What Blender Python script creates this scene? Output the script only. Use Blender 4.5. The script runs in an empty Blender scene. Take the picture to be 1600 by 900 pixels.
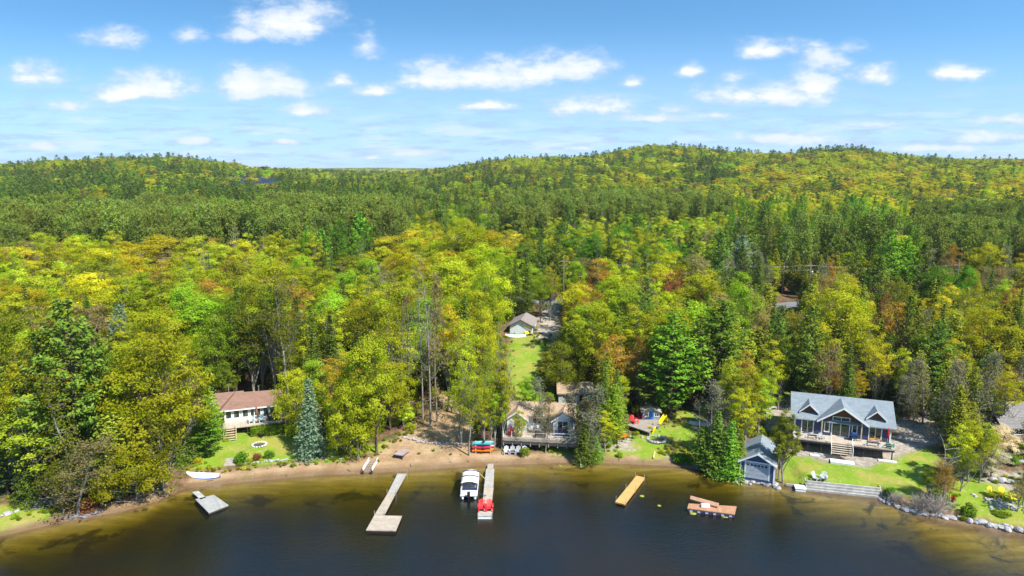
import bpy, math, random
import numpy as np
from mathutils import Vector, Matrix
R = math.radians
sc = bpy.context.scene
COL = sc.collection

# ------------------------------------------------------------------ camera
CAMZ, PITCH, FPX = 40.0, R(9.68), 1600 * 24 / 36
cam = bpy.data.cameras.new('camera')
cam.lens, cam.sensor_width, cam.clip_start, cam.clip_end = 24, 36, 0.5, 30000
camo = bpy.data.objects.new('camera', cam)
COL.objects.link(camo)
camo.location = (0, 0, CAMZ)
camo.rotation_euler = (math.pi / 2 - PITCH, 0, 0)
sc.camera = camo

# ------------------------------------------------------------------ light
SUN_EL = R(51)
SUN_AZ = math.atan2(0.74, -0.67)          # compass angle from +Y towards +X: the sun stands behind and right of the camera
sd = Vector((math.sin(SUN_AZ) * math.cos(SUN_EL), math.cos(SUN_AZ) * math.cos(SUN_EL), math.sin(SUN_EL)))
sun = bpy.data.lights.new('sun', 'SUN')
sun.energy, sun.angle, sun.color = 4.9, R(0.53), (1.0, 0.955, 0.88)
suno = bpy.data.objects.new('sun', sun)
COL.objects.link(suno)
suno.rotation_euler = (-sd).to_track_quat('-Z', 'Y').to_euler()
sc.view_settings.view_transform = 'Standard'
sc.view_settings.look = 'None'
sc.view_settings.gamma = 1
sc.view_settings.use_curve_mapping = False
sc.view_settings.exposure = 0.92
sc.cycles.max_bounces = 7
sc.cycles.diffuse_bounces = 4
sc.cycles.glossy_bounces = 2
sc.cycles.transmission_bounces = 3
sc.cycles.transparent_max_bounces = 8
sc.cycles.volume_bounces = 0
sc.cycles.caustics_reflective = False
sc.cycles.caustics_refractive = False

world = bpy.data.worlds.new('World')
sc.world = world
world.use_nodes = True


class NT:
    """small helper round a node tree"""
    def __init__(s, t):
        s.t = t
        s.t.nodes.clear()
    def n(s, kind, ins=None, **props):
        nd = s.t.nodes.new(kind)
        for k, v in props.items():
            setattr(nd, k, v)
        for k, v in (ins or {}).items():
            s.set(nd.inputs[k], v)
        return nd
    def set(s, sock, v):
        if isinstance(v, bpy.types.NodeSocket):
            s.t.links.new(v, sock)
        elif isinstance(v, bpy.types.Node):
            s.t.links.new(v.outputs[0], sock)
        else:
            if isinstance(v, (tuple, list)) and len(v) == 3 and sock.type == 'RGBA':
                v = (*v, 1)
            sock.default_value = v
    def m(s, op, a, b=None, c=None, clamp=False):
        nd = s.n('ShaderNodeMath', operation=op, use_clamp=clamp)
        s.set(nd.inputs[0], a)
        if b is not None: s.set(nd.inputs[1], b)
        if c is not None: s.set(nd.inputs[2], c)
        return nd.outputs[0]
    def mix(s, f, a, b, blend='MIX'):
        nd = s.n('ShaderNodeMix', data_type='RGBA', blend_type=blend)
        s.set(nd.inputs[0], f); s.set(nd.inputs[6], a); s.set(nd.inputs[7], b)
        return nd.outputs[2]
    def noise(s, vec, scale, detail=3, rough=0.55, dist=0.0, out='Fac'):
        nd = s.n('ShaderNodeTexNoise', {'Scale': scale, 'Detail': detail, 'Roughness': rough, 'Distortion': dist})
        if vec is not None: s.set(nd.inputs['Vector'], vec)
        return nd.outputs[out]
    def ramp(s, f, a, b):
        nd = s.n('ShaderNodeMapRange', {1: a, 2: b, 3: 0.0, 4: 1.0}, interpolation_type='SMOOTHSTEP')
        s.set(nd.inputs[0], f)
        return nd.outputs[0]


# sky: Nishita plus a field of fair-weather cumulus, all a function of the direction looked in
w = NT(world.node_tree)
geo = w.n('ShaderNodeTexCoord').outputs['Generated']
sep = w.n('ShaderNodeSeparateXYZ', {0: geo})
zz = w.m('MAXIMUM', sep.outputs[2], 0.0)
lift = w.n('ShaderNodeCombineXYZ', {0: sep.outputs[0], 1: sep.outputs[1], 2: w.m('ADD', w.m('MULTIPLY', zz, 1.8), 0.10)})
sky = w.n('ShaderNodeTexSky', {0: lift}, sky_type='NISHITA', sun_disc=False, sun_elevation=SUN_EL, sun_rotation=SUN_AZ % (2 * math.pi),
          altitude=300, air_density=1.0, dust_density=0.35, ozone_density=2.2)
skyc = w.n('ShaderNodeHueSaturation', {'Hue': 0.488, 'Saturation': 1.2, 'Value': 1.85, 'Color': sky}).outputs[0]
yy = w.m('MAXIMUM', sep.outputs[1], 0.05)
gu = w.m('DIVIDE', sep.outputs[0], yy)
gv = w.m('DIVIDE', sep.outputs[2], yy)


def uv_dir(u, v):
    a, b = (u - 800) / FPX, (450 - v) / FPX
    y = math.cos(PITCH) + b * math.sin(PITCH)
    return a / y, (-math.sin(PITCH) + b * math.cos(PITCH)) / y


CLOUDS = [  # (u, v, half width, half height, strength)
    (445, 40, 72, 38, .95), (380, 56, 42, 22, .62), (290, 55, 45, 20, .34), (572, 74, 30, 24, .34), (238, 142, 72, 27, 1.0), (200, 150, 60, 22, .7),
    (405, 136, 62, 27, 1.0), (478, 176, 40, 13, .85), (535, 129, 24, 15, .72), (590, 144, 38, 14, .72), (700, 127, 68, 25, 1.0),
    (785, 122, 86, 26, 1.0), (880, 110, 58, 28, 1.0), (760, 166, 40, 12, .75), (928, 170, 58, 19, 1.0), (985, 131, 20, 11, .7),
    (1080, 112, 24, 15, .72), (1200, 80, 58, 22, .72), (1290, 92, 60, 28, .5), (1330, 75, 40, 20, .4), (1364, 120, 40, 20, .8), (1210, 152, 86, 21, 1.0),
    (1272, 140, 36, 24, .95), (1150, 118, 40, 14, .4), (1494, 117, 44, 20, .8), (1020, 186, 50, 11, .66), (1060, 172, 40, 14, .34), (170, 60, 60, 18, .5), (60, 120, 60, 26, .7),
    (110, 165, 40, 14, .5), (310, 219, 34, 8, .6), (445, 221, 34, 7, .6), (60, 229, 40, 9, .6), (1230, 216, 130, 11, .5), (1370, 195, 90, 10, .42), (1580, 187, 70, 12, .45),
    (1560, 214, 90, 13, .42), (1130, 180, 60, 9, .3), (640, 240, 70, 7, .4), (900, 232, 60, 6, .3), (580, 247, 14, 5, .7), (1450, 232, 120, 8, .4)]
guv = w.n('ShaderNodeCombineXYZ', {0: gu, 1: gv}).outputs[0]
wn = w.n('ShaderNodeVectorMath', {0: guv, 1: (1, 1.9, 1)}, operation='MULTIPLY').outputs[0]
n1 = w.noise(wn, 22, 6, 0.62, 0.0)
n2 = w.noise(wn, 8, 1, 0.5)
wob = w.m('ADD', w.m('MULTIPLY', w.m('SUBTRACT', n1, 0.5), 2.3), w.m('MULTIPLY', w.m('SUBTRACT', n2, 0.5), 1.2))
dens = basem = None
for (cu, cv, hw, hh, st) in CLOUDS:
    a, b = uv_dir(cu, cv)
    a1, _ = uv_dir(cu + hw, cv)
    _, b1 = uv_dir(cu, cv - hh)
    ka, kb = 1 / (a1 - a), 1 / (b1 - b)
    q = w.n('ShaderNodeVectorMath', {0: guv, 1: (ka, kb, 0), 2: (-a * ka, -b * kb, 0)}, operation='MULTIPLY_ADD').outputs[0]
    if st > .6:
        q = w.n('ShaderNodeVectorMath', {0: q, 1: w.n('ShaderNodeVectorMath', {0: q, 1: (1, -1.9, 1)}, operation='MULTIPLY').outputs[0]}, operation='MAXIMUM').outputs[0]
    ln = w.n('ShaderNodeVectorMath', {0: q}, operation='LENGTH').outputs['Value']
    if st >= .7:
        q2 = w.n('ShaderNodeVectorMath', {0: q, 1: (0, -.75, 0)}, operation='SUBTRACT').outputs[0]
        b2 = w.m('MULTIPLY_ADD', w.n('ShaderNodeVectorMath', {0: q2, 1: (.9, .8, 1)}, operation='MULTIPLY').outputs[0] if False else w.n('ShaderNodeVectorMath', {0: q2}, operation='LENGTH').outputs['Value'], -1.0, 1.35)
        basem = b2 if basem is None else w.m('MAXIMUM', basem, b2)
    d = w.m('MULTIPLY_ADD', ln, -1.0, 0.62 + 0.95 * st)
    dens = d if dens is None else w.m('MAXIMUM', dens, d)
dens = w.ramp(w.m('ADD', dens, wob), -0.1, 1.1)
# thin far layers low over the horizon
wn2 = w.n('ShaderNodeVectorMath', {0: guv, 1: (1, 6.5, 1), 2: (3, 1, 3)}, operation='MULTIPLY_ADD').outputs[0]
n3 = w.noise(wn2, 9, 6, 0.62, 0.0)
n4 = w.noise(wn2, 17, 4, 0.6)
lowband = w.m('MULTIPLY', w.ramp(gv, 0.14, 0.02), w.ramp(n3, 0.48, 0.68))
greyband = w.m('MULTIPLY', w.ramp(gv, 0.17, 0.03), w.ramp(n4, 0.46, 0.64))
base = w.mix(w.m('MULTIPLY', w.ramp(gv, 0.22, 0.0), 0.78), skyc, (4.1, 5.7, 7.9))
base = w.mix(w.m('MULTIPLY', greyband, 0.62), base, (3.3, 4.5, 6.6))
base = w.mix(w.m('MULTIPLY', lowband, 0.72), base, (6.2, 7.0, 8.1))
cc = w.mix(w.ramp(w.m('ADD', dens, w.m('MULTIPLY', w.m('SUBTRACT', n1, .5), 1.2)), 0.2, 1.05), (4.3, 5.4, 7.2), (7.9, 8.0, 8.15))
cc = w.mix(w.m('MULTIPLY', w.ramp(w.m('ADD', basem, w.m('MULTIPLY', w.m('SUBTRACT', n1, .5), 2.2)), 0.62, 0.05), 0.50), cc, (5.3, 6.1, 7.5))
fin = w.mix(w.m('MULTIPLY', dens, 0.9, clamp=True), base, cc)
bg = w.n('ShaderNodeBackground', {'Color': fin, 'Strength': 0.074})
w.n('ShaderNodeOutputWorld', {'Surface': bg})
world.cycles.sampling_method = 'NONE'

# ------------------------------------------------------------------ terrain function
def _ray(u, v):
    a, b = (u - 800) / FPX, (450 - v) / FPX
    return np.array((a, math.cos(PITCH) + b * math.sin(PITCH), -math.sin(PITCH) + b * math.cos(PITCH)))


def flat(u, v, z=0.0):
    d = _ray(u, v)
    t = (z - CAMZ) / d[2]
    return d[0] * t, d[1] * t, z


SH = [(-260, 905), (-120, 872), (0, 838), (100, 815), (200, 797), (255, 780), (290, 763), (350, 756), (420, 749), (500, 742), (560, 740), (600, 738), (700, 731), (760, 727),
      (830, 725), (900, 722), (960, 724), (1050, 728), (1110, 736), (1150, 750), (1200, 757), (1240, 762), (1262, 767), (1376, 779), (1400, 792),
      (1440, 806), (1500, 818), (1600, 835), (1750, 862), (1950, 900)]
_s = np.array([flat(u, v)[:2] for u, v in SH])
SHX, SHY = np.concatenate([[-400], _s[:, 0], [400]]), np.concatenate([[20], _s[:, 1], [20]])
LPX, LPZ = [0, 1, 3, 7, 12, 20, 30, 45, 70, 100, 200, 300, 500, 3e4], [0, .14, .4, .8, 1.2, 1.7, 2.2, 3.0, 4.6, 6.0, 8.0, 9.5, 11, 12]
BPX, BPZ = [0, 1.5, 4, 8, 13, 20, 40, 3e4], [0, -.14, -.42, -1.05, -1.9, -3.2, -5.6, -6.4]
RG_U = [-400, 0, 50, 100, 180, 250, 300, 350, 400, 450, 500, 560, 640, 700, 730, 760, 800, 850, 900, 950, 1000, 1050, 1100, 1150, 1200, 1240, 1265, 1300, 1335, 1370, 1400, 1450, 1500, 1600, 2000]
RG_V = [266, 263, 262, 257, 252, 249, 250, 256, 263, 268, 271, 273, 274, 268, 261, 254, 250, 247, 248, 241, 233, 232, 237, 241, 243, 242, 240, 239, 241, 246, 249, 252, 254, 257, 262]


def sstep(x, a, b):
    t = np.clip((x - a) / (b - a), 0, 1)
    return t * t * (3 - 2 * t)


def shore_d(x, y):
    return (y - np.interp(x, SHX, SHY)) * 0.95


def H(x, y):
    x, y = np.asarray(x, float), np.asarray(y, float)
    d = shore_d(x, y)
    z = np.where(d > 0, np.interp(d, LPX, LPZ), np.interp(-d, BPX, BPZ) * (1 - 0.62 * sstep(x, 30, 52) - 0.3 * sstep(-x, 45, 70)))
    wall = sstep(x, 37.3, 38.0) * sstep(x, 52.2, 50.6) * sstep(d, 1.0, 1.9)
    z = np.where(wall > 0, np.maximum(z, wall * 1.06), z)
    amp = sstep(d, 14, 90)
    z = z + amp * (1.1 * np.sin(x * .045 + 1) * np.cos(y * .037) + 0.5 * np.sin(x * .13 + y * .09) + .25 * np.sin(x * .31 - y * .27))
    z = z + sstep(d, 1, 8) * 0.06 * (np.sin(x * 1.3 + np.sin(y)) + np.sin(y * 1.7 + x * .6))
    r = np.hypot(x, y)
    u = 800 + FPX * x / np.maximum(y, 1) * 0.986
    u = np.where(y <= 1, -400, u)
    rv = np.interp(u, RG_U, RG_V)
    # ridge height comes from how high each ridge stands against the horizon at its own distance
    dr = 1150.0
    zr = CAMZ + (268 - rv) / FPX * dr - 12.5
    f = sstep(r, 430, dr)
    back = 1 - 0.55 * sstep(r, dr + 100, dr + 900)
    z = z * (1 - f) + (zr * back + 0.0) * f
    z = z + sstep(r, 380, 700) * (2.2 * np.sin(x * .021 + .5) * np.sin(y * .017) + 1.1 * np.sin(x * .06 + y * .05))
    v2 = np.interp(u, [-400, 0, 200, 500, 600, 680, 760, 1000, 1300, 1430, 1600, 2000], [264, 266, 268, 267, 266.5, 268, 268, 262, 256, 253, 254.5, 256])
    z2 = CAMZ + (268 - v2) / FPX * 4300 - 8
    f2 = sstep(r, 2600, 4300)
    z = z * (1 - f2) + z2 * f2
    z3 = CAMZ + (268 - np.interp(u, [0, 500, 560, 640, 720, 2000], [268, 267.5, 265.6, 266, 268, 268])) / FPX * 8000
    f3 = sstep(r, 5500, 8000)
    return z * (1 - f3) + z3 * f3 + f2 * 6 * np.sin(x * .002) * np.sin(y * .0023)


AT_TS = np.geomspace(50, 3000, 500)


def at(u, v, dz=0.0):
    """where the sight line through a point of the photograph meets the ground"""
    d = _ray(u, v)
    ts = AT_TS
    P = np.array((0, 0, CAMZ))[None] + ts[:, None] * d[None]
    g = P[:, 2] - (np.maximum(H(P[:, 0], P[:, 1]), 0) + dz)
    k = int(np.argmax(g < 0))
    lo, hi = ts[k - 1], ts[k]
    for _ in range(16):
        m = (lo + hi) / 2
        p = np.array((0, 0, CAMZ)) + m * d
        if p[2] - (max(float(H(p[0], p[1])), 0) + dz) < 0: hi = m
        else: lo = m
    p = np.array((0, 0, CAMZ)) + lo * d
    return Vector((p[0], p[1], max(float(H(p[0], p[1])), 0) + dz))


def at_top(u, v, h):
    """ground point of something h metres tall whose top is seen at (u, v)"""
    p = at(u, max(v + 1, 278), h) if True else None
    p.z = float(H(p.x, p.y))
    return p


def proj(x, y, z):
    z = z - CAMZ
    dep = y * math.cos(PITCH) - z * math.sin(PITCH)
    up = y * math.sin(PITCH) + z * math.cos(PITCH)
    return 800 + FPX * x / dep, 450 - FPX * up / dep


# ------------------------------------------------------------------ materials
MATS = {}


def mat(name, color, rough=0.7, var=0.12, scale=3.0, bump=0.0, metal=0.0, spec=0.3, kind=None, color2=None, freq=1.0, axis=2):
    """procedural paint / wood / shingle with uneven tone and wear; kind adds boards, shingles or siding"""
    if name in MATS: return MATS[name]
    m = bpy.data.materials.new(name)
    m.use_nodes = True
    t = NT(m.node_tree)
    oc = t.n('ShaderNodeTexCoord').outputs['Object']
    n = t.noise(oc, scale, 5, 0.6)
    c2 = color2 or tuple(c * (1 - 2.2 * var) for c in color)
    col = t.mix(t.ramp(n, 0.3, 0.72), c2, color)
    hgt = n
    if kind:
        sp = t.n('ShaderNodeSeparateXYZ', {0: oc})
        if kind == 'shingle':
            nd = t.n('ShaderNodeTexBrick', {'Vector': oc, 'Color1': color, 'Color2': tuple(min(1, c * 1.45) for c in color), 'Mortar': tuple(c * .55 for c in color),
                     'Scale': 1.0, 'Mortar Size': 0.03, 'Brick Width': 0.5, 'Row Height': 0.22, 'Bias': -0.1})
            col = t.mix(0.62, col, nd.outputs[0])
        else:
            f = t.m('FRACT', t.m('MULTIPLY', sp.outputs[axis], freq))
            gap = t.ramp(f, 0.90, 0.97)
            cell = t.n('ShaderNodeTexWhiteNoise', {'W': t.m('FLOOR', t.m('MULTIPLY', sp.outputs[axis], freq))}, noise_dimensions='1D').outputs[0]
            col = t.mix(t.m('MULTIPLY', cell, 0.35 if kind == 'board' else 0.08), col, tuple(c * .45 for c in color))
            col = t.mix(t.m('MULTIPLY', gap, 0.8), col, tuple(c * .25 for c in color))
            hgt = gap
    fine = t.noise(oc, scale * 9, 3, 0.6)
    col = t.mix(t.m('MULTIPLY', t.ramp(fine, 0.45, 0.75), var * 1.6), col, tuple(c * .5 for c in color))
    p = t.n('ShaderNodeBsdfPrincipled', {'Base Color': col, 'Roughness': rough, 'Metallic': metal, 'Specular IOR Level': spec})
    if bump:
        b = t.n('ShaderNodeBump', {'Strength': bump, 'Distance': 0.02, 'Height': hgt})
        t.set(p.inputs['Normal'], b)
    t.n('ShaderNodeOutputMaterial', {'Surface': p})
    MATS[name] = m
    return m


def mat_glass():
    if 'window_glass' in MATS: return MATS['window_glass']
    m = bpy.data.materials.new('window_glass')
    m.use_nodes = True
    t = NT(m.node_tree)
    oc = t.n('ShaderNodeTexCoord').outputs['Object']
    col = t.mix(t.ramp(t.noise(oc, 1.7, 3), .42, .62), (.012, .016, .02), (.07, .085, .08))
    p = t.n('ShaderNodeBsdfPrincipled', {'Base Color': col, 'Roughness': 0.06, 'Specular IOR Level': 0.8})
    t.n('ShaderNodeOutputMaterial', {'Surface': p})
    MATS['window_glass'] = m
    return m


def leaf_mat(name, trans=0.35, gloss=0.0):
    """leaves take their colour from the tree they grow on; each leaf and each branch differ a little"""
    m = bpy.data.materials.new(name)
    m.use_nodes = True
    t = NT(m.node_tree)
    oi = t.n('ShaderNodeObjectInfo')
    at_ = t.n('ShaderNodeAttribute', attribute_name='tint')
    base = t.n('ShaderNodeAttribute', attribute_name='leafcol', attribute_type='INSTANCER').outputs['Color']
    v = at_.outputs['Fac']
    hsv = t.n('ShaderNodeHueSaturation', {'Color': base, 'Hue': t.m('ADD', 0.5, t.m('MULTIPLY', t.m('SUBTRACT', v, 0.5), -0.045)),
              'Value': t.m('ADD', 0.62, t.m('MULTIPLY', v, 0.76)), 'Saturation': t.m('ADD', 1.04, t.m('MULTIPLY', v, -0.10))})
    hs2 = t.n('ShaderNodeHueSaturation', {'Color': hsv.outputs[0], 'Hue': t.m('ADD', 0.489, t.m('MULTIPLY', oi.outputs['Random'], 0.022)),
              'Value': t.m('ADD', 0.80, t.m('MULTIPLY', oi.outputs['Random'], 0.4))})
    c = hs2.outputs[0]
    d = t.n('ShaderNodeBsdfDiffuse', {'Color': c})
    tr = t.n('ShaderNodeBsdfTranslucent', {'Color': t.mix(1.0, c, (1.0, 0.95, 0.5), 'MULTIPLY')})
    mx = t.n('ShaderNodeMixShader', {0: trans, 1: d, 2: tr})
    t.n('ShaderNodeOutputMaterial', {'Surface': mx})
    MATS[name] = m
    return m


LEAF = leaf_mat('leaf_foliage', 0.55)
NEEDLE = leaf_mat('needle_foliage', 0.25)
BARK = mat('bark_brown', (.16, .115, .08), .9, .2, 2.5, color2=(.07, .05, .04))
BARKG = mat('bark_grey', (.30, .275, .24), .9, .2, 2.0, color2=(.16, .145, .12))
BARKW = mat('bark_birch', (.55, .52, .46), .8, .15, 3.0, color2=(.28, .25, .22))


# ------------------------------------------------------------------ object helpers
def tag(o, label=None, cat=None, group=None, kind=None):
    if label: o['label'] = label
    if cat: o['category'] = cat
    if group: o['group'] = group
    if kind: o['kind'] = kind
    return o


def empty(name, loc, rz=0.0, label=None, cat=None, group=None, scale=1.0):
    o = bpy.data.objects.new(name, None)
    o.empty_display_size = 0.5
    COL.objects.link(o)
    o.location, o.rotation_euler, o.scale = loc, (0, 0, rz), (scale,) * 3
    return tag(o, label, cat, group)


def copy_tree(o, parent=None):
    c = o.copy()
    COL.objects.link(c)
    c.parent = parent
    for ch in list(o.children):
        copy_tree(ch, c)
    return c


class MB:
    """collects boxes, bars, tubes and sheets, then builds them as one mesh"""
    def __init__(s): s.v, s.f, s.starts = [], [], []
    def add(s, vs, fs):
        k = len(s.v)
        s.starts.append((k, len(s.f)))
        s.v += [tuple(v) for v in vs]
        s.f += [tuple(i + k for i in f) for f in fs]
        return s
    def box(s, x0, x1, y0, y1, z0, z1):
        return s.add([(x0, y0, z0), (x1, y0, z0), (x1, y1, z0), (x0, y1, z0), (x0, y0, z1), (x1, y0, z1), (x1, y1, z1), (x0, y1, z1)],
                     [(0, 3, 2, 1), (4, 5, 6, 7), (0, 1, 5, 4), (1, 2, 6, 5), (2, 3, 7, 6), (3, 0, 4, 7)])
    def hexa(s, p):
        return s.add(p, [(0, 3, 2, 1), (4, 5, 6, 7), (0, 1, 5, 4), (1, 2, 6, 5), (2, 3, 7, 6), (3, 0, 4, 7)])
    def slab(s, quad, t):
        """a quad (4 points, counter-clockwise seen from its outside) thickened inwards"""
        q = [Vector(p) for p in quad]
        n = (q[1] - q[0]).cross(q[2] - q[0]).normalized()
        return s.hexa([p - n * t for p in q] + q)
    def tri(s, a, b, c, t):
        q = [Vector(a), Vector(b), Vector(c)]
        n = (q[1] - q[0]).cross(q[2] - q[0]).normalized()
        lo = [p - n * t for p in q]
        return s.add(lo + q, [(0, 2, 1), (3, 4, 5), (0, 1, 4, 3), (1, 2, 5, 4), (2, 0, 3, 5)])
    def prism(s, pts, y0, y1):
        """outline in x,z pushed from y0 to y1"""
        n = len(pts)
        return s.add([(x, y0, z) for x, z in pts] + [(x, y1, z) for x, z in pts],
                     [tuple(range(n)), tuple(range(2 * n - 1, n - 1, -1))] + [(i, i + n, (i + 1) % n + n, (i + 1) % n) for i in range(n)])
    def prismz(s, pts, z0, z1):
        n = len(pts)
        return s.add([(x, y, z0) for x, y in pts] + [(x, y, z1) for x, y in pts],
                     [tuple(range(n - 1, -1, -1)), tuple(range(n, 2 * n))] + [(i, (i + 1) % n, (i + 1) % n + n, i + n) for i in range(n)])
    def tube(s, a, b, r0, r1=None, n=6):
        a, b = Vector(a), Vector(b)
        r1 = r0 if r1 is None else r1
        d = (b - a)
        if d.length < 1e-6: return s
        d.normalize()
        t = d.cross(Vector((0, 0, 1)) if abs(d.z) < .9 else Vector((1, 0, 0))).normalized()
        q = d.cross(t)
        vs = [a + (t * math.cos(6.2832 * i / n) + q * math.sin(6.2832 * i / n)) * r0 for i in range(n)] + \
             [b + (t * math.cos(6.2832 * i / n) + q * math.sin(6.2832 * i / n)) * r1 for i in range(n)]
        return s.add(vs, [(i, (i + 1) % n, (i + 1) % n + n, i + n) for i in range(n)] + [tuple(range(n - 1, -1, -1)), tuple(range(n, 2 * n))])
    def bar(s, a, b, wd, ht):
        """rectangular bar from a to b"""
        a, b = Vector(a), Vector(b)
        d = (b - a).normalized()
        t = d.cross(Vector((0, 0, 1)) if abs(d.z) < .95 else Vector((0, 1, 0))).normalized() * wd / 2
        q = t.cross(d).normalized() * ht / 2
        return s.hexa([a - t - q, a + t - q, b + t - q, b - t - q, a - t + q, a + t + q, b + t + q, b - t + q])
    def lathe(s, prof, n=10, c=(0, 0, 0)):
        vs, fs = [], []
        for r, z in prof:
            vs += [(c[0] + r * math.cos(6.2832 * i / n), c[1] + r * math.sin(6.2832 * i / n), c[2] + z) for i in range(n)]
        for k in range(len(prof) - 1):
            fs += [(k * n + i, k * n + (i + 1) % n, (k + 1) * n + (i + 1) % n, (k + 1) * n + i) for i in range(n)]
        fs += [tuple(range(n - 1, -1, -1)), tuple(range((len(prof) - 1) * n, len(prof) * n))]
        return s.add(vs, fs)
    def mesh(s, name, m, smooth=False):
        me = bpy.data.meshes.new(name)
        me.from_pydata(s.v, [], s.f)
        me.materials.append(m)
        if smooth: me.shade_smooth()
        me.update()
        return me
    def each(s, name, m, parent=None):
        """every box or tube collected becomes an object of its own"""
        for i, (k, f) in enumerate(s.starts):
            k2, f2 = s.starts[i + 1] if i + 1 < len(s.starts) else (len(s.v), len(s.f))
            q = MB()
            q.add(s.v[k:k2], [tuple(j - k for j in fc) for fc in s.f[f:f2]])
            q.build(name, m, parent)
    def build(s, name, m, parent=None, smooth=False):
        o = bpy.data.objects.new(name, s.mesh(name, m, smooth))
        COL.objects.link(o)
        o.parent = parent
        return o


def nth(i):
    """spelled ordinal, 0 -> first"""
    a = ['first', 'second', 'third', 'fourth', 'fifth', 'sixth', 'seventh', 'eighth', 'ninth', 'tenth', 'eleventh', 'twelfth', 'thirteenth', 'fourteenth', 'fifteenth', 'sixteenth', 'seventeenth', 'eighteenth', 'nineteenth']
    if i < 19: return a[i]
    t_, u_ = (i + 1) // 10, (i + 1) % 10
    tens = ['', '', 'twent', 'thirt', 'fort', 'fift', 'sixt'][t_]
    return tens + 'ieth' if u_ == 0 else tens + 'y-' + a[u_ - 1]
# ------------------------------------------------------------------ ground sheet
rows = np.concatenate([np.linspace(-120, 55, 30), np.linspace(57, 190, 250), 190 * (9500 / 190) ** np.linspace(0.004, 1, 190)])
NS = 640
ss = np.linspace(-1, 1, NS)
ss = ss * (0.72 + 0.28 * ss ** 2)
GX = ss[None, :] * (150 + 0.95 * np.maximum(rows, 0))[:, None]
GY = np.repeat(rows[:, None], NS, 1)
GZ = H(GX, GY)


def world_poly(pts):
    return np.array([tuple(at(u, v))[:2] for u, v in pts])


def inside(px, py, poly):
    c = np.zeros(px.shape, bool)
    n = len(poly)
    for i in range(n):
        x0, y0 = poly[i]; x1, y1 = poly[(i + 1) % n]
        hit = ((y0 > py) != (y1 > py)) & (px < (x1 - x0) * (py - y0) / (y1 - y0 + 1e-12) + x0)
        c ^= hit
    return c


LAWN = [[(292, 738), (345, 684), (362, 672), (440, 668), (476, 690), (560, 706), (540, 720), (450, 722), (380, 726)],
        [(850, 686), (897, 688), (897, 712), (850, 711)],
        [(945, 716), (950, 690), (1000, 679), (1010, 665), (1045, 660), (1070, 640), (1105, 650), (1110, 726), (1060, 722), (1000, 719)],
        [(1214, 755), (1222, 708), (1290, 719), (1350, 726), (1405, 712), (1440, 700), (1475, 712), (1440, 790), (1380, 774), (1262, 764)],
        [(1466, 770), (1480, 735), (1540, 745), (1640, 755), (1700, 860), (1600, 828), (1500, 805)],
        [(-60, 790), (50, 785), (95, 800), (60, 818), (-60, 850)],
        [(796, 640), (792, 560), (800, 522), (862, 524), (862, 545), (846, 575), (846, 640)],
        [(940, 560), (1000, 560), (1000, 600), (940, 600)],
        [(1190, 655), (1222, 600), (1245, 600), (1240, 700), (1190, 680)],
        [(560, 700), (600, 690), (625, 690), (600, 712)]]
SAND = [[(560, 742), (585, 705), (618, 690), (640, 668), (690, 640), (684, 612), (702, 602), (726, 640), (745, 690), (745, 735)],
        [(285, 775), (300, 740), (380, 731), (460, 725), (560, 716), (760, 706), (950, 712), (1110, 726), (1120, 745), (900, 730), (600, 746), (400, 760)],
        [(1395, 800), (1395, 785), (1480, 808), (1640, 838), (1640, 848)], [(0, 842), (0, 826), (100, 806), (270, 770), (280, 780), (120, 825)]]
GRAV = [[(1225, 690), (1245, 672), (1400, 680), (1398, 650), (1470, 655), (1490, 690), (1440, 704), (1405, 716), (1350, 728), (1290, 721), (1228, 708)],
        [(838, 528), (842, 500), (850, 480), (846, 466), (872, 466), (874, 490), (876, 530), (850, 533)],
        [(1040, 720), (1050, 702), (1072, 702), (1074, 714)], [(1510, 738), (1520, 728), (1620, 742), (1620, 772), (1560, 760)],
        [(950, 706), (955, 688), (985, 686), (990, 700)], [(1185, 668), (1210, 630), (1240, 618), (1240, 655), (1205, 675)]]
jx = GX + 0.55 * np.sin(GX * 1.9 + GY * .7) * np.cos(GY * 2.3) + .3 * np.sin(GX * 4.1 + 2 * np.sin(GY * 3.3))
jy = GY + 0.55 * np.sin(GY * 1.6 - GX * .9) + .3 * np.sin(GY * 5.2 + GX * 2.7)
zone = np.zeros(GX.shape + (3,), np.float32)
LAWN_W = [world_poly(p) for p in LAWN]; SAND_W = [world_poly(p) for p in SAND]; GRAV_W = [world_poly(p) for p in GRAV]
near = (GY > 55) & (GY < 260)
for k, ps in enumerate((LAWN_W, SAND_W, GRAV_W)):
    for p in ps:
        zone[..., k] = np.maximum(zone[..., k], (inside(jx, jy, p) & near).astype(np.float32))
for k in range(3):   # soften by one cell
    q = zone[..., k]
    zone[1:-1, 1:-1, k] = (q[1:-1, 1:-1] * 2 + q[:-2, 1:-1] + q[2:, 1:-1] + q[1:-1, :-2] + q[1:-1, 2:]) / 6
me = bpy.data.meshes.new('ground')
nr, nc = GX.shape
V = np.stack([GX, GY, GZ], -1).reshape(-1, 3)
idx = np.arange(nr * nc).reshape(nr, nc)
Fq = np.stack([idx[:-1, :-1], idx[:-1, 1:], idx[1:, 1:], idx[1:, :-1]], -1).reshape(-1, 4)


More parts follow.
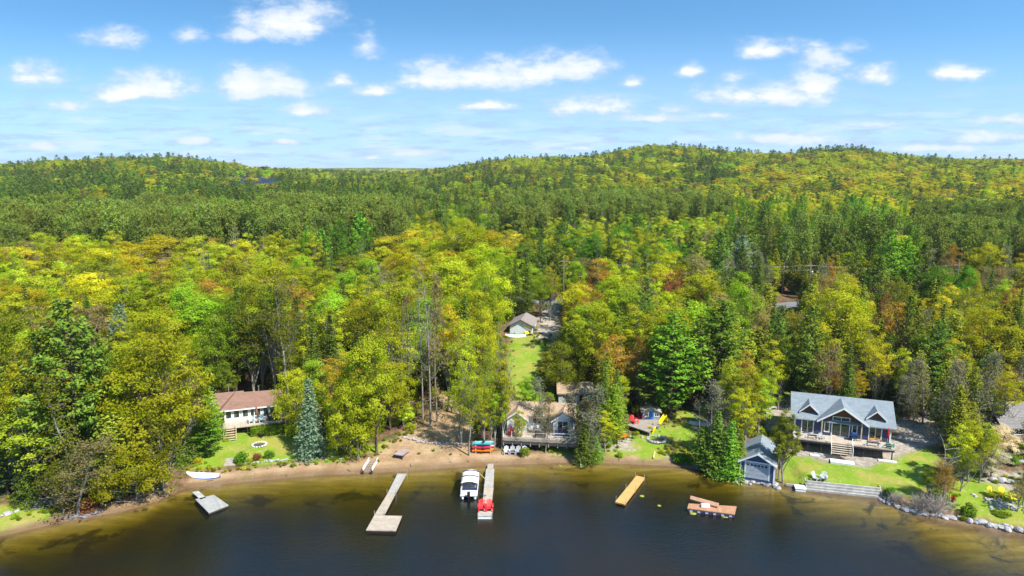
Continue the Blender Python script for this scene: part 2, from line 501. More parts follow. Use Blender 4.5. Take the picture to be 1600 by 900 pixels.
def np_mesh(name, V, Fq, mats, smooth=False, midx=None):
    me = bpy.data.meshes.new(name)
    k = Fq.shape[1]
    me.vertices.add(len(V)); me.vertices.foreach_set('co', np.ascontiguousarray(V, np.float32).ravel())
    me.loops.add(Fq.size); me.loops.foreach_set('vertex_index', np.ascontiguousarray(Fq, np.int32).ravel())
    me.polygons.add(len(Fq)); me.polygons.foreach_set('loop_start', np.arange(0, Fq.size, k, dtype=np.int32))
    for m in mats: me.materials.append(m)
    if midx is not None: me.polygons.foreach_set('material_index', np.ascontiguousarray(midx, np.int32))
    me.polygons.foreach_set('use_smooth', np.full(len(Fq), smooth))
    me.update(calc_edges=True)
    return me


m = bpy.data.materials.new('ground_cover')
m.use_nodes = True
t = NT(m.node_tree)
tc = t.n('ShaderNodeNewGeometry').outputs['Position']
za = t.n('ShaderNodeSeparateColor', {0: t.n('ShaderNodeAttribute', attribute_name='zone').outputs['Color']})
zs = t.n('ShaderNodeSeparateXYZ', {0: tc}).outputs[2]
nA, nB, nC, nD = t.noise(tc, .35, 5), t.noise(tc, 1.6, 5, .6), t.noise(tc, 7, 4, .65), t.noise(tc, .09, 4)
litter = t.mix(t.ramp(nB, .35, .68), (.085, .05, .028), (.21, .125, .07))
litter = t.mix(t.m('MULTIPLY', t.ramp(nA, .5, .66), .75), litter, (.055, .085, .018))
litter = t.mix(t.m('MULTIPLY', t.ramp(nC, .55, .75), .5), litter, (.28, .2, .13))
lawn = t.mix(t.ramp(nA, .42, .62), (.17, .27, .02), (.27, .27, .05))
lawn = t.mix(t.m('MULTIPLY', t.ramp(nB, .52, .72), .7), lawn, (.37, .31, .13))
lawn = t.mix(t.m('MULTIPLY', t.ramp(nC, .5, .8), .5), lawn, (.06, .10, .008))
sand = t.mix(t.ramp(nA, .35, .65), (.30, .19, .10), (.40, .28, .17))
sand = t.mix(t.m('MULTIPLY', t.ramp(nC, .5, .75), .45), sand, (.20, .125, .065))
stretch = t.n('ShaderNodeVectorMath', {0: tc, 1: (.35, 2.2, 1)}, operation='MULTIPLY').outputs[0]
sand = t.mix(t.m('MULTIPLY', t.ramp(t.noise(stretch, 1.2, 5), .5, .7), .45), sand, (.21, .15, .085))
sand = t.mix(t.m('MULTIPLY', t.ramp(t.noise(tc, 2.6, 6, .7, .5), .56, .66), .55), sand, (.13, .09, .05))
sand = t.mix(t.m('MULTIPLY', t.ramp(t.noise(tc, .5, 5, .7), .56, .68), .5), sand, (.17, .18, .05))
grav = t.mix(t.ramp(nB, .35, .7), (.26, .22, .175), (.42, .38, .32))
grav = t.mix(t.m('MULTIPLY', t.ramp(nC, .5, .72), .5), grav, (.16, .14, .11))
grav = t.mix(t.m('MULTIPLY', t.ramp(nA, .52, .64), .45), grav, (.19, .17, .06))
c = t.mix(za.outputs[0], litter, lawn)
c = t.mix(za.outputs[1], c, sand)
c = t.mix(za.outputs[2], c, grav)
far_ = t.ramp(t.n('ShaderNodeSeparateXYZ', {0: tc}).outputs[1], 230, 420)
c = t.mix(far_, c, t.mix(t.ramp(nD, .35, .65), (.045, .06, .012), (.09, .10, .015)))
wet = t.ramp(zs, 0.30, 0.05)
c = t.mix(t.m('MULTIPLY', wet, .65), c, (.115, .07, .035))
# lake bed: sand with weed and sunken leaves
bed = t.mix(t.ramp(t.noise(stretch, .55, 5, .6), .35, .68), (.21, .155, .06), (.35, .255, .11))
bed = t.mix(t.m('MULTIPLY', t.ramp(t.noise(tc, .22, 5, .65, .6), .53, .63), .86), bed, (.045, .036, .012))
bed = t.mix(t.m('MULTIPLY', t.ramp(nB, .55, .75), .5), bed, (.12, .085, .02))
bed = t.mix(t.ramp(zs, -0.7, -2.2), bed, (.10, .085, .03))
c = t.mix(t.ramp(zs, -0.02, -0.12), c, bed)
bmp = t.n('ShaderNodeBump', {'Strength': .7, 'Distance': .12, 'Height': t.m('ADD', nC, t.m('MULTIPLY', nB, 1.5))})
p = t.n('ShaderNodeBsdfPrincipled', {'Base Color': c, 'Roughness': .95, 'Specular IOR Level': .1, 'Normal': bmp})
t.n('ShaderNodeOutputMaterial', {'Surface': p})
me = np_mesh('ground', V, Fq, [m], True)
ca = me.color_attributes.new('zone', 'FLOAT_COLOR', 'POINT')
ca.data.foreach_set('color', np.concatenate([zone, np.ones(zone.shape[:2] + (1,), np.float32)], -1).ravel())
g = bpy.data.objects.new('ground', me)
COL.objects.link(g)
tag(g, kind='structure')

# ------------------------------------------------------------------ lake
m = bpy.data.materials.new('lake_water')
m.use_nodes = True
t = NT(m.node_tree)
tc = t.n('ShaderNodeNewGeometry').outputs['Position']
st = t.n('ShaderNodeVectorMath', {0: tc, 1: (1.0, 1.9, 1)}, operation='MULTIPLY').outputs[0]
hgt = t.m('ADD', t.m('MULTIPLY', t.noise(st, 2.2, 4, .6), .6), t.m('MULTIPLY', t.noise(st, .35, 2), .45))
bmp = t.n('ShaderNodeBump', {'Strength': .5, 'Distance': .12, 'Height': hgt})
fr = t.n('ShaderNodeFresnel', {'IOR': 1.36, 'Normal': bmp})
gl = t.n('ShaderNodeBsdfGlossy', {'Color': (1, 1, 1), 'Roughness': .085, 'Normal': bmp})
tr = t.n('ShaderNodeBsdfTransparent', {'Color': (.97, .98, .95)})
dp_ = t.n('ShaderNodeAttribute', attribute_name='depth').outputs['Fac']
murk = t.n('ShaderNodeBsdfDiffuse', {'Color': t.mix(t.ramp(t.noise(tc, .06, 4), .35, .65), (.020, .014, .005), (.010, .012, .012))})
body = t.n('ShaderNodeMixShader', {0: t.m('SUBTRACT', 1.0, t.m('POWER', 2.718, t.m('MULTIPLY', dp_, -.42))), 1: tr, 2: murk})
mx = t.n('ShaderNodeMixShader', {0: t.m('MULTIPLY', fr, 1.35, clamp=True), 1: body, 2: gl})
t.n('ShaderNodeOutputMaterial', {'Surface': mx})
# tea-coloured lake water: what comes up from the bed is filtered by the depth of water over it
dep_ = t.n('ShaderNodeAttribute', attribute_name='depth').outputs['Fac']
path_ = t.m('MULTIPLY', dep_, 1.9)
tint = t.n('ShaderNodeCombineXYZ', {0: t.m('POWER', 2.718, t.m('MULTIPLY', path_, -.50)), 1: t.m('POWER', 2.718, t.m('MULTIPLY', path_, -.50)), 2: t.m('POWER', 2.718, t.m('MULTIPLY', path_, -1.7))})
t.set(tr.inputs['Color'], tint.outputs[0])
wy = np.concatenate([np.linspace(-118, 40, 30), np.linspace(41, 92, 103)])
wx = np.linspace(-330, 330, 441)
WX, WY = np.meshgrid(wx, wy)
WV = np.stack([WX, WY, np.zeros_like(WX)], -1).reshape(-1, 3)
wi = np.arange(WX.size).reshape(WX.shape)
WF = np.stack([wi[:-1, :-1], wi[:-1, 1:], wi[1:, 1:], wi[1:, :-1]], -1).reshape(-1, 4)
me = np_mesh('lake_water', WV, WF, [m], True)
me.attributes.new('depth', 'FLOAT', 'POINT').data.foreach_set('value', np.maximum(-H(WX, WY), 0).astype(np.float32).ravel())
o = bpy.data.objects.new('lake_water', me)
COL.objects.link(o)
tag(o, kind='structure')
# ------------------------------------------------------------------ paints
WHITE = mat('white_paint', (.78, .78, .76), .55, .04, 1.5)
CREAM = mat('cream_siding', (.68, .65, .58), .6, .06, 1.5, kind='siding', freq=6)
NAVY = mat('navy_siding', (.045, .065, .125), .6, .05, 1.5, kind='siding', freq=6)
BLUESID = mat('blue_siding', (.05, .085, .17), .6, .05, 1.5, kind='siding', freq=6)
ROOFGREY = mat('blue_grey_shingles', (.20, .235, .26), .9, .12, .8, kind='shingle')
ROOFBROWN = mat('brown_shingles', (.23, .135, .10), .9, .12, .8, kind='shingle')
ROOFTAN = mat('tan_shingles', (.36, .26, .165), .9, .14, .8, kind='shingle')
ROOFMAUVE = mat('mauve_brown_shingles', (.25, .215, .20), .9, .1, .8, kind='shingle')
ROOFDARK = mat('grey_shingles', (.19, .18, .175), .9, .12, .8, kind='shingle')
CEDAR = mat('cedar_boards', (.16, .055, .025), .7, .12, 2, kind='board', freq=6, axis=0)
DECKTAN = mat('pale_deck_boards', (.50, .42, .33), .8, .08, 2, kind='board', freq=7, axis=0)
DECKGREY = mat('weathered_deck_boards', (.36, .32, .27), .85, .12, 2, kind='board', freq=6, axis=0)
DOCKW = mat('dock_planks_weathered', (.47, .40, .31), .85, .12, 1.5, kind='board', freq=6.5, axis=1)
DOCKG = mat('dock_planks_grey', (.43, .41, .37), .85, .12, 1.5, kind='board', freq=6.5, axis=1)
DOCKT = mat('dock_planks_new', (.60, .36, .12), .8, .08, 1.5, kind='board', freq=6.5, axis=0)
DOCKR = mat('dock_planks_reddish', (.48, .25, .14), .8, .12, 1.5, kind='board', freq=5, axis=0)
WOODDK = mat('dark_wet_wood', (.05, .038, .03), .7, .15, 2)
WOODLT = mat('pale_timber', (.55, .43, .28), .8, .1, 2)
TIMBERW = mat('whitewashed_timber', (.43, .415, .385), .85, .16, 1.5)
CONC = mat('pale_concrete', (.62, .62, .62), .85, .05, 1.5)
GREYP = mat('grey_plastic', (.36, .37, .39), .5, .04, 3)
REDP = mat('red_plastic', (.72, .03, .035), .45, .05, 3)
DKRED = mat('dark_red_canvas', (.38, .02, .03), .8, .08, 3)
YELP = mat('yellow_plastic', (.85, .68, .02), .45, .05, 3)
ORAP = mat('orange_plastic', (.85, .22, .02), .45, .05, 3)
TEALP = mat('teal_plastic', (.04, .42, .50), .4, .05, 3)
BLUEP = mat('blue_paint', (.02, .17, .48), .5, .05, 3)
NAVYP = mat('navy_fabric', (.03, .04, .10), .8, .05, 3)
GREENP = mat('green_plastic', (.04, .20, .12), .5, .05, 3)
METAL = mat('galvanised_metal', (.55, .56, .57), .35, .05, 3, metal=.8)
BLACKM = mat('black_metal', (.02, .02, .022), .4, .05, 3)
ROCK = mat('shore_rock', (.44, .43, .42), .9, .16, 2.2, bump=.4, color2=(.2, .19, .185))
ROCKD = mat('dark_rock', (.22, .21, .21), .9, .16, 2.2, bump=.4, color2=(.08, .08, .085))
GLASS = mat_glass()
ASPH = mat('road_asphalt', (.20, .20, .205), .9, .1, .6)
SHEDBROWN = mat('rust_brown_boards', (.33, .12, .045), .8, .12, 2, kind='board', freq=6, axis=0)


def window(parent, x0, x1, z0, z1, y=0.0, fr=.1, mull=1, hb=0, name='window', fm=None, dep=.05):
    """white frame standing proud of the wall, its glass a child; front faces -y"""
    b = MB()
    y0, y1 = y - dep, y + .02
    b.box(x0, x0 + fr, y0, y1, z0, z1).box(x1 - fr, x1, y0, y1, z0, z1)
    b.box(x0 + fr, x1 - fr, y0, y1, z0, z0 + fr).box(x0 + fr, x1 - fr, y0, y1, z1 - fr, z1)
    for i in range(mull):
        c = x0 + (x1 - x0) * (i + 1) / (mull + 1)
        b.box(c - fr * .3, c + fr * .3, y0 + .01, y1, z0 + fr, z1 - fr)
    for i in range(hb):
        c = z0 + (z1 - z0) * (i + 1) / (hb + 1)
        b.box(x0 + fr, x1 - fr, y0 + .012, y1, c - fr * .25, c + fr * .25)
    o = b.build(name, fm or WHITE, parent)
    MB().box(x0 + fr * .8, x1 - fr * .8, y - dep * .35, y - .004, z0 + fr * .8, z1 - fr * .8).build('pane', GLASS, o)
    return o


def gable_roof_y(b, x0, x1, y0, y1, ze, rise, over=.3, t=.14):
    """gable whose ridge runs along y"""
    xm = (x0 + x1) / 2
    k = rise / (xm - x0)
    zl = ze - over * k
    b.slab([(x0 - over, y0 - over, zl), (xm, y0 - over, ze + rise), (xm, y1 + over, ze + rise), (x0 - over, y1 + over, zl)][::-1], t) if False else None
    b.hexa([(x0 - over, y0 - over, zl - t), (xm, y0 - over, ze + rise - t), (xm, y1 + over, ze + rise - t), (x0 - over, y1 + over, zl - t),
            (x0 - over, y0 - over, zl), (xm, y0 - over, ze + rise), (xm, y1 + over, ze + rise), (x0 - over, y1 + over, zl)])
    b.hexa([(xm, y0 - over, ze + rise - t), (x1 + over, y0 - over, zl - t), (x1 + over, y1 + over, zl - t), (xm, y1 + over, ze + rise - t),
            (xm, y0 - over, ze + rise), (x1 + over, y0 - over, zl), (x1 + over, y1 + over, zl), (xm, y1 + over, ze + rise)])
    return b


def gable_roof_x(b, x0, x1, y0, y1, ze, rise, over=.3, t=.14):
    ym = (y0 + y1) / 2
    k = rise / (ym - y0)
    zl = ze - over * k
    b.hexa([(x0 - over, y0 - over, zl - t), (x1 + over, y0 - over, zl - t), (x1 + over, ym, ze + rise - t), (x0 - over, ym, ze + rise - t),
            (x0 - over, y0 - over, zl), (x1 + over, y0 - over, zl), (x1 + over, ym, ze + rise), (x0 - over, ym, ze + rise)])
    b.hexa([(x0 - over, ym, ze + rise - t), (x1 + over, ym, ze + rise - t), (x1 + over, y1 + over, zl - t), (x0 - over, y1 + over, zl - t),
            (x0 - over, ym, ze + rise), (x1 + over, ym, ze + rise), (x1 + over, y1 + over, zl), (x0 - over, y1 + over, zl)])
    return b


def rake(b, x0, xm, x1, y, ze, zr, wd=.2, dep=.06):
    """white boards along the two slopes of a front gable"""
    for xa, xb in ((x0, xm), (xm, x1)):
        za, zb = (ze, zr) if xa == x0 else (zr, ze)
        b.hexa([(xa, y - dep, za - wd), (xb, y - dep, zb - wd), (xb, y, zb - wd), (xa, y, za - wd), (xa, y - dep, za + .02), (xb, y - dep, zb + .02), (xb, y, zb + .02), (xa, y, za + .02)])
    return b


def stairs(b, x0, x1, y0, z0, n, run=.28, rise=.18, t=.05):
    for i in range(n):
        b.box(x0, x1, y0 + i * -run - run, y0 + i * -run, z0 - i * rise - rise - t, z0 - i * rise - rise)
    return b


# ------------------------------------------------------------------ the blue house
pL, pR = Vector(flat(1240, 674, 2.95)), Vector(flat(1391, 692, 2.95))
mid = (pL + pR) / 2
ang = math.atan2(pR.y - pL.y, pR.x - pL.x)
gz = 1.9
S = (pR - pL).length / 14.0
bh = empty('lake_house', (mid.x, mid.y, gz), ang, 'large navy blue lake house with grey shingle roof, three gables and a front deck', 'house', scale=S)
zd = 1.05 / S
EV = zd + 2.75
b = MB().box(-7, 7, 0, 9, -.6, EV)
b.prism([(-3.3, EV - .01), (3.3, EV - .01), (0, EV + 2.15)], -.02, 1.0)
for x in (-7, 7):   # end gables
    sgn = -1 if x < 0 else 1
    b.add([(x, 0, EV), (x, 9, EV), (x, 4.5, EV + 2.5), (x - sgn * .3, 0, EV), (x - sgn * .3, 9, EV), (x - sgn * .3, 4.5, EV + 2.5)],
          [(0, 1, 2), (5, 4, 3), (0, 3, 4, 1), (1, 4, 5, 2), (2, 5, 3, 0)])
b.build('wall', NAVY, bh)
rf = MB()
gable_roof_x(rf, -7.1, 7.15, 0, 9, EV, 2.6, .5, .16)
# centre gable roof meeting the main roof
ga, gx = EV + 2.42, 3.75
kk = 2.6 / 4.5
yv = (ga - EV) / kk
t_ = .14
ze_ = EV - .12
ye = 0.0 + (ze_ - EV) / kk
for sgn in (-1, 1):
    P = [(sgn * gx, -1.05, ze_), (0, -1.05, ga), (0, yv + .15, ga), (sgn * gx, ye + .1, ze_)]
    lo = [(x, y, z - t_) for x, y, z in P]
    rf.hexa((lo + P) if sgn < 0 else ([lo[1], lo[0], lo[3], lo[2], P[1], P[0], P[3], P[2]]))
for cx in (-4.85, 4.9):   # small gablets
    zb, yb, hw, rs = EV + .72, .72, 1.5, 1.3
    yk = (zb + rs - EV) / kk
    for sgn in (-1, 1):
        P = [(cx + sgn * hw, yb - .3, zb - .08), (cx, yb - .3, zb + rs), (cx, yk + .1, zb + rs), (cx + sgn * hw, yb + .15, zb - .06)]
        lo = [(x, y, z - .1) for x, y, z in P]
        rf.hexa((lo + P) if sgn < 0 else ([lo[1], lo[0], lo[3], lo[2], P[1], P[0], P[3], P[2]]))
roof = rf.build('roof', ROOFGREY, bh)
b = MB()
rake(b, -gx, 0, gx, -1.06, ze_, ga, .24)
for cx in (-4.85, 4.9):
    rake(b, cx - 1.5, cx, cx + 1.5, EV * 0 + .72 - .31, EV + .62, EV + 2.0, .2)
b.box(-7.03, -6.8, -.05, .12, -.1, EV - .03).box(6.8, 7.03, -.05, .12, -.1, EV - .03)
b.build('white_trim', WHITE, bh)
b = MB().prism([(-3.2, EV + .02), (3.2, EV + .02), (0, EV + 2.1)], -.06, -.03)
for cx in (-4.85, 4.9):
    b.prism([(cx - 1.25, EV + .76), (cx + 1.25, EV + .76), (cx, EV + 1.85)], .62, 1.6)
b.build('gable_panel', CEDAR, bh)
for x0, x1, z1, nm in ((-5.95, -4.05, 2.5, 'patio_door'), (3.85, 5.75, 2.5, 'patio_door')):
    window(bh, x0, x1, zd + .02, zd + z1, fr=.15, mull=1, hb=0, name=nm)
window(bh, -2.55, -1.72, zd + .55, zd + 2.55, fr=.13, mull=0)
window(bh, 1.45, 2.28, zd + .55, zd + 2.55, fr=.13, mull=0)
window(bh, -1.5, 1.2, zd + .02, zd + 2.45, fr=.15, mull=1, hb=0, name='patio_door')
window(bh, -1.42, 1.12, zd + 2.62, zd + 3.35, y=-.07, fr=.1, mull=1, hb=0)
for x in (-2.95, 2.75):
    MB().box(x - .09, x + .09, -.95, -.77, zd, EV - .2 + .55 * (1 if abs(x) < 2.9 else .9)).each('porch_post', WOODLT, bh)
dk = MB().box(-7.15, 7.2, -2.95, 0, zd - .16, zd).build('deck', DECKTAN, bh)
b = MB()
for x in np.linspace(-6.9, 6.9, 8): b.box(x - .08, x + .08, -2.8, -2.64, -.5, zd - .17)
b.box(-7.1, 7.15, -2.97, -2.9, zd - .42, zd - .165)
b.each('deck_post', WOODDK, bh)
b = MB()
for x in (-7.1, -5.3, -3.6, -1.75, 1.35, 3.2, 5.2, 7.15): b.box(x - .05, x + .05, -2.92, -2.82, zd, zd + .95)
for x0, x1 in ((-7.1, -1.75), (1.35, 7.15)):
    for z in (.3, .6, .92): b.box(x0, x1, -2.885, -2.865, zd + z, zd + z + .025)
b.each('railing', WHITE, bh)
b = MB()
stairs(b, -1.65, 1.25, -2.96, zd, 5, .34, zd / 5.5)
b.build('step', DECKTAN, bh)
b = MB()
for x in (-1.7, 1.3):
    b.bar((x, -2.9, zd + .9), (x, -4.7, .9), .06, .06).box(x - .05, x + .05, -4.75, -4.65, -.05, .95)
b.each('handrail', WHITE, bh)


def hp(x, y, z=0.0):
    """point given in the house's own metres -> world"""
    return bh_m @ Vector((x, y, z))


bh_m = Matrix.Translation(bh.location) @ Matrix.Rotation(ang, 4, 'Z') @ Matrix.Scale(S, 4)


def slab_thing(name, label, x0, x1, y0, y1, z, h, m=CONC):
    c = hp((x0 + x1) / 2, (y0 + y1) / 2)
    g_ = float(H(c.x, c.y))
    o = MB().prismz([(-(x1 - x0) / 2 * S, -(y1 - y0) / 2 * S), ((x1 - x0) / 2 * S, -(y1 - y0) / 2 * S), ((x1 - x0) / 2 * S, (y1 - y0) / 2 * S), (-(x1 - x0) / 2 * S, (y1 - y0) / 2 * S)], -.3, h).build(name, m)
    o.location, o.rotation_euler = (c.x, c.y, g_ + z), (0, 0, ang)
    return tag(o, label, 'slab')


slab_thing('concrete_slab', 'white concrete pad at the foot of the blue house steps', -1.85, 1.5, -6.1, -4.75, .05, .14)
slab_thing('concrete_slab', 'small pale concrete slab on the gravel before the blue house deck', -4.6, -3.2, -4.3, -3.6, .03, .08)
slab_thing('concrete_slab', 'grey paving slab along the deck edge beside the blue house steps', -4.0, -2.2, -3.55, -3.02, .02, .1, mat('grey_slab', (.4, .4, .42)))
slab_thing('concrete_slab', 'pale slab under the corner of the blue house deck by the driveway', 5.0, 7.5, -3.7, -3.0, .03, .1)

# a shrub-red closed parasol and things on the deck
def parasol(loc, label, canopy_m, h=2.5, name='parasol', pole=None):
    r = empty(name, loc, 0, label, 'parasol')
    MB().tube((0, 0, 0), (0, 0, h), .03).build('pole', pole or WOODLT, r)
    MB().lathe([(.05, h * .4), (.17, h * .5), (.2, h * .62), (.13, h * .85), (.03, h * 1.02)], 9).build('canopy', canopy_m, r, True)
    MB().lathe([(.3, 0), (.3, .07), (.06, .12)], 10).build('base', BLACKM, r)
    return r


parasol(hp(6.35, -1.3, zd), 'closed dark red parasol on the blue house deck beside the glass door', DKRED)


def bench(loc, rz, label, L=1.4, m=WOODDK, name='bench', cat='bench', back=True):
    r = empty(name, loc, rz, label, cat)
    b = MB()
    for k in range(3): b.box(-L / 2, L / 2, -.25 + k * .17, -.11 + k * .17, .42, .46)
    b.build('seat', m, r)
    if back:
        b = MB()
        for k in range(2): b.box(-L / 2, L / 2, .27 - .0, .31, .58 + k * .2, .72 + k * .2)
        b.build('backrest', m, r)
    for s in (-1, 1):
        MB().box(s * L * .42 - .04, s * L * .42 + .04, -.24, -.18, 0, .42).box(s * L * .42 - .04, s * L * .42 + .04, .24, .3, 0, .92 if back else .42).each('leg', m, r)
    return r


bench(hp(-4.4, -2.2, zd), ang, 'low dark bench on the blue house deck before the first glass door', 1.2, back=False)
bench(hp(4.2, -2.3, zd), ang, 'long dark bench on the blue house deck beside the steps', 1.6, back=False)
bench(hp(4.85, -.5, zd), ang, 'orange wooden bench against the far glass door of the blue house', 1.5, mat('orange_wood', (.55, .26, .05)), back=False)


def adirondack(loc, rz, label, m, group=None, s=1.0, name='adirondack_chair'):
    r = empty(name, loc, rz, label, 'chair', group, s)
    b = MB()
    for k in range(5):
        y = -.42 + k * .15
        b.hexa([(-.27, y, .36 - k * .032), (.27, y, .36 - k * .032), (.27, y + .13, .33 - k * .032), (-.27, y + .13, .33 - k * .032),
                (-.27, y, .385 - k * .032), (.27, y, .385 - k * .032), (.27, y + .13, .355 - k * .032), (-.27, y + .13, .355 - k * .032)])
    b.build('seat', m, r)
    b = MB()
    for k in range(5):
        x = (k - 2) * .115
        top = 1.0 - abs(k - 2) * .07
        b.bar((x * .9, .26, .2), (x * 1.2, .62, top), .1, .025)
    b.build('backrest', m, r)
    for s_ in (-1, 1):
        MB().box(s_ * .36 - .07, s_ * .36 + .07, -.48, .36, .56, .585).build('armrest', m, r)
        MB().box(s_ * .33 - .05, s_ * .33 + .05, -.44, -.38, 0, .56).each('leg', m, r)
        MB().bar((s_ * .29, -.4, .33), (s_ * .29, .6, .03), .03, .12).each('leg', m, r)
    return r


adirondack(hp(6.6, -2.2, zd), ang + 2.6, 'dark green chair at the railing corner of the blue house deck', GREENP)
adirondack(hp(-3.0, -2.0, zd), ang + .3, 'small grey chair on the blue house deck left of the steps', GREYP, s=.8)
# barbecue
r = empty('barbecue_grill', hp(1.75, -.9, zd), ang, 'blue covered barbecue grill on the blue house deck beside the steps', 'barbecue')
MB().box(-.55, .55, -.28, .28, .75, .88).box(-.35, .35, -.25, .25, .3, .75).build('firebox', NAVYP, r)
MB().prism([(-.34, .88), (.34, .88), (.3, 1.1), (-.3, 1.1)], -.26, .26).build('lid', mat('blue_enamel', (.03, .08, .25), .3), r)
for x in (-.3, .3):
    for y in (-.2, .2): MB().box(x - .025, x + .025, y - .025, y + .025, 0, .3).each('leg', BLACKM, r)

# ------------------------------------------------------------------ boathouse
pL, pR = Vector(flat(1156, 742, .75)), Vector(flat(1209, 751, .75))
mid = (pL + pR) / 2
ang2 = math.atan2(pR.y - pL.y, pR.x - pL.x)
bo = empty('boathouse', (mid.x, mid.y, .6), ang2, 'small blue boathouse with grey shingle roof and white garage door at the water', 'boathouse')
W2 = (pR - pL).length / 2
EVb = 2.35
b = MB().box(-W2, W2, 0, 6.6, -.6, EVb)
for y0, y1 in ((0, .2), (6.4, 6.6)): b.prism([(-W2, EVb), (W2, EVb), (0, EVb + 1.15)], y0, y1)
b.build('wall', BLUESID, bo)
gable_roof_y(MB(), -W2, W2, 0, 6.6, EVb, 1.2, .32).build('roof', ROOFGREY, bo)
b = MB()
kb = 1.2 / W2
rake(b, -W2 - .34, 0, W2 + .34, -.33, EVb - .34 * kb, EVb + 1.2, .18)
b.box(-W2 - .3, W2 + .3, -.1, -.02, EVb - .2, EVb - .02)
for x in (-W2, W2): b.box(x - .1, x + .1, -.06, .1, -.3, EVb - .21)
for x in (-1.55, 1.4): b.box(x, x + .15, -.05, -.005, -.05, EVb - .21)
b.build('white_trim', WHITE, bo)
gd = MB()
for k in range(4): gd.box(-1.4, 1.4, -.04, -.01, 0 + k * .52, .5 + k * .52)
gdo = gd.build('garage_door', mat('pale_grey_door', (.42, .46, .52), .5), bo)
b = MB()
for k in range(6): b.box(-1.28 + k * .44, -.98 + k * .44, -.05, -.042, 1.68, 1.92)
b.build('pane', GLASS, gdo)

# ------------------------------------------------------------------ brown cottage
pL, pR = Vector(flat(351, 661, 2.6)), Vector(flat(440, 651, 2.6))
mid = (pL + pR) / 2
ang3 = math.atan2(pR.y - pL.y, pR.x - pL.x)
g3 = float(H(mid.x, mid.y - 2))
ct = empty('cottage', (mid.x, mid.y, g3), ang3, 'white single storey cottage with brown hipped roof and long row of windows', 'cottage')
W3 = (pR - pL).length / 2
f3 = max(2.6 - g3, .4)
EVc = f3 + 2.15
MB().box(-W3, W3, 0, 6.2, -.8, EVc).box(-W3 - 5, -W3 - .003, 1.6, 6.2, -.8, EVc).build('wall', CREAM, ct)
rf = MB()
o_, rs = .45, 1.5
x0, x1, y0, y1 = -W3 - o_, W3 + o_, -o_, 6.2 + o_
ym, zr, zb = (y0 + y1) / 2, EVc + rs, EVc - .05
hx = 2.1
rf.add([(x0, y0, zb), (x1, y0, zb), (x1, y1, zb), (x0, y1, zb), (x0 + hx, ym, zr), (x1 - .3, ym - .1, zr - .2), (x0, y0, zb - .14), (x1, y0, zb - .14), (x1, y1, zb - .14), (x0, y1, zb - .14)],
       [(0, 1, 5, 4), (1, 2, 5), (2, 3, 4, 5), (3, 0, 4), (0, 6, 7, 1), (1, 7, 8, 2), (2, 8, 9, 3), (3, 9, 6, 0), (9, 8, 7, 6)])
gable_roof_x(rf, -W3 - 5.2, -W3 + 2.5, 1.4, 6.5, EVc - .1, 1.52, .3)
rfo = rf.build('roof', ROOFBROWN, ct)
for x, y, h in ((-W3 + .6, 4.2, 1.5), (.9, 3.6, 1.1)):
    MB().tube((x, y, EVc + .9), (x, y, EVc + .9 + h), .07).tube((x, y, EVc + .9 + h), (x, y, EVc + 1.0 + h), .13).build('chimney_pipe', METAL, rfo)
b = MB().box(x0, x1, y0 - .06, y0 - .003, zb - .2, zb - .02)
b.build('white_trim', WHITE, ct)
xx = -W3 + .15
for k in range(4):
    window(ct, xx, xx + .95, f3 + .55, f3 + 1.95, fr=.11, mull=0)
    xx += 1.12 if k != 1 else 1.25
window(ct, -.15 + .3, .85 + .3, f3 + .02, f3 + 2.0, fr=.1, mull=0, name='door')
for x in (1.4, 2.35, 3.3):
    window(ct, x, x + .85, f3 + .3, f3 + 1.98, fr=.1, mull=0)
MB().box(-W3 - .2, W3 + .1, -2.4, 0, f3 - .15, f3).build('deck', DECKTAN, ct)
b = MB()
for x in np.linspace(-W3, W3, 6): b.box(x - .07, x + .07, -2.3, -2.16, -.5, f3 - .16)
b.each('deck_post', WOODDK, ct)
b = stairs(MB(), -W3 + .1, -W3 + 1.7, -2.42, f3, 5, .3, f3 / 5.2)
b.build('step', WOODLT, ct)
b = MB()
for x in (-W3 + .02, -W3 + 1.74):
    b.bar((x, -2.4, f3 + .85), (x, -3.9, .85), .06, .08).box(x - .05, x + .05, -3.95, -3.85, -.1, .9)
b.each('handrail', WOODLT, ct)
cm = Matrix.Translation(ct.location) @ Matrix.Rotation(ang3, 4, 'Z')
parasol(cm @ Vector((.55, -1.3, f3)), 'closed white topped brown parasol on the brown roofed cottage deck', mat('brown_canvas', (.25, .12, .07)), 2.7)
for k, (x, y, m_, lb) in enumerate(((1.2, -1.2, mat('pale_aqua', (.5, .68, .7)), 'pale aqua lounge chair on the brown roofed cottage deck'),
                                    (-.3, -1.2, mat('pale_aqua', (.5, .68, .7)), 'pale aqua chair left of the closed parasol on the cottage deck'),
                                    (2.5, -1.1, BLACKM, 'first black chair right of the parasol on the cottage deck'), (3.4, -1.0, BLACKM, 'black chair at the end of the brown roofed cottage deck'))):
    adirondack(cm @ Vector((x, y, f3)), ang3 + .2 * k, lb, m_)
o = MB().tube((0, 0, 0), (0, 0, 3.6), .05).build('flag_pole', WHITE)
o.location = cm @ Vector((W3 + .5, -1.6, 0)); tag(o, 'white pole at the end of the brown roofed cottage deck', 'pole')

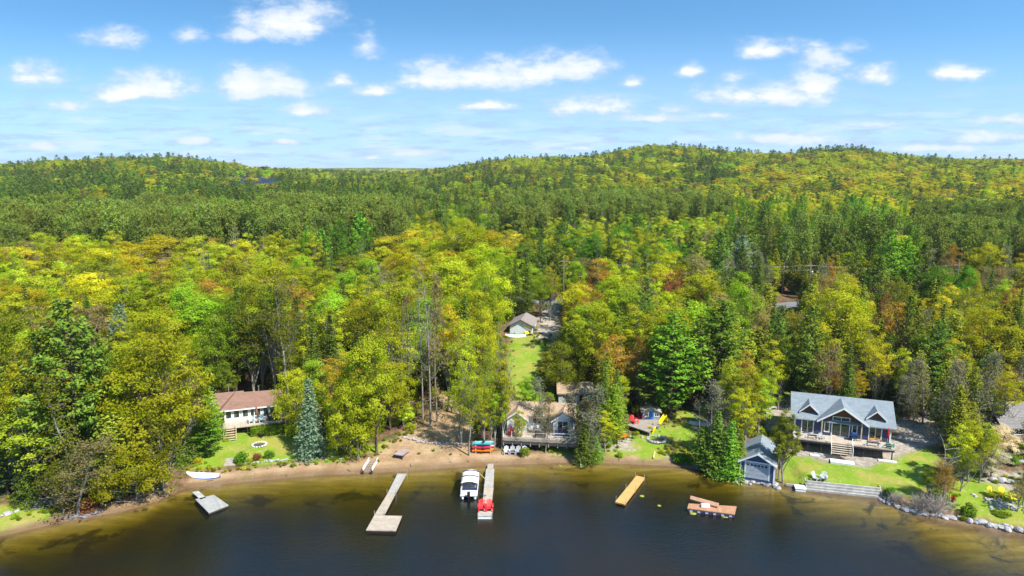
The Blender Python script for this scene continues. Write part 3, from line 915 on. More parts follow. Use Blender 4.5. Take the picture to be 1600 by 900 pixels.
# ------------------------------------------------------------------ centre cottage
pL, pR = Vector(flat(791, 677, 2.45)), Vector(flat(895, 682, 2.45))
mid = (pL + pR) / 2
ang4 = math.atan2(pR.y - pL.y, pR.x - pL.x)
g4 = 1.6
cc_ = empty('beach_cottage', (mid.x, mid.y, g4), ang4, 'white beach cottage with tan roof, two front gables and deck on a timber base', 'cottage')
W4 = (pR - pL).length / 2
f4 = .85
EVd = f4 + 2.1
MB().box(-W4, -W4 + 2.9, .8, 7, -.6, EVd).box(W4 - 2.9, W4, .8, 7, -.6, EVd).box(-W4 + 2.9, W4 - 2.9, 2.2, 7, -.6, EVd) \
    .prism([(-W4, EVd), (-W4 + 2.9, EVd), (-W4 + 1.45, EVd + .95)], .8, 1.0).prism([(W4 - 2.9, EVd), (W4, EVd), (W4 - 1.45, EVd + .95)], .8, 1.0).build('wall', WHITE, cc_)
rf = gable_roof_y(MB(), -W4, -W4 + 2.9, .8, 5.4, EVd, 1.05, .3)
gable_roof_y(rf, W4 - 2.9, W4, .8, 5.4, EVd, 1.05, .3)
gable_roof_x(rf, -W4 + .05, W4 - .05, 2.2, 7.2, EVd - .05, 1.32, .32)
rf.build('roof', ROOFTAN, cc_)
b = rake(MB(), -W4 - .31, -W4 + 1.45, -W4 + 3.21, .49, EVd - .22, EVd + 1.05, .17)
b.build('white_trim', WHITE, cc_)
rake(MB(), W4 - 3.21, W4 - 1.45, W4 + .31, .49, EVd - .22, EVd + 1.05, .17).build('white_trim', WHITE, cc_)
window(cc_, -W4 + 1.1, -W4 + 2.0, f4 + 1.15, f4 + 1.85, y=.8, fr=.08, mull=1, hb=1)
window(cc_, W4 - 2.3, W4 - .7, f4 + .05, f4 + 2.0, y=.8, fr=.1, mull=1, name='patio_door')
window(cc_, -1.2, .1, f4 + .8, f4 + 1.8, y=2.2, fr=.1, mull=1)
window(cc_, .5, 1.4, f4 + .05, f4 + 1.95, y=2.2, fr=.1, mull=0, name='door')
MB().box(-W4 - .3, W4 + .6, -1.5, 2.2, f4 - .14, f4).build('deck', DECKTAN, cc_)
b = MB()
for x in np.linspace(-W4 - .2, W4 + .5, 9): b.box(x - .07, x + .07, -1.5, -1.36, -.4, f4 - .15)
b.box(-W4 - .3, W4 + .6, -1.66, -1.605, f4 - .4, f4 - .02)
for k in range(3): b.box(-W4 - .4, W4 + .7, -1.34, -1.24, -.2 + k * .36, .13 + k * .36)
b.build('timber_base', mat('old_timber', (.33, .28, .22), .9, .15, 2), cc_)
b = MB()
for x in (-W4 - .2, -W4 + 1.0, W4 - 3.1, W4 - .3, W4 + .5): b.box(x - .04, x + .04, -1.55, -1.47, f4, f4 + .9)
for z in (.45, .88): b.box(W4 - 3.1, W4 + .5, -1.53, -1.49, f4 + z, f4 + z + .05)
b.each('railing', WHITE, cc_)
c4 = Matrix.Translation(cc_.location) @ Matrix.Rotation(ang4, 4, 'Z')
adirondack(c4 @ Vector((-W4 + .75, -.3, f4)), ang4 + .1, 'red chair on the deck below the small window of the beach cottage', REDP)
bench(c4 @ Vector((W4 - 1.6, -.6, f4)), ang4, 'navy blue bench before the glass door of the beach cottage', 1.9, NAVYP)
bench(c4 @ Vector((.2, -1.0, f4)), ang4, 'dark bench midway along the beach cottage deck', 1.6, WOODDK)

# cabin behind it
p = at(899, 630)
cb = empty('cabin', (p.x, p.y + .3, p.z - .1), -.03, 'small pale green cabin with tan gable roof standing behind the beach cottage', 'cabin')
MB().box(-2.8, 2.8, 0, 4.6, -.6, 1.9).add([(-2.8, 0, 1.9), (-2.8, 4.6, 1.9), (-2.8, 2.3, 2.9), (2.8, 0, 1.9), (2.8, 4.6, 1.9), (2.8, 2.3, 2.9)], [(0, 2, 1), (3, 4, 5), (0, 3, 5, 2), (1, 2, 5, 4)]).build('wall', mat('pale_green_siding', (.48, .56, .50), .7, kind='siding', freq=5), cb)
gable_roof_x(MB(), -2.8, 2.8, 0, 4.6, 1.9, 1.15, .3).build('roof', ROOFTAN, cb)
window(cb, -2.2, -1.2, .8, 1.6, fr=.08, mull=1)
window(cb, .6, 1.4, 0.05, 1.8, fr=.08, mull=0, name='door')

# ------------------------------------------------------------------ garage up the drive
pL = at(796.5, 522); pR = at(831.5, 522.5)
mid = (pL + pR) / 2
ang5 = -.17
gr = empty('garage', (mid.x, mid.y, mid.z), ang5, 'white walled garage with mauve brown gable roof beside the gravel drive', 'garage')
W5 = (pR - pL).length / 2
MB().box(-W5, W5, 0, 7.5, -.8, 2.2).prism([(-W5, 2.2), (W5, 2.2), (0, 3.3)], 0, .2).prism([(-W5, 2.2), (W5, 2.2), (0, 3.3)], 7.3, 7.5).build('wall', mat('pale_blue_white_siding', (.66, .72, .76), .6, kind='siding', freq=5, axis=0), gr)
gable_roof_y(MB(), -W5, W5, 0, 7.5, 2.2, 1.2, .4).build('roof', ROOFMAUVE, gr)
MB().box(W5 - .02, W5 + .03, 1.5, 4.2, 0, 1.95).build('garage_door', mat('dark_door', (.06, .055, .06)), gr)
rake(MB(), -W5 - .42, 0, W5 + .42, -.42, 2.2 - .5, 3.4, .14).build('fascia', mat('dark_fascia', (.07, .05, .05)), gr)

# ------------------------------------------------------------------ playhouse with deck
dkp = [at(980, 665, .0), at(997.5, 654, .0), at(1031, 658, .0), at(1014, 677, .0)]
c = sum(dkp, Vector()) / 4
zt = max(float(H(p.x, p.y)) for p in dkp) + .35
dkp = [Vector(flat(u, v, zt)) for u, v in ((980, 664), (997, 652), (1032, 656.5), (1014, 675.5))]
c = sum(dkp, Vector()) / 4
angp = math.atan2(dkp[3].y - dkp[0].y, dkp[3].x - dkp[0].x)
pd = empty('platform_deck', (c.x, c.y, zt), angp, 'grey plank deck with red chairs before the little playhouse', 'deck')
Mi = (Matrix.Translation((c.x, c.y, 0)) @ Matrix.Rotation(angp, 4, 'Z')).inverted()
q = [Mi @ Vector((p.x, p.y, 0)) for p in dkp]
MB().prismz([(p.x, p.y) for p in q][::-1], -.14, 0).build('planks', DECKGREY, pd) if False else MB().prismz([(q[0].x, q[0].y), (q[3].x, q[3].y), (q[2].x, q[2].y), (q[1].x, q[1].y)], -.14, 0).build('planks', DECKGREY, pd)
b = MB()
for p in q: b.box(p.x * .93 - .1, p.x * .93 + .1, p.y * .93 - .1, p.y * .93 + .1, -1.1, -.145)
b.each('support_post', WOODDK, pd)
pw = Vector(flat(1017.5, 655.5, zt))
ph = empty('playhouse', (pw.x, pw.y, zt - .02), -.05, 'tiny grey playhouse with bright blue door and two white framed windows', 'playhouse')
MB().box(-1.35, 1.35, 0, 1.9, -.9, 1.35).prism([(-1.35, 1.35), (1.35, 1.35), (0, 1.95)], 0, .12).prism([(-1.35, 1.35), (1.35, 1.35), (0, 1.95)], 1.78, 1.9).build('wall', mat('grey_blue_siding', (.30, .33, .37), .7, kind='siding', freq=7), ph)
gable_roof_y(MB(), -1.35, 1.35, 0, 1.9, 1.35, .62, .25, .08).build('roof', mat('tan_grey_shingles', (.45, .38, .30), .9, kind='shingle'), ph)
d_ = MB().box(-.3, .3, -.05, -.004, 0.02, 1.3).build('door', BLUEP, ph)
MB().box(.18, .24, -.08, -.052, .6, .68).build('handle', METAL, d_)
window(ph, -1.2, -.45, .5, 1.15, fr=.08, mull=1); window(ph, .45, 1.2, .5, 1.15, fr=.08, mull=1)
p = Vector(flat(991, 661, zt)); adirondack(p, .5, 'bright red chair on the grey plank deck, nearest the lake', REDP, s=1.15)
p = Vector(flat(1001.5, 654, zt)); adirondack(p, -.6, 'dark red chair in shade beside the playhouse blue door', DKRED)
# slide
p = at(1036, 661)
r = empty('toddler_slide', p, -.9, 'yellow toddler slide standing on the grass beside the playhouse', 'slide')
MB().hexa([(-.25, -1.0, .05), (.25, -1.0, .05), (.25, .35, 1.05), (-.25, .35, 1.05), (-.25, -1.0, .1), (.25, -1.0, .1), (.25, .35, 1.12), (-.25, .35, 1.12)]).build('chute', YELP, r)
for s in (-1, 1):
    MB().bar((s * .27, -1.0, .14), (s * .27, .35, 1.2), .05, .2).build('side_rail', YELP, r)
    MB().bar((s * .27, .75, 0), (s * .25, .38, 1.35), .07, .07).each('leg', YELP, r)
b = MB()
for k in range(3): b.bar((-.25, .68 - k * .1, .25 + k * .3), (.25, .68 - k * .1, .25 + k * .3), .06, .05)
b.each('ladder_rung', YELP, r)
p = at(1018, 674.5); adirondack(p, 2.6, 'yellow chair on the grass at the near corner of the grey plank deck', YELP, s=1.25)
p = at(1026, 669); adirondack(p, 1.2, 'white and navy folding chair beside the grey plank deck', mat('white_navy_cloth', (.5, .52, .58), .8, .3, 5, color2=(.04, .05, .14)), s=.9, name='folding_chair')
p = at(968.5, 686)
r = empty('garden_bench', p, -.12, 'orange slatted garden bench on the grass edge below the playhouse deck', 'bench')
b = MB()
for k in range(4): b.hexa([(-.95, -.3 + k * .16, .42 + k * .09), (.95, -.3 + k * .16, .42 + k * .09), (.95, -.17 + k * .16, .49 + k * .09), (-.95, -.17 + k * .16, .49 + k * .09),
                           (-.95, -.3 + k * .16, .47 + k * .09), (.95, -.3 + k * .16, .47 + k * .09), (.95, -.17 + k * .16, .54 + k * .09), (-.95, -.17 + k * .16, .54 + k * .09)])
b.build('seat', mat('orange_paint', (.75, .13, .02), .5), r)
for s in (-1, 1): MB().box(s * .75 - .05, s * .75 + .05, -.25, -.17, 0, .42).box(s * .75 - .05, s * .75 + .05, .25, .33, 0, .66).each('leg', WOODLT, r)
o = MB().bar((0, -1.55, .05), (0, 1.55, .05), .2, .06).build('timber_plank', mat('yellow_timber', (.75, .56, .22), .7))
o.location = at(1022.5, 709); o.rotation_euler = (0, 0, -.28); tag(o, 'long yellow timber plank lying on the lawn near the water', 'plank')
# sheds and shapes under the big pine
p = at(1057, 624)
r = empty('garden_shed', p, .1, 'rust brown board shed in the shade under the big pine', 'shed')
MB().box(-1.1, 1.1, 0, 1.8, -.4, 1.8).build('wall', SHEDBROWN, r)
MB().hexa([(-1.25, -.2, 1.75), (1.25, -.2, 1.75), (1.25, 2, 2.1), (-1.25, 2, 2.1), (-1.25, -.2, 1.83), (1.25, -.2, 1.83), (1.25, 2, 2.18), (-1.25, 2, 2.18)]).build('roof', ROOFDARK, r)
for u, v, lb in ((1053, 630, 'white log stack beside the rust brown shed under the pine'), (1061, 636, 'small white crate pile at the edge of the pine shade')):
    r = MB()
    rr = random.Random(u)
    for k in range(6): r.box(-.5 + .3 * (k % 3), -.24 + .3 * (k % 3), -.3, .3, .24 * (k // 3), .22 + .24 * (k // 3))
    o = r.build('wood_stack', mat('pale_wood_ends', (.6, .57, .52))); o.location = at(u, v); tag(o, lb, 'wood stack')
# overturned white boat behind the bare tree
def hull(b, L, Wd, Hh, z0=0.0, n=14, pointy=1.0, flip=False):
    """double-ended hull; flip puts the keel upwards"""
    secs, m_ = [], 7
    for i in range(n + 1):
        t_ = i / n
        wv = Wd / 2 * max(.03, math.sin(math.pi * min(1, t_ * pointy * .5 + (1 - pointy * .5) * t_ + .0)) ** .6) if pointy < 1 else Wd / 2 * max(.04, math.sin(math.pi * t_)) ** .62
        hv = Hh * (.75 + .25 * (2 * t_ - 1) ** 2)
        ring = []
        for j in range(m_ + 1):
            a_ = math.pi * j / m_
            zz_ = hv * (1 - math.sin(a_)) if not flip else hv * math.sin(a_)
            ring.append((wv * math.cos(a_), -L / 2 + L * t_, z0 + zz_))
        secs.append(ring)
    vs = [p for r_ in secs for p in r_]
    fs = []
    for i in range(n):
        for j in range(m_):
            a_ = i * (m_ + 1) + j
            fs.append((a_, a_ + 1, a_ + m_ + 2, a_ + m_ + 1))
    fs.append(tuple(range(m_ + 1))); fs.append(tuple(n * (m_ + 1) + j for j in range(m_, -1, -1)))
    return b.add(vs, fs)


r = hull(MB(), 3.4, 1.4, .5, flip=True).build('upturned_dinghy', mat('pale_grey_hull', (.5, .53, .57), .5), None, True)
r.location = at(1094, 663); r.rotation_euler = (0, 0, 1.3); tag(r, 'pale grey upturned dinghy in the shade behind the bare grey tree', 'dinghy')
r = hull(MB(), 2.6, 1.5, .6, flip=True).build('upturned_dinghy', WHITE, None, True)
r.location = at(1110, 640); r.rotation_euler = (0, 0, .6); tag(r, 'white upturned dinghy further back behind the bare grey tree', 'dinghy')

# ------------------------------------------------------------------ house at the picture edge (grey roof) and the one hidden on the other side
p = at(1594, 690)
r = empty('neighbour_house', (p.x + 2.6, p.y + .3, p.z), .02, 'house with plain grey shingle roof partly hidden by the white blossom tree', 'house')
MB().box(-5, 6, 0, 7, -.8, 2.4).build('wall', mat('grey_brown_siding', (.28, .26, .24), .7, kind='siding', freq=5), r)
gable_roof_x(MB(), -5, 6, 0, 7, 2.4, 2.3, .5).build('roof', ROOFDARK, r)
window(r, -3.5, -2.2, .9, 1.9); window(r, 0, 1.6, .1, 2.0, name='patio_door')
p = at(-12, 782)
r = empty('lakeside_cabin', (p.x - 1.5, p.y + 3.2, p.z), .35, 'dark cabin with blue grey deck railing hidden behind the shore pines', 'cabin')
MB().box(-5, 3.0, 0, 6, -.6, 3.6).build('wall', mat('dark_brown_siding', (.06, .05, .045), .8, kind='siding', freq=5), r)
gable_roof_x(MB(), -5, 3.0, 0, 6, 3.6, 2.2, .5).build('roof', ROOFDARK, r)
window(r, -1, .6, 1.6, 2.8); window(r, 1.2, 2.6, 1.6, 2.8)
MB().box(-5, 4.2, -2.2, 0, 1.2, 1.36).build('deck', mat('blue_grey_boards', (.22, .25, .30), .8, kind='board', freq=6, axis=0), r)
b = MB()
for x in np.linspace(-4.9, 4.1, 8): b.box(x - .05, x + .05, -2.18, -2.08, -.4 if int(x * 2) % 2 else 1.36, 2.3)
for z in (1.7, 2.0, 2.25): b.box(-4.9, 4.1, -2.16, -2.1, z, z + .06)
b.build('railing', mat('blue_grey_paint', (.30, .34, .40)), r)
p = at(61, 796)
r = empty('timber_steps', p, .28, 'weathered grey timber steps in shade on the far shore lawn', 'steps')
b = MB()
for k in range(5): b.box(-1.3, 1.3, k * .3, k * .3 + .2, .05 + k * .16, .11 + k * .16)
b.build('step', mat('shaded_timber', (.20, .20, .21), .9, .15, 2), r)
b = MB()
for x in (-1.5, .4, 1.5): b.bar((x, 0, 0), (x, 1.5, 1.05), .07, .14)
b.each('stringer', mat('grey_timber', (.3, .31, .32)), r)

# ------------------------------------------------------------------ far buildings, road, poles
p = at(714, 372)
yb = 272.0
xb = (714 - 800) / FPX * yb
zb_ = float(H(xb, yb))
r = empty('long_shed', (xb, yb, zb_), .12, 'long low building with pale grey roof among the pines behind the maples', 'building')
MB().box(-7, 7, 0, 9, -1, 3.6).build('wall', mat('grey_wall', (.35, .34, .32)), r)
gable_roof_x(MB(), -7, 7, 0, 9, 3.6, 2.6, .5).build('roof', mat('pale_metal_roof', (.55, .54, .52), .5), r)
window(r, -4, -2.5, 1.0, 2.2); window(r, 1.5, 3, 1.0, 2.2)


def strip(name, pts, wd, m, lift=.05, n=60, kind='structure'):
    """a road following the ground as its own sheet"""
    pts = [Vector((p[0], p[1], 0)) for p in pts]
    ts = np.linspace(0, len(pts) - 1, n)
    vs, fs = [], []
    for i, t_ in enumerate(ts):
        k = min(int(t_), len(pts) - 2)
        f_ = t_ - k
        p_, d_ = pts[k].lerp(pts[k + 1], f_), (pts[k + 1] - pts[k]).normalized()
        nrm = Vector((-d_.y, d_.x, 0))
        for s_ in (-1, -.33, .33, 1):
            q_ = p_ + nrm * wd / 2 * s_
            vs.append((q_.x, q_.y, float(H(p_.x, p_.y)) + lift + .15))
    for i in range(n - 1):
        for j in range(3):
            a_ = i * 4 + j
            fs.append((a_, a_ + 4, a_ + 5, a_ + 1))
    k = len(vs)
    # shoulders down into the ground so that the road is a body, not a floating sheet
    for i in range(n):
        for j in (0, 3):
            x_, y_, z_ = vs[i * 4 + j]
            vs.append((x_, y_, z_ - .8))
    for i in range(n - 1):
        fs.append((i * 4, k + 2 * i, k + 2 * i + 2, i * 4 + 4))
        fs.append((i * 4 + 3, i * 4 + 7, k + 2 * i + 3, k + 2 * i + 1))
    o = MB().add(vs, fs).build(name, m)
    return tag(o, kind=kind)


ROADY = lambda x: 179.5 - .055 * (x - 10)
strip('road', [(x, ROADY(x)) for x in range(-220, 231, 15)], 6.5, ASPH, n=200)
for i, u in enumerate((880, 1046, 1253, 1470)):
    y_ = ROADY(0) - 5
    x_ = (u - 800) / FPX * (y_ * math.cos(PITCH) + 30 * math.sin(PITCH))
    y_ = ROADY(x_) - 5
    z_ = float(H(x_, y_))
    lb = ('leaning shade behind the gravel drive', 'among the bare brown trees', 'carrying a grey transformer above the road', 'nearest the red pine plantation')[i]
    r = empty('utility_pole', (x_, y_, z_), 0, 'wooden utility pole with crossarm ' + lb, 'utility pole', 'utility poles along the road')
    MB().tube((0, 0, -.5), (0, 0, 12.2), .17, .11, 7).build('pole', BARKG, r)
    MB().box(-1.2, 1.2, -.06, .06, 11.3, 11.45).box(-.8, .8, -.05, .05, 10.2, 10.3).each('crossarm', BARKG, r)
    if i == 2:
        MB().lathe([(.25, 9.0), (.3, 9.1), (.3, 9.9), (.2, 10.0)], 10, (.45, -.1, 0)).build('transformer', METAL, r)
    if i: 
        for k_, (h_, dx) in enumerate(((11.55, -1.0), (11.55, 1.0), (10.35, 0))):
            b = MB()
            pr = None
            for t_ in np.linspace(0, 1, 13):
                q_ = Vector((px_, py_, pz_ + h_)).lerp(Vector((x_, y_, z_ + h_)), t_) - Vector((0, 0, 1.0 * 4 * t_ * (1 - t_))) + Vector((0, dx * .4, 0))
                if pr is not None: b.tube(pr, q_, .017, n=3)
                pr = q_
            o = b.build('power_line', METAL)
            tag(o, ('rear upper', 'front upper', 'lower')[k_] + ' power line strung ' + ('over the gravel drive trees', 'between the bare trees and transformer pole', 'from the transformer pole towards the plantation')[i - 1], 'power line', 'power lines along the road')
    px_, py_, pz_ = x_, y_, z_
# parked car at the top of the drive
p = at(861, 470)
r = empty('parked_car', (p.x, p.y, p.z), 1.2, 'dark blue car parked at the top of the gravel drive', 'car')
MB().prism([(-2.1, .3), (2.1, .3), (2.15, .75), (1.9, .9), (.9, .95), (-1.5, .95), (-2.1, .85)], -.85, .85).build('body', mat('dark_blue_car_paint', (.03, .04, .10), .25), r)
MB().prism([(-1.5, .95), (.9, .95), (.3, 1.42), (-1.2, 1.42)], -.75, .75).build('cabin_glass', GLASS, r)
for x in (-1.35, 1.35):
    for s in (-1, 1): MB().tube((x, s * .7, .32), (x, s * .9, .32), .32, n=12).build('wheel', BLACKM, r)
# white covered boat and yellow barrow beside the garage
r = hull(MB(), 4.6, 1.7, .6, flip=True).build('covered_boat', mat('pale_blue_tarp', (.62, .72, .78), .6), None, True)
r.location = at(806, 526); r.rotation_euler = (0, 0, 1.5); tag(r, 'pale covered boat lying along the garage gable wall', 'boat')
p = at(824, 524)
r = empty('ride_on_mower', p, .4, 'small yellow garden tractor at the corner of the garage', 'mower')
MB().box(-.7, .2, -.35, .35, .35, .8).box(.25, .75, -.4, .4, .3, .55).build('body', YELP, r)
MB().box(.3, .62, -.2, .2, .57, .7).box(.58, .66, -.2, .2, .7, 1.05).build('seat', BLACKM, r)
for x, q_ in ((-.5, .2), (.5, .28)):
    for s in (-1, 1): MB().tube((x, s * .33, q_), (x, s * .5, q_), q_, n=10).build('wheel', BLACKM, r)
# field of dark panels on the far side of the forest
PAN = mat('dark_blue_panel', (.02, .03, .085), .3, .1, .5)
for iy in range(4):
    for ix in range(14):
        q_ = at(365 + ix * 4.9 + iy, 279.5 + iy * 2.6)
        o = MB().hexa([(-1.9, -3.4, 1), (1.9, -3.4, 1), (1.9, 3.4, 5), (-1.9, 3.4, 5), (-1.9, -3.4, 1.15), (1.9, -3.4, 1.15), (1.9, 3.4, 5.15), (-1.9, 3.4, 5.15)]).box(-.1, .1, -.1, .1, -.5, 3).build('panel_table', PAN)
        o.location = q_; o.scale = (.8,) * 3
        tag(o, '%s dark blue panel from left in the %s row of the far clearing' % (nth(ix), ('front', 'second', 'third', 'rear')[3 - iy]), 'panel', 'dark panels in the far clearing')
# ------------------------------------------------------------------ docks
def frame_from(pts, z):
    P = [Vector(flat(u, v, z)) for u, v in pts]
    c = sum(P, Vector()) / len(P)
    return P, c


def dock_piece(parent, c, ang_, pts, z, m, name='deck_section', t=.12):
    """a plank deck from corner points (world), given in the parent's frame"""
    Mi = (Matrix.Translation(c) @ Matrix.Rotation(ang_, 4, 'Z')).inverted()
    q = [Mi @ p for p in pts]
    area = sum(q[i].x * q[(i + 1) % 4].y - q[(i + 1) % 4].x * q[i].y for i in range(4))
    if area < 0: q = q[::-1]
    o = MB().prismz([(p.x, p.y) for p in q], -t, 0).build(name, m, parent)
    return q


def legs(parent, pts, m=METAL, up=.5, down=1.6):
    for p in pts:
        MB().tube((p[0], p[1], -down), (p[0], p[1], up), .035, n=6).build('dock_post', m, parent)


def float_under(parent, q, m=None, inset=.93, h=.34, name='float'):
    c = sum(q, Vector()) / len(q)
    w_ = [((p.x - c.x) * inset + c.x, (p.y - c.y) * inset + c.y) for p in q]
    MB().prismz(w_, -.12 - h, -.123).build(name, m or WOODDK, parent)


def quad(pts, z): return [Vector(flat(u, v, z)) for u, v in pts]


# L-shaped dock
z = .42
A = quad([(621, 740), (635.5, 740), (618, 771), (605.5, 771)], z)
Bq = quad([(605.5, 771.3), (618, 771.3), (600.5, 804.5), (585, 804.5)], z)
C = quad([(585, 805), (628, 806), (618.5, 829), (572, 828)], z)
c = C[0].copy()
an = math.atan2(A[0].y - C[0].y, A[0].x - C[0].x) - math.pi / 2
ld = empty('long_dock', c, an, 'weathered plank dock with a wide square end, longest in the water', 'dock')
q1 = dock_piece(ld, c, an, A, z, DOCKG); q2 = dock_piece(ld, c, an, Bq, z, DOCKW); q3 = dock_piece(ld, c, an, C, z, DOCKW, 'end_platform')
float_under(ld, q3)
legs(ld, [(q1[k].x - .05 if k in (0, 3) else q1[k].x + .05, q1[k].y) for k in range(4)] + [(q2[k].x, q2[k].y) for k in (0, 1)], up=.55)
# dock with the red chairs
A = quad([(762, 724.5), (771, 724.5), (771, 732), (761.5, 732)], z)
Bq = quad([(759.5, 732.3), (772.3, 732.3), (771, 761), (756.5, 761)], z)
C = quad([(756.5, 761.3), (771, 761.3), (768.5, 789), (753.5, 789)], z)
D = quad([(748, 789.4), (770.5, 789.4), (769, 806), (746.5, 806)], z)
c = D[0].copy()
rd = empty('narrow_dock', c, 0, 'narrow grey dock beside the pontoon boat with two red chairs at its end', 'dock')
legs_ = []
for nm, P_, m_ in (('ramp_section', A, DOCKW), ('deck_section', Bq, DOCKG), ('deck_section', C, DOCKW), ('end_platform', D, DOCKG)):
    q = dock_piece(rd, c, 0, P_, z, m_, nm)
    legs_ += [(q[0].x, q[0].y), (q[1].x, q[1].y)]
float_under(rd, q, WHITE, .97)
legs(rd, legs_, up=.35)
for s, lb in ((752.8, 'red chair nearer the pontoon boat at the end of the narrow dock'), (764.8, 'red chair on the far corner of the narrow dock end')):
    adirondack(Vector(flat(s, 797, z)), .05, lb, REDP, 'red chairs on the narrow dock', 1.12)
o = MB().bar((0, 0, 0), (1.35, -2.9, 0.1), .09, .07).build('mooring_pole', WOODLT)
o.location = flat(743, 734, .35); tag(o, 'pale mooring pole reaching over the water to the narrow dock', 'pole')
b = MB()
o = b.tube((0, 0, 0), (1.0, -.9, .15), .045).build('mooring_line', NAVYP)
o.location = flat(747.5, 771, .5); tag(o, 'dark mooring line between the pontoon boat and the narrow dock', 'rope')

# square raft with ramp
z = .35
C = quad([(305, 780), (334, 773), (357, 789), (326, 801)], z)
c = sum(C, Vector()) / 4
an = math.atan2(C[1].y - C[0].y, C[1].x - C[0].x)
r = empty('raft_dock', c, an, 'square grey swim raft with a short ramp below the upturned boat', 'dock')
q = dock_piece(r, c, an, C, z, mat('raft_boards', (.38, .38, .36), .85, .1, 1.5, kind='board', freq=5, axis=0)); float_under(r, q, None, .96)
A = quad([(300, 767.5), (310, 765.5), (322, 776), (313, 779)], z + .12)
dock_piece(r, c, an, A, z, mat('raft_boards_b', (.45, .45, .43), .85, .1, 1.5, kind='board', freq=5, axis=1), 'ramp')
# tan floating dock
z = .35
C = quad([(994.5, 743), (1008, 746), (976, 788), (961, 784)], z)
c = sum(C, Vector()) / 4
an = math.atan2(C[0].y - C[3].y, C[0].x - C[3].x)
r = empty('tan_dock', c, an, 'new tan plank dock standing loose in the shallow water', 'dock')
q = dock_piece(r, c, an, C, z, DOCKT, t=.18)
legs(r, [(p.x * .9 + (0), p.y * 1.04) for p in q] + [(0, q[0].y * 1.04), (0, q[2].y * 1.04)], up=.6)
# reddish raft and ramp
C = quad([(1076, 786.5), (1151, 791), (1148, 803.5), (1074, 794)], .5)
c = sum(C, Vector()) / 4
an = math.atan2(C[1].y - C[0].y, C[1].x - C[0].x)
r = empty('raft_dock', c, an, 'reddish brown plank raft with a loose ramp lying across it', 'dock')
q = dock_piece(r, c, an, C, z, DOCKR); float_under(r, q, NAVYP, .98, .42)
b = MB()
for k in range(6):
    f_ = (k + .5) / 6
    p_ = q[0].lerp(q[1], f_) if q[0].y < q[3].y else q[3].lerp(q[2], f_)
    b.box(p_.x - .17, p_.x + .17, p_.y - .03, p_.y + .02, -.42, -.24)
b.build('float_cap', GREYP, r)
A = quad([(1079, 775.4), (1123.5, 787.4), (1121, 793), (1078, 780.5)], .62)
dock_piece(r, c, an, [p + Vector((0, 0, .1)) for p in A], z, mat('ramp_boards', (.46, .27, .17), .85, .1, 1.5, kind='board', freq=5, axis=0), 'ramp')
for ch in r.children:
    if ch.name.startswith('ramp'): ch.location.z = .22
o = MB().box(-.5, .5, -.3, .3, 0, .22).box(-.44, .44, -.24, .24, .22, .3).build('storage_box', WHITE)
o.location = (*flat(1102, 791.5, .53)[:2], .53); o.rotation_euler = (0, 0, an); tag(o, 'small white plastic box on the reddish plank raft', 'box')

# ------------------------------------------------------------------ pontoon boat
z0 = 0.0
pb = empty('pontoon_boat', flat(734.6, 764, 0), .0, 'white pontoon boat with folded canopy and black outboard moored at the narrow dock', 'boat', scale=.87)
for s in (-1, 1):
    MB().lathe([(.02, -3.5), (.26, -3.2), (.31, -2.8), (.31, 2.6), (.2, 3.2), (.03, 3.55)], 12).build('pontoon', METAL, pb, True)
for k, o in enumerate([c_ for c_ in pb.children if c_.name.startswith('pontoon')]):
    o.rotation_euler = (-math.pi / 2, 0, 0); o.location = ((-.88, .88)[k], 0, .12)
MB().prismz([(-1.22, -3.2), (1.22, -3.2), (1.22, 2.6), (.75, 3.1), (-.75, 3.1), (-1.22, 2.6)], .42, .52).build('deck', mat('boat_deck', (.62, .6, .56)), pb)
b = MB()
for x in (-1.2, 1.17): b.box(x, x + .04, -2.7, 2.6, .52, 1.12)
b.box(-1.16, 1.17, -2.72, -2.68, .52, 1.1).hexa([(-1.2, 2.58, .52), (-.74, 3.06, .52), (-.74, 3.1, .52), (-1.2, 2.62, .52), (-1.2, 2.58, 1.12), (-.74, 3.06, 1.12), (-.74, 3.1, 1.12), (-1.2, 2.62, 1.12)])
b.hexa([(.74, 3.06, .52), (1.2, 2.58, .52), (1.2, 2.62, .52), (.74, 3.1, .52), (.74, 3.06, 1.12), (1.2, 2.58, 1.12), (1.2, 2.62, 1.12), (.74, 3.1, 1.12)]).box(-.74, .74, 3.06, 3.1, .52, 1.12)
b.build('railing', WHITE, pb)
for x0, y0, y1 in ((-1.12, .9, 2.5), (.62, .9, 2.5), (-1.12, -2.6, -1.4)):
    b = MB().box(x0, x0 + .5, y0, y1, .52, .85).box(x0 if x0 < 0 else x0 + .4, x0 + .1 if x0 < 0 else x0 + .5, y0, y1, .85, 1.15)
    b.build('seat', mat('cream_vinyl', (.68, .62, .52), .5), pb)
MB().box(.25, .95, -1.4, -.8, .52, 1.35).build('helm_console', mat('console_grey', (.35, .36, .38)), pb)
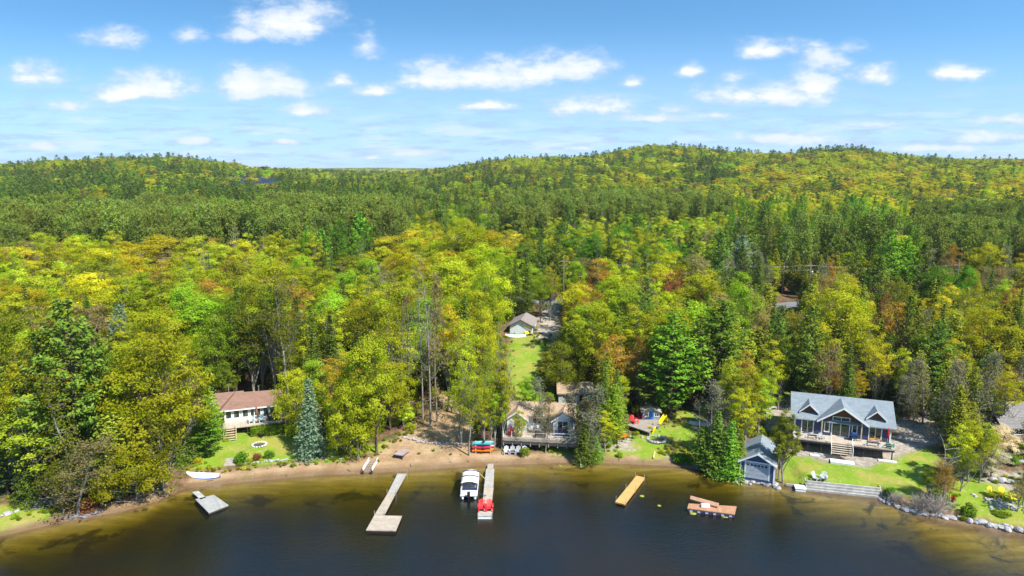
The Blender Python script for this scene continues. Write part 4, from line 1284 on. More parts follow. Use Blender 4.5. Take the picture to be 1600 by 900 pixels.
# canopy: a domed sheet with thickness in three bays
vs, nx, ny = [], 9, 15
for zt_ in (0, -.04):
    for j in range(ny):
        y_ = -1.9 + 4.9 * j / (ny - 1)
        taper = 1 if y_ < 2.1 else 1 - .55 * ((y_ - 2.1) / .9) ** 1.6
        for i in range(nx):
            xn = -1 + 2 * i / (nx - 1)
            sag = .06 * math.cos(y_ * 6.28 / 1.6)
            vs.append((xn * 1.2 * taper, y_, 2.05 - .28 * xn ** 2 + sag - (.35 * ((y_ - 2.1) / .9) ** 2 if y_ > 2.1 else 0) + zt_))
fs = []
for j in range(ny - 1):
    for i in range(nx - 1):
        a_ = j * nx + i
        fs.append((a_, a_ + 1, a_ + nx + 1, a_ + nx)); k_ = a_ + nx * ny
        fs.append((k_, k_ + nx, k_ + nx + 1, k_ + 1))
for i in range(nx - 1):
    fs.append((i + 1, i, i + nx * ny, i + 1 + nx * ny)); a_ = (ny - 1) * nx + i; fs.append((a_, a_ + 1, a_ + 1 + nx * ny, a_ + nx * ny))
for j in range(ny - 1):
    a_ = j * nx; fs.append((a_, a_ + nx, a_ + nx + nx * ny, a_ + nx * ny)); a_ = j * nx + nx - 1; fs.append((a_ + nx, a_, a_ + nx * ny, a_ + nx + nx * ny))
cn = MB().add(vs, fs).build('canopy', mat('cream_canvas', (.76, .74, .69), .8), pb, True)
b = MB()
for y_ in (1.75, .05):
    pr = None
    for xn in np.linspace(-1, 1, 9):
        p_ = Vector((xn * 1.22, y_, 2.09 - .28 * xn ** 2 + .06 * math.cos(y_ * 6.28 / 1.6)))
        if pr is not None: b.bar(pr, p_, .2, .05)
        pr = p_
b.build('canopy_strap', NAVYP, cn)
b = MB()
for y_ in (-1.7, .05, 1.7):
    for s in (-1, 1): b.tube((s * 1.16, y_ * .6, 1.1), (s * 1.18, y_, 1.85), .025, n=5)
b.each('canopy_frame', METAL, pb)
eng = MB().prism([(-.22, .5), (.22, .5), (.2, 1.2), (-.2, 1.2)], -3.75, -3.25).box(-.09, .09, -3.6, -3.4, -.5, .5).build('outboard_motor', BLACKM, pb)
MB().tube((0, -3.35, -.4), (0, -3.7, -.4), .1).build('propeller', BLACKM, eng)
MB().box(-1.0, 1.0, -2.2, -1.95, .9, 1.2).build('stern_bench', NAVYP, pb)

# ------------------------------------------------------------------ kayak rack
p = at(755, 707)
rk = empty('kayak_rack', p, .02, 'timber rack holding five coloured kayaks on the beach beside the tree', 'rack')
for x in (-1.05, 1.05):
    MB().box(x - .05, x + .05, -.35, -.25, -.2, 1.55).box(x - .05, x + .05, .55, .65, -.2, 1.55).each('upright', WOODLT, rk)
    for zq in (.12, .62, 1.12): MB().box(x - .04, x + .04, -.249, .549, zq, zq + .08).build('crossbar', WOODLT, rk)
for k, (m_, dy, zq, lb) in enumerate(((ORAP, -.22, .2, 'orange kayak on the bottom shelf of the kayak rack'), (mat('yellow_orange_plastic', (.85, .42, .03), .4), .28, .2, 'yellow orange kayak at the back of the bottom rack shelf'),
                                      (mat('crimson_plastic', (.75, .05, .14), .4), -.2, .7, 'crimson and pink kayak on the middle shelf of the rack'), (WHITE, .28, .7, 'white kayak behind the crimson one on the middle shelf'),
                                      (TEALP, -.2, 1.2, 'teal kayak on the top shelf of the kayak rack'), (mat('pale_teal_plastic', (.25, .55, .62), .4), .3, 1.2, 'pale teal kayak at the back of the top rack shelf'))):
    r = empty('kayak', (p.x + (.08 if k % 2 else -.05), p.y + dy, p.z + zq), math.pi / 2 + .02, lb, 'kayak', 'kayaks on the beach rack')
    hull(MB(), 3.0, .62, .32).build('hull', m_, r, True)
    MB().prismz([(.29 * math.cos(a_) , 1.42 * math.sin(a_)) for a_ in np.linspace(0, 6.283, 17)[:-1]], .27, .31).build('deck', m_, r)
    MB().lathe([(.2, .31), (.23, .36), (.19, .37)], 12).build('cockpit', BLACKM, r)

# chairs on the sand
for k, u in enumerate((791.5, 801, 810, 819)):
    adirondack(at(u, 709), .06 - .05 * k, ('light grey', 'first', 'second', 'light grey')[k] * 0 + ('pale grey beach chair nearest the kayak rack', 'dark grey beach chair, second from the kayak rack', 'dark grey beach chair, third from the kayak rack', 'pale grey beach chair farthest from the kayak rack')[k],
               mat('light_grey_plastic', (.55, .55, .54)) if k in (0, 3) else GREYP, 'four grey chairs facing the water below the beach cottage', 1.0)

# shore ramp with rungs
p0, p1 = at(574, 741), at(584, 719)
c = (p0 + p1) / 2; L = (p1 - p0).length
r = empty('dock_ramp', (c.x, c.y, c.z + .25), math.atan2(p1.y - p0.y, p1.x - p0.x) - math.pi / 2, 'white railed metal dock section pulled up on the sand', 'ramp')
b = MB()
for s in (-1, 1): MB().bar((s * .62, -L / 2, .35), (s * .62, L / 2, .35), .07, .07).bar((s * .62, -L / 2, 0), (s * .62, L / 2, 0), .08, .1).each('side_rail', WHITE, r)
b = MB()
for k in range(7): b.bar((-.6, -L / 2 + L * k / 6, 0), (.6, -L / 2 + L * k / 6, 0), .1, .05)
for s in (-1, 1):
    for k in (0, 3, 6): b.box(s * .62 - .03, s * .62 + .03, -L / 2 + L * k / 6 - .03, -L / 2 + L * k / 6 + .03, 0, .34)
b.each('rung', mat('grey_timber', (.3, .31, .32)), r)
for s in (-1, 1): MB().tube((s * .5, -L / 2, -.1), (s * .7, -L / 2, -.1), .18, n=10).build('wheel', BLACKM, r)
p = at(627, 712)
r = empty('dock_section', (p.x, p.y, p.z), -.35, 'pinkish grey dock section propped on the sand beside the path', 'dock section')
MB().hexa([(-.7, -1.0, .45), (.7, -1.0, .45), (.7, 1.3, .35), (-.7, 1.3, .35), (-.7, -1.0, .55), (.7, -1.0, .55), (.7, 1.3, .45), (-.7, 1.3, .45)]).build('planks', mat('pinkish_boards', (.42, .33, .31), .85, kind='board', freq=6, axis=1), r)
for s in (-1, 1): MB().box(s * .62 - .06, s * .62 + .06, -.97, -.85, -.2, .449).build('leg', WOODDK, r)
MB().box(-.6, .6, -.9, -.3, .05, .4).build('float', NAVYP, r)

# upturned boat, white and blue
r = empty('rowboat', at(318, 744), 1.47, 'white and blue rowboat lying upside down on the shore', 'boat')
hull(MB(), 4.6, 1.45, .55, flip=True).build('hull', mat('white_blue_hull', (.78, .8, .83), .35, .03), r, True)
b = MB()
hull(b, 4.66, 1.52, .17, flip=True)
b.build('gunwale_stripe', mat('royal_blue_paint', (.03, .16, .55), .4), r, True)

# fire ring at the cottage
def ring_of_stones(u, v, R_, n, m_, label, name='fire_pit', size=.2):
    p = at(u, v)
    r = empty(name, p, 0, label, 'fire pit')
    rr = random.Random(int(u))
    b = MB()
    for k in range(n):
        a_ = 6.2832 * k / n
        s_ = size * rr.uniform(.8, 1.25)
        b.lathe([(s_ * .75, 0), (s_, s_ * .5), (s_ * .7, s_ * 1.05), (.02, s_ * 1.15)], 7, (R_ * math.cos(a_), R_ * math.sin(a_), -.03))
    b.build('stone_ring', m_, r)
    MB().lathe([(R_ * .9, -.2), (R_ * .88, .04), (.02, .07)], 16).build('ash_bed', mat('ash', (.09, .085, .085), .95, .2, 5), r)
    return r


ring_of_stones(405, 695, .95, 16, mat('white_stone', (.6, .59, .57), .9), 'round white stone fire ring on the brown roofed cottage lawn', size=.17)
ring_of_stones(1026, 687, 1.35, 22, ROCK, 'wide grey stone fire pit on the lawn below the playhouse', size=.24)
adirondack(at(408, 683), 2.9, 'dark chair on the lawn between the hedge and the white stone fire ring', BLACKM, s=.9)
p = at(358, 728)
r = empty('stone_steps', p, .12, 'flat pale stone steps down to the sand beside the rowboat', 'steps')
for k in range(4):
    MB().box(-.75, .75, k * .42, k * .42 + .38, -.2, .08 + k * .12).build('step', mat('flat_stone', (.42, .38, .32), .9, .15, 2), r)


# ------------------------------------------------------------------ rocks: each one an object of its own
def rock_mesh(seed, m_):
    rr = np.random.default_rng(seed)
    import bmesh
    bm = bmesh.new()
    bmesh.ops.create_icosphere(bm, subdivisions=2, radius=.5)
    ax = rr.uniform(.7, 1.2, 3)
    nz = [(Vector(rr.normal(size=3)).normalized(), rr.uniform(.3, .46)) for _ in range(7)]
    for v in bm.verts:
        co = v.co.copy()
        for n_, d_ in nz:            # planar cuts give a broken, angular stone
            e = co.dot(n_) - d_
            if e > 0: co -= n_ * e * .85
        v.co = Vector((co.x * ax[0], co.y * ax[1], co.z * .75 * ax[2]))
    me_ = bpy.data.meshes.new('boulder')
    bm.to_mesh(me_); bm.free()
    me_.materials.append(m_)
    return me_


RK = [rock_mesh(i, ROCK) for i in range(6)]
RKD = [rock_mesh(20 + i, ROCKD) for i in range(4)]
rr = random.Random(5)


def rocks_along(pts, n, s0, s1, label, group, meshes=None, spread_=.25, lift=.1):
    P = [at(u, v) for u, v in pts]
    seg = [(P[i + 1] - P[i]).length for i in range(len(P) - 1)]
    T = sum(seg)
    made = []
    for k in range(n):
        d_ = T * (k + .5) / n
        i = 0
        while d_ > seg[i] and i < len(seg) - 1: d_ -= seg[i]; i += 1
        q_ = P[i].lerp(P[i + 1], d_ / seg[i])
        s_ = rr.uniform(s0, s1)
        x_, y_ = q_.x + rr.gauss(0, spread_ * .3), q_.y + rr.gauss(0, spread_)
        o = bpy.data.objects.new('boulder', rr.choice(meshes or RK))
        COL.objects.link(o)
        o.location = (x_, y_, max(float(H(x_, y_)), -.25) + s_ * lift)
        o.scale = (s_ * 1.15, s_, s_ * .9)
        o.rotation_euler = (rr.uniform(-.3, .3), rr.uniform(-.3, .3), rr.uniform(0, 6.3))
        tag(o, label, 'boulder', group)
        made.append(o)
    made.sort(key=lambda o: proj(*o.location)[0])
    for i, o in enumerate(made): o['label'] = label + ', ' + nth(i) + ' from left'


rocks_along([(1410, 795), (1440, 803), (1475, 808), (1490, 811)], 13, .7, 1.1, 'large pale boulder before the grey leafless bush', 'pale boulders edging the shore before the grey bush', spread_=.1)
rocks_along([(1500, 812), (1530, 819), (1570, 824), (1605, 832)], 16, .6, 1.1, 'pale boulder edging the shore below the yellow chairs', 'boulders edging the shore below the yellow chairs', spread_=.25)
rocks_along([(1372, 780), (1385, 784), (1398, 788), (1404, 794)], 16, .35, .7, 'pale rock at the end of the white timber retaining wall', 'rocks at the end of the timber wall', spread_=.5)
rocks_along([(1135, 744), (1160, 749), (1185, 753), (1212, 757)], 40, .4, .85, 'grey rock in the bank below the boathouse', 'rocks on the bank below the boathouse', spread_=.5)
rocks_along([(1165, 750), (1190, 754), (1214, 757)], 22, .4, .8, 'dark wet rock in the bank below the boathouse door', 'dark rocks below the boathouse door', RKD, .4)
rocks_along([(630, 684), (655, 690), (690, 694), (730, 695)], 26, .4, .65, 'pale stone in the low row across the sand path', 'stones in the row across the sand path', spread_=.12, lift=.2)
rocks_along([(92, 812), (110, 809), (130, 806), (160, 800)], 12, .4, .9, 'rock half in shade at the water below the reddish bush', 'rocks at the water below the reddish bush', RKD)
rocks_along([(0, 806), (15, 802), (30, 799)], 5, .5, .8, 'pale flat rock on the lawn bank by the timber steps', 'rocks on the lawn bank by the timber steps')
rocks_along([(380, 724), (410, 722), (450, 718)], 20, .35, .55, 'flat stone in the low wall below the cottage lawn', 'stones of the low wall below the cottage lawn', spread_=.08, lift=.15)
rocks_along([(470, 716), (520, 716), (560, 712)], 12, .3, .5, 'stone at the lawn edge under the blue spruce', 'stones at the lawn edge under the blue spruce', spread_=.3)
rocks_along([(1548, 750), (1580, 755), (1612, 760)], 12, .7, .95, 'white block in the garden wall behind the yellow chairs', 'white blocks of the garden wall behind the yellow chairs', spread_=.08, lift=.3)
rocks_along([(1535, 782), (1560, 788), (1605, 796)], 46, .3, .6, 'small stone in the rubble bed before the yellow chairs', 'stones in the rubble bed before the yellow chairs', spread_=.8)
rocks_along([(1570, 712), (1588, 720), (1612, 728)], 8, .8, 1.2, 'large white rock under the blossom tree by the grey roofed house', 'white rocks under the blossom tree', spread_=.2)
rocks_along([(950, 708), (975, 690), (990, 678), (1005, 684)], 14, .25, .5, 'stone at the edge of the playhouse deck bank', 'stones at the edge of the playhouse deck bank', spread_=.4)
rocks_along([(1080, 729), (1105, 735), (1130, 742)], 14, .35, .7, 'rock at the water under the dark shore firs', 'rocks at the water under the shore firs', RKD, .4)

# ------------------------------------------------------------------ timber retaining wall
tl, tr_ = flat(1261, 767, 0), flat(1377, 779, 0)
c = (Vector(tl) + Vector(tr_)) / 2
an = math.atan2(tr_[1] - tl[1], tr_[0] - tl[0])
L = (Vector(tr_) - Vector(tl)).length
rw = empty('retaining_wall', (c.x, c.y, 0), an, 'long stepped retaining wall of whitewashed timbers between lawn and lake', 'retaining wall')
for k in range(4):
    MB().box(-L / 2, L / 2, k * .24, k * .24 + .22, -.3, .24 + k * .26).build('timber_course', TIMBERW, rw)
    MB().box(-L / 2 + .02, L / 2 - .02, k * .24 + .22, k * .24 + .24, -.3, .16 + k * .26).build('gap_shade', WOODDK, rw)  # dark strip standing in for the shade in the gap between courses
b = MB()
for x in (-L / 2 - .12, L / 2 + .02): b.hexa([(x, -.05, -.3), (x + .1, -.05, -.3), (x + .1, 1.3, -.3), (x, 1.3, -.3), (x, -.05, .3), (x + .1, -.05, .3), (x + .1, 1.3, 1.15), (x, 1.3, 1.15)])
b.each('end_board', TIMBERW, rw)
p0, p1 = at(1228, 759), at(1260, 763)
c = (p0 + p1) / 2
o = MB().bar((-(p1 - p0).length / 2, 0, .15), ((p1 - p0).length / 2, 0, .15), .2, .3).build('timber_kerb', TIMBERW)
o.location, o.rotation_euler = (c.x, c.y, .1), (0, 0, an); tag(o, 'low pale timber kerb between boathouse tree and retaining wall', 'kerb')
o = MB().box(-.6, .6, -.5, .5, 0, .35).box(-.66, .66, -.56, .56, .35, .42).build('step_box', WHITE)
o.location, o.rotation_euler = flat(1250, 765.5, .0), (0, 0, an); tag(o, 'small white box step at the water beside the retaining wall', 'step')
for u, rz_, lb in ((1275, .4, 'white lawn chair nearer the boathouse above the retaining wall'), (1287, -.5, 'white lawn chair farther from the boathouse above the retaining wall')):
    adirondack(at(u, 750), rz_, lb, mat('light_grey_plastic', (.55, .55, .54)), 'two white chairs above the retaining wall')
for u, v, rz_, lb in ((1552, 776, .3, 'yellow chair nearest the red bush on the lakeside lawn'), (1568, 777, -.1, 'middle yellow chair of three on the lakeside lawn'), (1585, 783, .8, 'yellow chair nearest the rubble bed end on the lakeside lawn')):
    adirondack(at(u, v), rz_, lb, YELP, 'three yellow chairs on the lakeside lawn', 1.1)
# little T-shaped post in the water, planks
r = empty('water_post', flat(908, 733, -.3), .5, 'thin white T shaped post leaning in the shallows by the small fir', 'post')
MB().bar((0, 0, 0), (.35, .7, 1.1), .06, .06).build('stem', WHITE, r); MB().bar((0, .55, 1.15), (.75, .85, 1.15), .07, .07).build('cross_bar', mat('faded_red', (.55, .2, .17)), r)
for u, v, s_, lb in ((875, 728, .22, 'tiny pale floating leaf near the shore by the small fir'), (1003, 775, .3, 'lily pad just off the tan dock'), (1030, 790, .24, 'small lily pad midway between tan dock and reddish raft'), (1133, 806, .5, 'largest yellow green lily pad below the reddish raft'), (1083, 802, .4, 'lily pad below the ramp end of the reddish raft')):
    o = MB().lathe([(.02, -.02), (s_, 0), (s_ * .8, .03), (.02, .04)], 9).build('lily_pad', mat('lily_green', (.28, .33, .04), .5))
    o.location = flat(u, v, .01); tag(o, lb, 'lily pad', 'lily pads in the shallows')
r = bench(at(1205, 641), .55, 'pale timber bench on the dry grass slope behind the boathouse', 2.4, TIMBERW, back=False)
o = MB().bar((-.9, 0, .4), (.9, .2, .45), .6, .25).build('wood_stack', TIMBERW); o.location = at(1103, 581); tag(o, 'pale stack in the clearing above the big pine', 'wood stack')
# ------------------------------------------------------------------ tree making (numpy)
def unit(a): return a / np.maximum(np.linalg.norm(a, axis=-1, keepdims=True), 1e-9)


class Leaves:
    def __init__(s): s.c, s.n, s.s, s.a, s.t = [], [], [], [], []
    def add(s, c, n, size, asp=.62, tint=None):
        k = len(c)
        s.c.append(c); s.n.append(unit(n)); s.s.append(np.broadcast_to(size, (k,)).astype(float)); s.a.append(np.full(k, asp))
        s.t.append(np.full(k, .5) if tint is None else np.broadcast_to(tint, (k,)))
    def arrays(s, rg, along=None):
        c, n, sz, a, t_ = (np.concatenate(x) for x in (s.c, s.n, s.s, s.a, s.t))
        r = unit(rg.normal(size=c.shape))
        t = unit(np.cross(n, r)); b = np.cross(n, t)
        sz = sz * rg.uniform(.65, 1.3, len(sz))
        V = np.stack([c - t * sz[:, None], c - b * (sz * a)[:, None] + n * (sz * .18)[:, None], c + t * (sz * .9)[:, None], c + b * (sz * a)[:, None] - n * (sz * .12)[:, None]], 1).reshape(-1, 3)
        F = np.arange(len(V)).reshape(-1, 4)
        tint = np.clip(t_ + rg.normal(size=len(t_)) * .16, 0, 1)
        return V, F, np.repeat(tint, 4)


def limb_arrays(segs, n=5):
    """segs: (p0, p1, r0, r1) -> tubes"""
    V, F = [], []
    k = 0
    for p0, p1, r0, r1 in segs:
        p0, p1 = np.asarray(p0, float), np.asarray(p1, float)
        d = p1 - p0
        L = np.linalg.norm(d)
        if L < 1e-5: continue
        d = d / L
        t = np.cross(d, (0, 0, 1) if abs(d[2]) < .9 else (1, 0, 0)); t /= np.linalg.norm(t)
        q = np.cross(d, t)
        m_ = n if r0 > .05 else 3
        an_ = np.arange(m_) * 2 * np.pi / m_
        ring = np.cos(an_)[:, None] * t + np.sin(an_)[:, None] * q
        V.append(p0 + ring * r0); V.append(p1 + ring * r1)
        F += [(k + i, k + (i + 1) % m_, k + m_ + (i + 1) % m_, k + m_ + i) for i in range(m_)]
        k += 2 * m_
    return np.concatenate(V), np.array(F)


def path(p0, d, L, r0, r1, rg, n=4, wob=.12, grav=0.0):
    segs, p, d = [], np.asarray(p0, float), unit(np.asarray(d, float))
    for i in range(n):
        d = unit(d + rg.normal(size=3) * wob + np.array((0, 0, grav)))
        q = p + d * L / n
        segs.append((p, q, r0 + (r1 - r0) * i / n, r0 + (r1 - r0) * (i + 1) / n))
        p = q
    return segs, p, d


def make_leafy(seed, Hh=16., Rr=5., base=.25, nclump=140, nleaf=92, size=.150, form='dome', lean=0.0, density=1.0, lobes=9):
    rg = np.random.default_rng(seed)
    segs, top, d = path((0, 0, -.6), (lean, 0, 1), Hh * .62 + .6, .026 * Hh * .6, .07, rg, 7, .05)
    L = Leaves()
    cz, cr = Hh * (base + 1) / 2, Hh * (1 - base) / 2
    # lobes: big rounded masses of the crown
    lc, lr = [], []
    for i in range(lobes):
        a = 2.4 * i + rg.uniform(-.5, .5)
        f = (i + .5) / lobes
        zz_ = -0.75 + 1.5 * f
        if form == 'dome': rad = Rr * .62 * math.sqrt(max(.05, 1 - max(0, zz_) ** 2 * 1.0)) * (1 - .28 * max(0, -zz_)); rr_ = Rr * rg.uniform(.36, .50)
        elif form == 'oval': rad = Rr * .5 * math.sqrt(max(.03, 1 - zz_ ** 2)); rr_ = Rr * rg.uniform(.42, .58)
        else: rad = Rr * .62 * rg.uniform(.5, 1.1); rr_ = Rr * rg.uniform(.26, .42)
        lc.append((rad * math.cos(a) + lean * Hh * .3 * (zz_ + 1), rad * math.sin(a), cz + zz_ * cr * .74)); lr.append(rr_)
    lc.append((lean * Hh * .5, 0, Hh - Rr * .42)); lr.append(Rr * .42)
    lc.append((lean * Hh * .3, 0, cz)); lr.append(Rr * .5)
    lc, lr = np.array(lc), np.array(lr)
    for i, (c, r) in enumerate(zip(lc, lr)):
        h0 = rg.uniform(.3, .85) * min(c[2], Hh * .6)
        k = int(np.clip(h0 / (Hh * .62) * 7, 0, 6))
        s_, e_, _ = path(segs[k][0], c - segs[k][0], np.linalg.norm(c - segs[k][0]) * .95, .011 * Hh * rg.uniform(.5, .8), .03, rg, 4, .12)
        segs = segs + s_
        for _ in range(5):
            dd = unit(rg.normal(size=3) + (0, 0, .6))
            s2, _, _ = path(s_[2][0], c + dd * r * .8 - s_[2][0], np.linalg.norm(c + dd * r * .8 - s_[2][0]), .035, .012, rg, 2, .1)
            segs = segs + s2
    wts = lr ** 2 / np.sum(lr ** 2)
    hz = Hh
    for i in range(nclump):
        j = rg.choice(len(lc), p=wts)
        dd = unit(rg.normal(size=3) + np.array((0, 0, .35)))
        cc__ = lc[j] + dd * lr[j] * rg.uniform(.78, 1.05) * np.array((1, 1, .85))
        if cc__[2] < Hh * base * .7: continue
        if rg.random() > density: continue
        rc = rg.uniform(.10, .2) * Rr
        k = int(nleaf * rg.uniform(.6, 1.3))
        q = rg.normal(size=(k, 3)) * .5
        pts = cc__ + q * rc * np.array((1.15, 1.15, .72))
        nn = dd * .8 + unit(q) * .35 + np.array((0, 0, .45)) + rg.normal(size=(k, 3)) * .42
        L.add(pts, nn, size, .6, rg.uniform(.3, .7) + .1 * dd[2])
    return L.arrays(rg), limb_arrays(segs)


def make_conifer(seed, Hh=16., Rr=3.2, base=.08, form='spruce', size=.2, dens=1.0, near_=True):
    rg = np.random.default_rng(seed)
    segs, top, d = path((0, 0, -.6), (0, 0, 1), Hh * .985 + .6, .016 * Hh, .02, rg, 8, .012)
    L = Leaves()
    step = {'spruce': .42, 'pine': .8, 'redpine': .55, 'larch': .5, 'cedar': .4}[form] * (Hh / 16) / (1 if near_ else .55)
    z = Hh * base
    w_ = 0
    while z < Hh * .985:
        t = (z / Hh - base) / (1 - base)
        if form == 'spruce': prof = (1 - t) ** .82 + .02
        elif form == 'larch': prof = (1 - t) ** .7 * .9 + .05
        elif form == 'cedar': prof = min(1, 1.3 * (1 - t) ** .55 * (.7 + .3 * min(1, t * 5)))
        elif form == 'pine': prof = (min(1, .45 + 1.6 * t) if t < .35 else (1 - t) ** .62 * 1.28) * rg.uniform(.72, 1.12)
        else: prof = math.sqrt(max(.02, 1 - (2 * t - .85) ** 2 / 1.35)) * rg.uniform(.7, 1.1) if t < .98 else .2
        nb = {'spruce': 9, 'pine': 6, 'redpine': 6, 'larch': 8, 'cedar': 8}[form]
        nb = max(3, int(nb * (.5 + .5 * prof) * (1 if near_ else .75)))
        a0 = rg.uniform(0, 6.28)
        for b in range(nb):
            a = a0 + 6.2832 * b / nb + rg.uniform(-.25, .25)
            Lb = Rr * prof * rg.uniform(.72, 1.12)
            slope = {'spruce': -.22 + .5 * t, 'pine': .12 + .5 * t, 'redpine': .25 + .3 * t, 'larch': .05 + .3 * t, 'cedar': .5}[form]
            dr = np.array((math.cos(a), math.sin(a), slope))
            p0 = np.array((0, 0, z))
            if near_ and form in ('pine', 'redpine', 'spruce') and Lb > .5:
                segs.append((p0, p0 + dr * Lb * .9, .045 if form != 'pine' else .07, .012))
            # foliage along the branch
            nf = max(2, int(Lb / (.34 if form != 'pine' else .42) * dens * (1 if near_ else .6)))
            for j in range(nf):
                f = (j + .6) / nf
                if form in ('pine', 'redpine') and f < .3: continue
                wd = Lb * (.30 if form != 'pine' else .24) * (1.15 - abs(f - .55)) + .1
                sag = -.10 * Lb * f * f if form == 'spruce' else (.10 * Lb * f * f if form == 'pine' else 0)
                k = {'spruce': 6, 'pine': 13, 'redpine': 10, 'larch': 6, 'cedar': 6}[form]
                k = max(2, int(k * (1 if near_ else .6)))
                side = np.array((-math.sin(a), math.cos(a), 0))
                o = p0 + dr * Lb * f + np.array((0, 0, sag))
                u1, u2, u3 = rg.normal(size=(3, k, 1)) * .5
                flatk = .16 if form in ('spruce', 'larch') else (.30 if form == 'pine' else (.55 if form == 'redpine' else .45))
                pts = o + side * u1 * wd + dr * u2 * .3 + np.array((0, 0, 1.)) * u3 * flatk * (.8 if form == 'spruce' else 1.0)
                nn = np.array((0, 0, 1.0)) * (.9 if form != 'redpine' else .4) + dr * (.35 if form != 'cedar' else .9) + rg.normal(size=(k, 3)) * (.35 if form in ('spruce', 'pine') else .6)
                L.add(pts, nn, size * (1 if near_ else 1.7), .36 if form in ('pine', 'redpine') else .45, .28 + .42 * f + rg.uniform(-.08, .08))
        z += step * rg.uniform(.8, 1.2) * (1.0 if form != 'pine' else (1.15 - .5 * t))
    L.add(np.array([(0, 0, Hh * .985)] * 4) + rg.normal(size=(4, 3)) * .12, rg.normal(size=(4, 3)), size, .4)
    return L.arrays(rg), limb_arrays(segs)


def make_bare(seed, Hh=14., Rr=2.6, leaves=0, form='tree', size=.16, thick=1.0):
    rg = np.random.default_rng(seed)
    segs, top, d = path((0, 0, -.6), (rg.uniform(-.06, .06), 0, 1), Hh + .6, .014 * Hh * thick, .015, rg, 9, .05)
    tips = []
    nb = 26 if form == 'tree' else 46
    for i in range(nb):
        f = rg.uniform(.3, .97) if form == 'tree' else rg.uniform(.1, .98)
        k = int(f * 9)
        p = segs[min(k, 8)][0] * (1 - (f * 9 - k)) + segs[min(k, 8)][1] * (f * 9 - k)
        a = rg.uniform(0, 6.28)
        Lb = Rr * (1.25 - f) * rg.uniform(.6, 1.2) * (1.3 if form == 'tree' else 1.0)
        up = rg.uniform(.5, 1.2) if form == 'tree' else rg.uniform(-.25, .2)
        s_, e_, d_ = path(p, (math.cos(a), math.sin(a), up), Lb * 1.3, (.034 * thick if form == 'tree' else .026), .012, rg, 3, .14, .05 if form == 'tree' else -.03)
        segs += s_
        for j in range(9 if form == 'tree' else 7):
            q = s_[rg.integers(0, 3)]
            s2, e2, _ = path(q[0] * .5 + q[1] * .5, unit(d_ + rg.normal(size=3) * .75), Lb * rg.uniform(.25, .6), .016, .008, rg, 2, .2)
            segs += s2
            tips.append(e2)
    L = Leaves()
    if leaves:
        tips = np.array(tips)
        k = leaves
        idx_ = rg.integers(0, len(tips), k)
        L.add(tips[idx_] + rg.normal(size=(k, 3)) * .32, rg.normal(size=(k, 3)) + (0, 0, .8), size, .6, rg.uniform(.3, .7, k))
    else:
        L.add(np.array([(0, 0, Hh)] * 2, float), rg.normal(size=(2, 3)), .05)
    return L.arrays(rg), limb_arrays(segs)


def make_bush(seed, Hh=2., Rr=1.2, n=900, size=.13, flatk=1.0):
    rg = np.random.default_rng(seed)
    L = Leaves()
    K = 16
    cs = unit(rg.normal(size=(K, 3))) * np.array((Rr * .6, Rr * .6, Hh * .3)) + (0, 0, Hh * .52)
    for c in cs:
        k = n // K
        dd = unit(rg.normal(size=(k, 3)))
        pts = c + dd * Rr * .42 * rg.uniform(.7, 1, (k, 1)) * np.array((1, 1, .8))
        pts[:, 2] = np.maximum(pts[:, 2], .05)
        L.add(pts, dd + (0, 0, .6) + rg.normal(size=(k, 3)) * .4, size, .62, rg.uniform(.35, .65))
    segs = []
    for i in range(7):
        a = i * .9
        segs += path((0, 0, -.2), (math.cos(a) * .7, math.sin(a) * .7, 1), Hh * .8, .03, .01, rg, 3, .12)[0]
    return L.arrays(rg), limb_arrays(segs)


def crown_mesh(name, arr, m_):
    V, F, t = arr
    me_ = np_mesh(name, V, F, [m_])
    at__ = me_.attributes.new('tint', 'FLOAT', 'POINT')
    at__.data.foreach_set('value', t.astype(np.float32))
    return me_


def joined_mesh(name, a, b, m1, m2):
    V, F, t = a
    V2, F2 = b
    F2 = F2[:, :4]
    me_ = np_mesh(name, np.concatenate([V, V2]), np.concatenate([F, F2 + len(V)]), [m1, m2], midx=np.concatenate([np.zeros(len(F), int), np.ones(len(F2), int)]))
    at__ = me_.attributes.new('tint', 'FLOAT', 'POINT')
    at__.data.foreach_set('value', np.concatenate([t, np.full(len(V2), .5)]).astype(np.float32))
    return me_


# kinds: name -> (list of (crown mesh, trunk mesh, H, R), category, object name)
KIND = {}


def reg(key, objname, cat, gens, lm, bark, H0, R0):
    ms = []
    for a, b in gens:
        t_ = np_mesh(objname + '_trunk', b[0], b[1], [bark], True)
        ms.append((crown_mesh(objname + '_crown', a, lm), t_))
    KIND[key] = (ms, objname, cat, H0, R0)


reg('maple', 'leafy_tree', 'leafy tree', [make_leafy(s, base=(.2, .1, .14, .06, .16)[s]) for s in range(5)], LEAF, BARK, 16., 5.)
reg('round', 'leafy_tree', 'leafy tree', [make_leafy(25 + s, Hh=11, Rr=5.4, base=-.06, nclump=190, lobes=13, size=.14) for s in range(2)], LEAF, BARKG, 11., 5.4)
reg('tall', 'leafy_tree', 'leafy tree', [make_leafy(10 + s, Rr=3.3, base=.22, form='oval', nclump=115, nleaf=74, size=.145) for s in range(3)], LEAF, BARKG, 16., 3.3)
reg('loose', 'leafy_tree', 'leafy tree', [make_leafy(20 + s, Rr=4.2, base=.28, form='loose', nclump=115, nleaf=54, size=.135, lobes=12) for s in range(3)], LEAF, BARKG, 16., 4.2)
reg('pine', 'pine_tree', 'pine tree', [make_conifer(30 + s, Rr=4.6, base=.12, form='pine', size=.26) for s in range(3)], NEEDLE, BARK, 16., 4.6)
reg('redpine', 'pine_tree', 'pine tree', [make_conifer(40 + s, Rr=2.3, base=.5, form='redpine', size=.24) for s in range(2)], NEEDLE, BARKG, 16., 2.3)
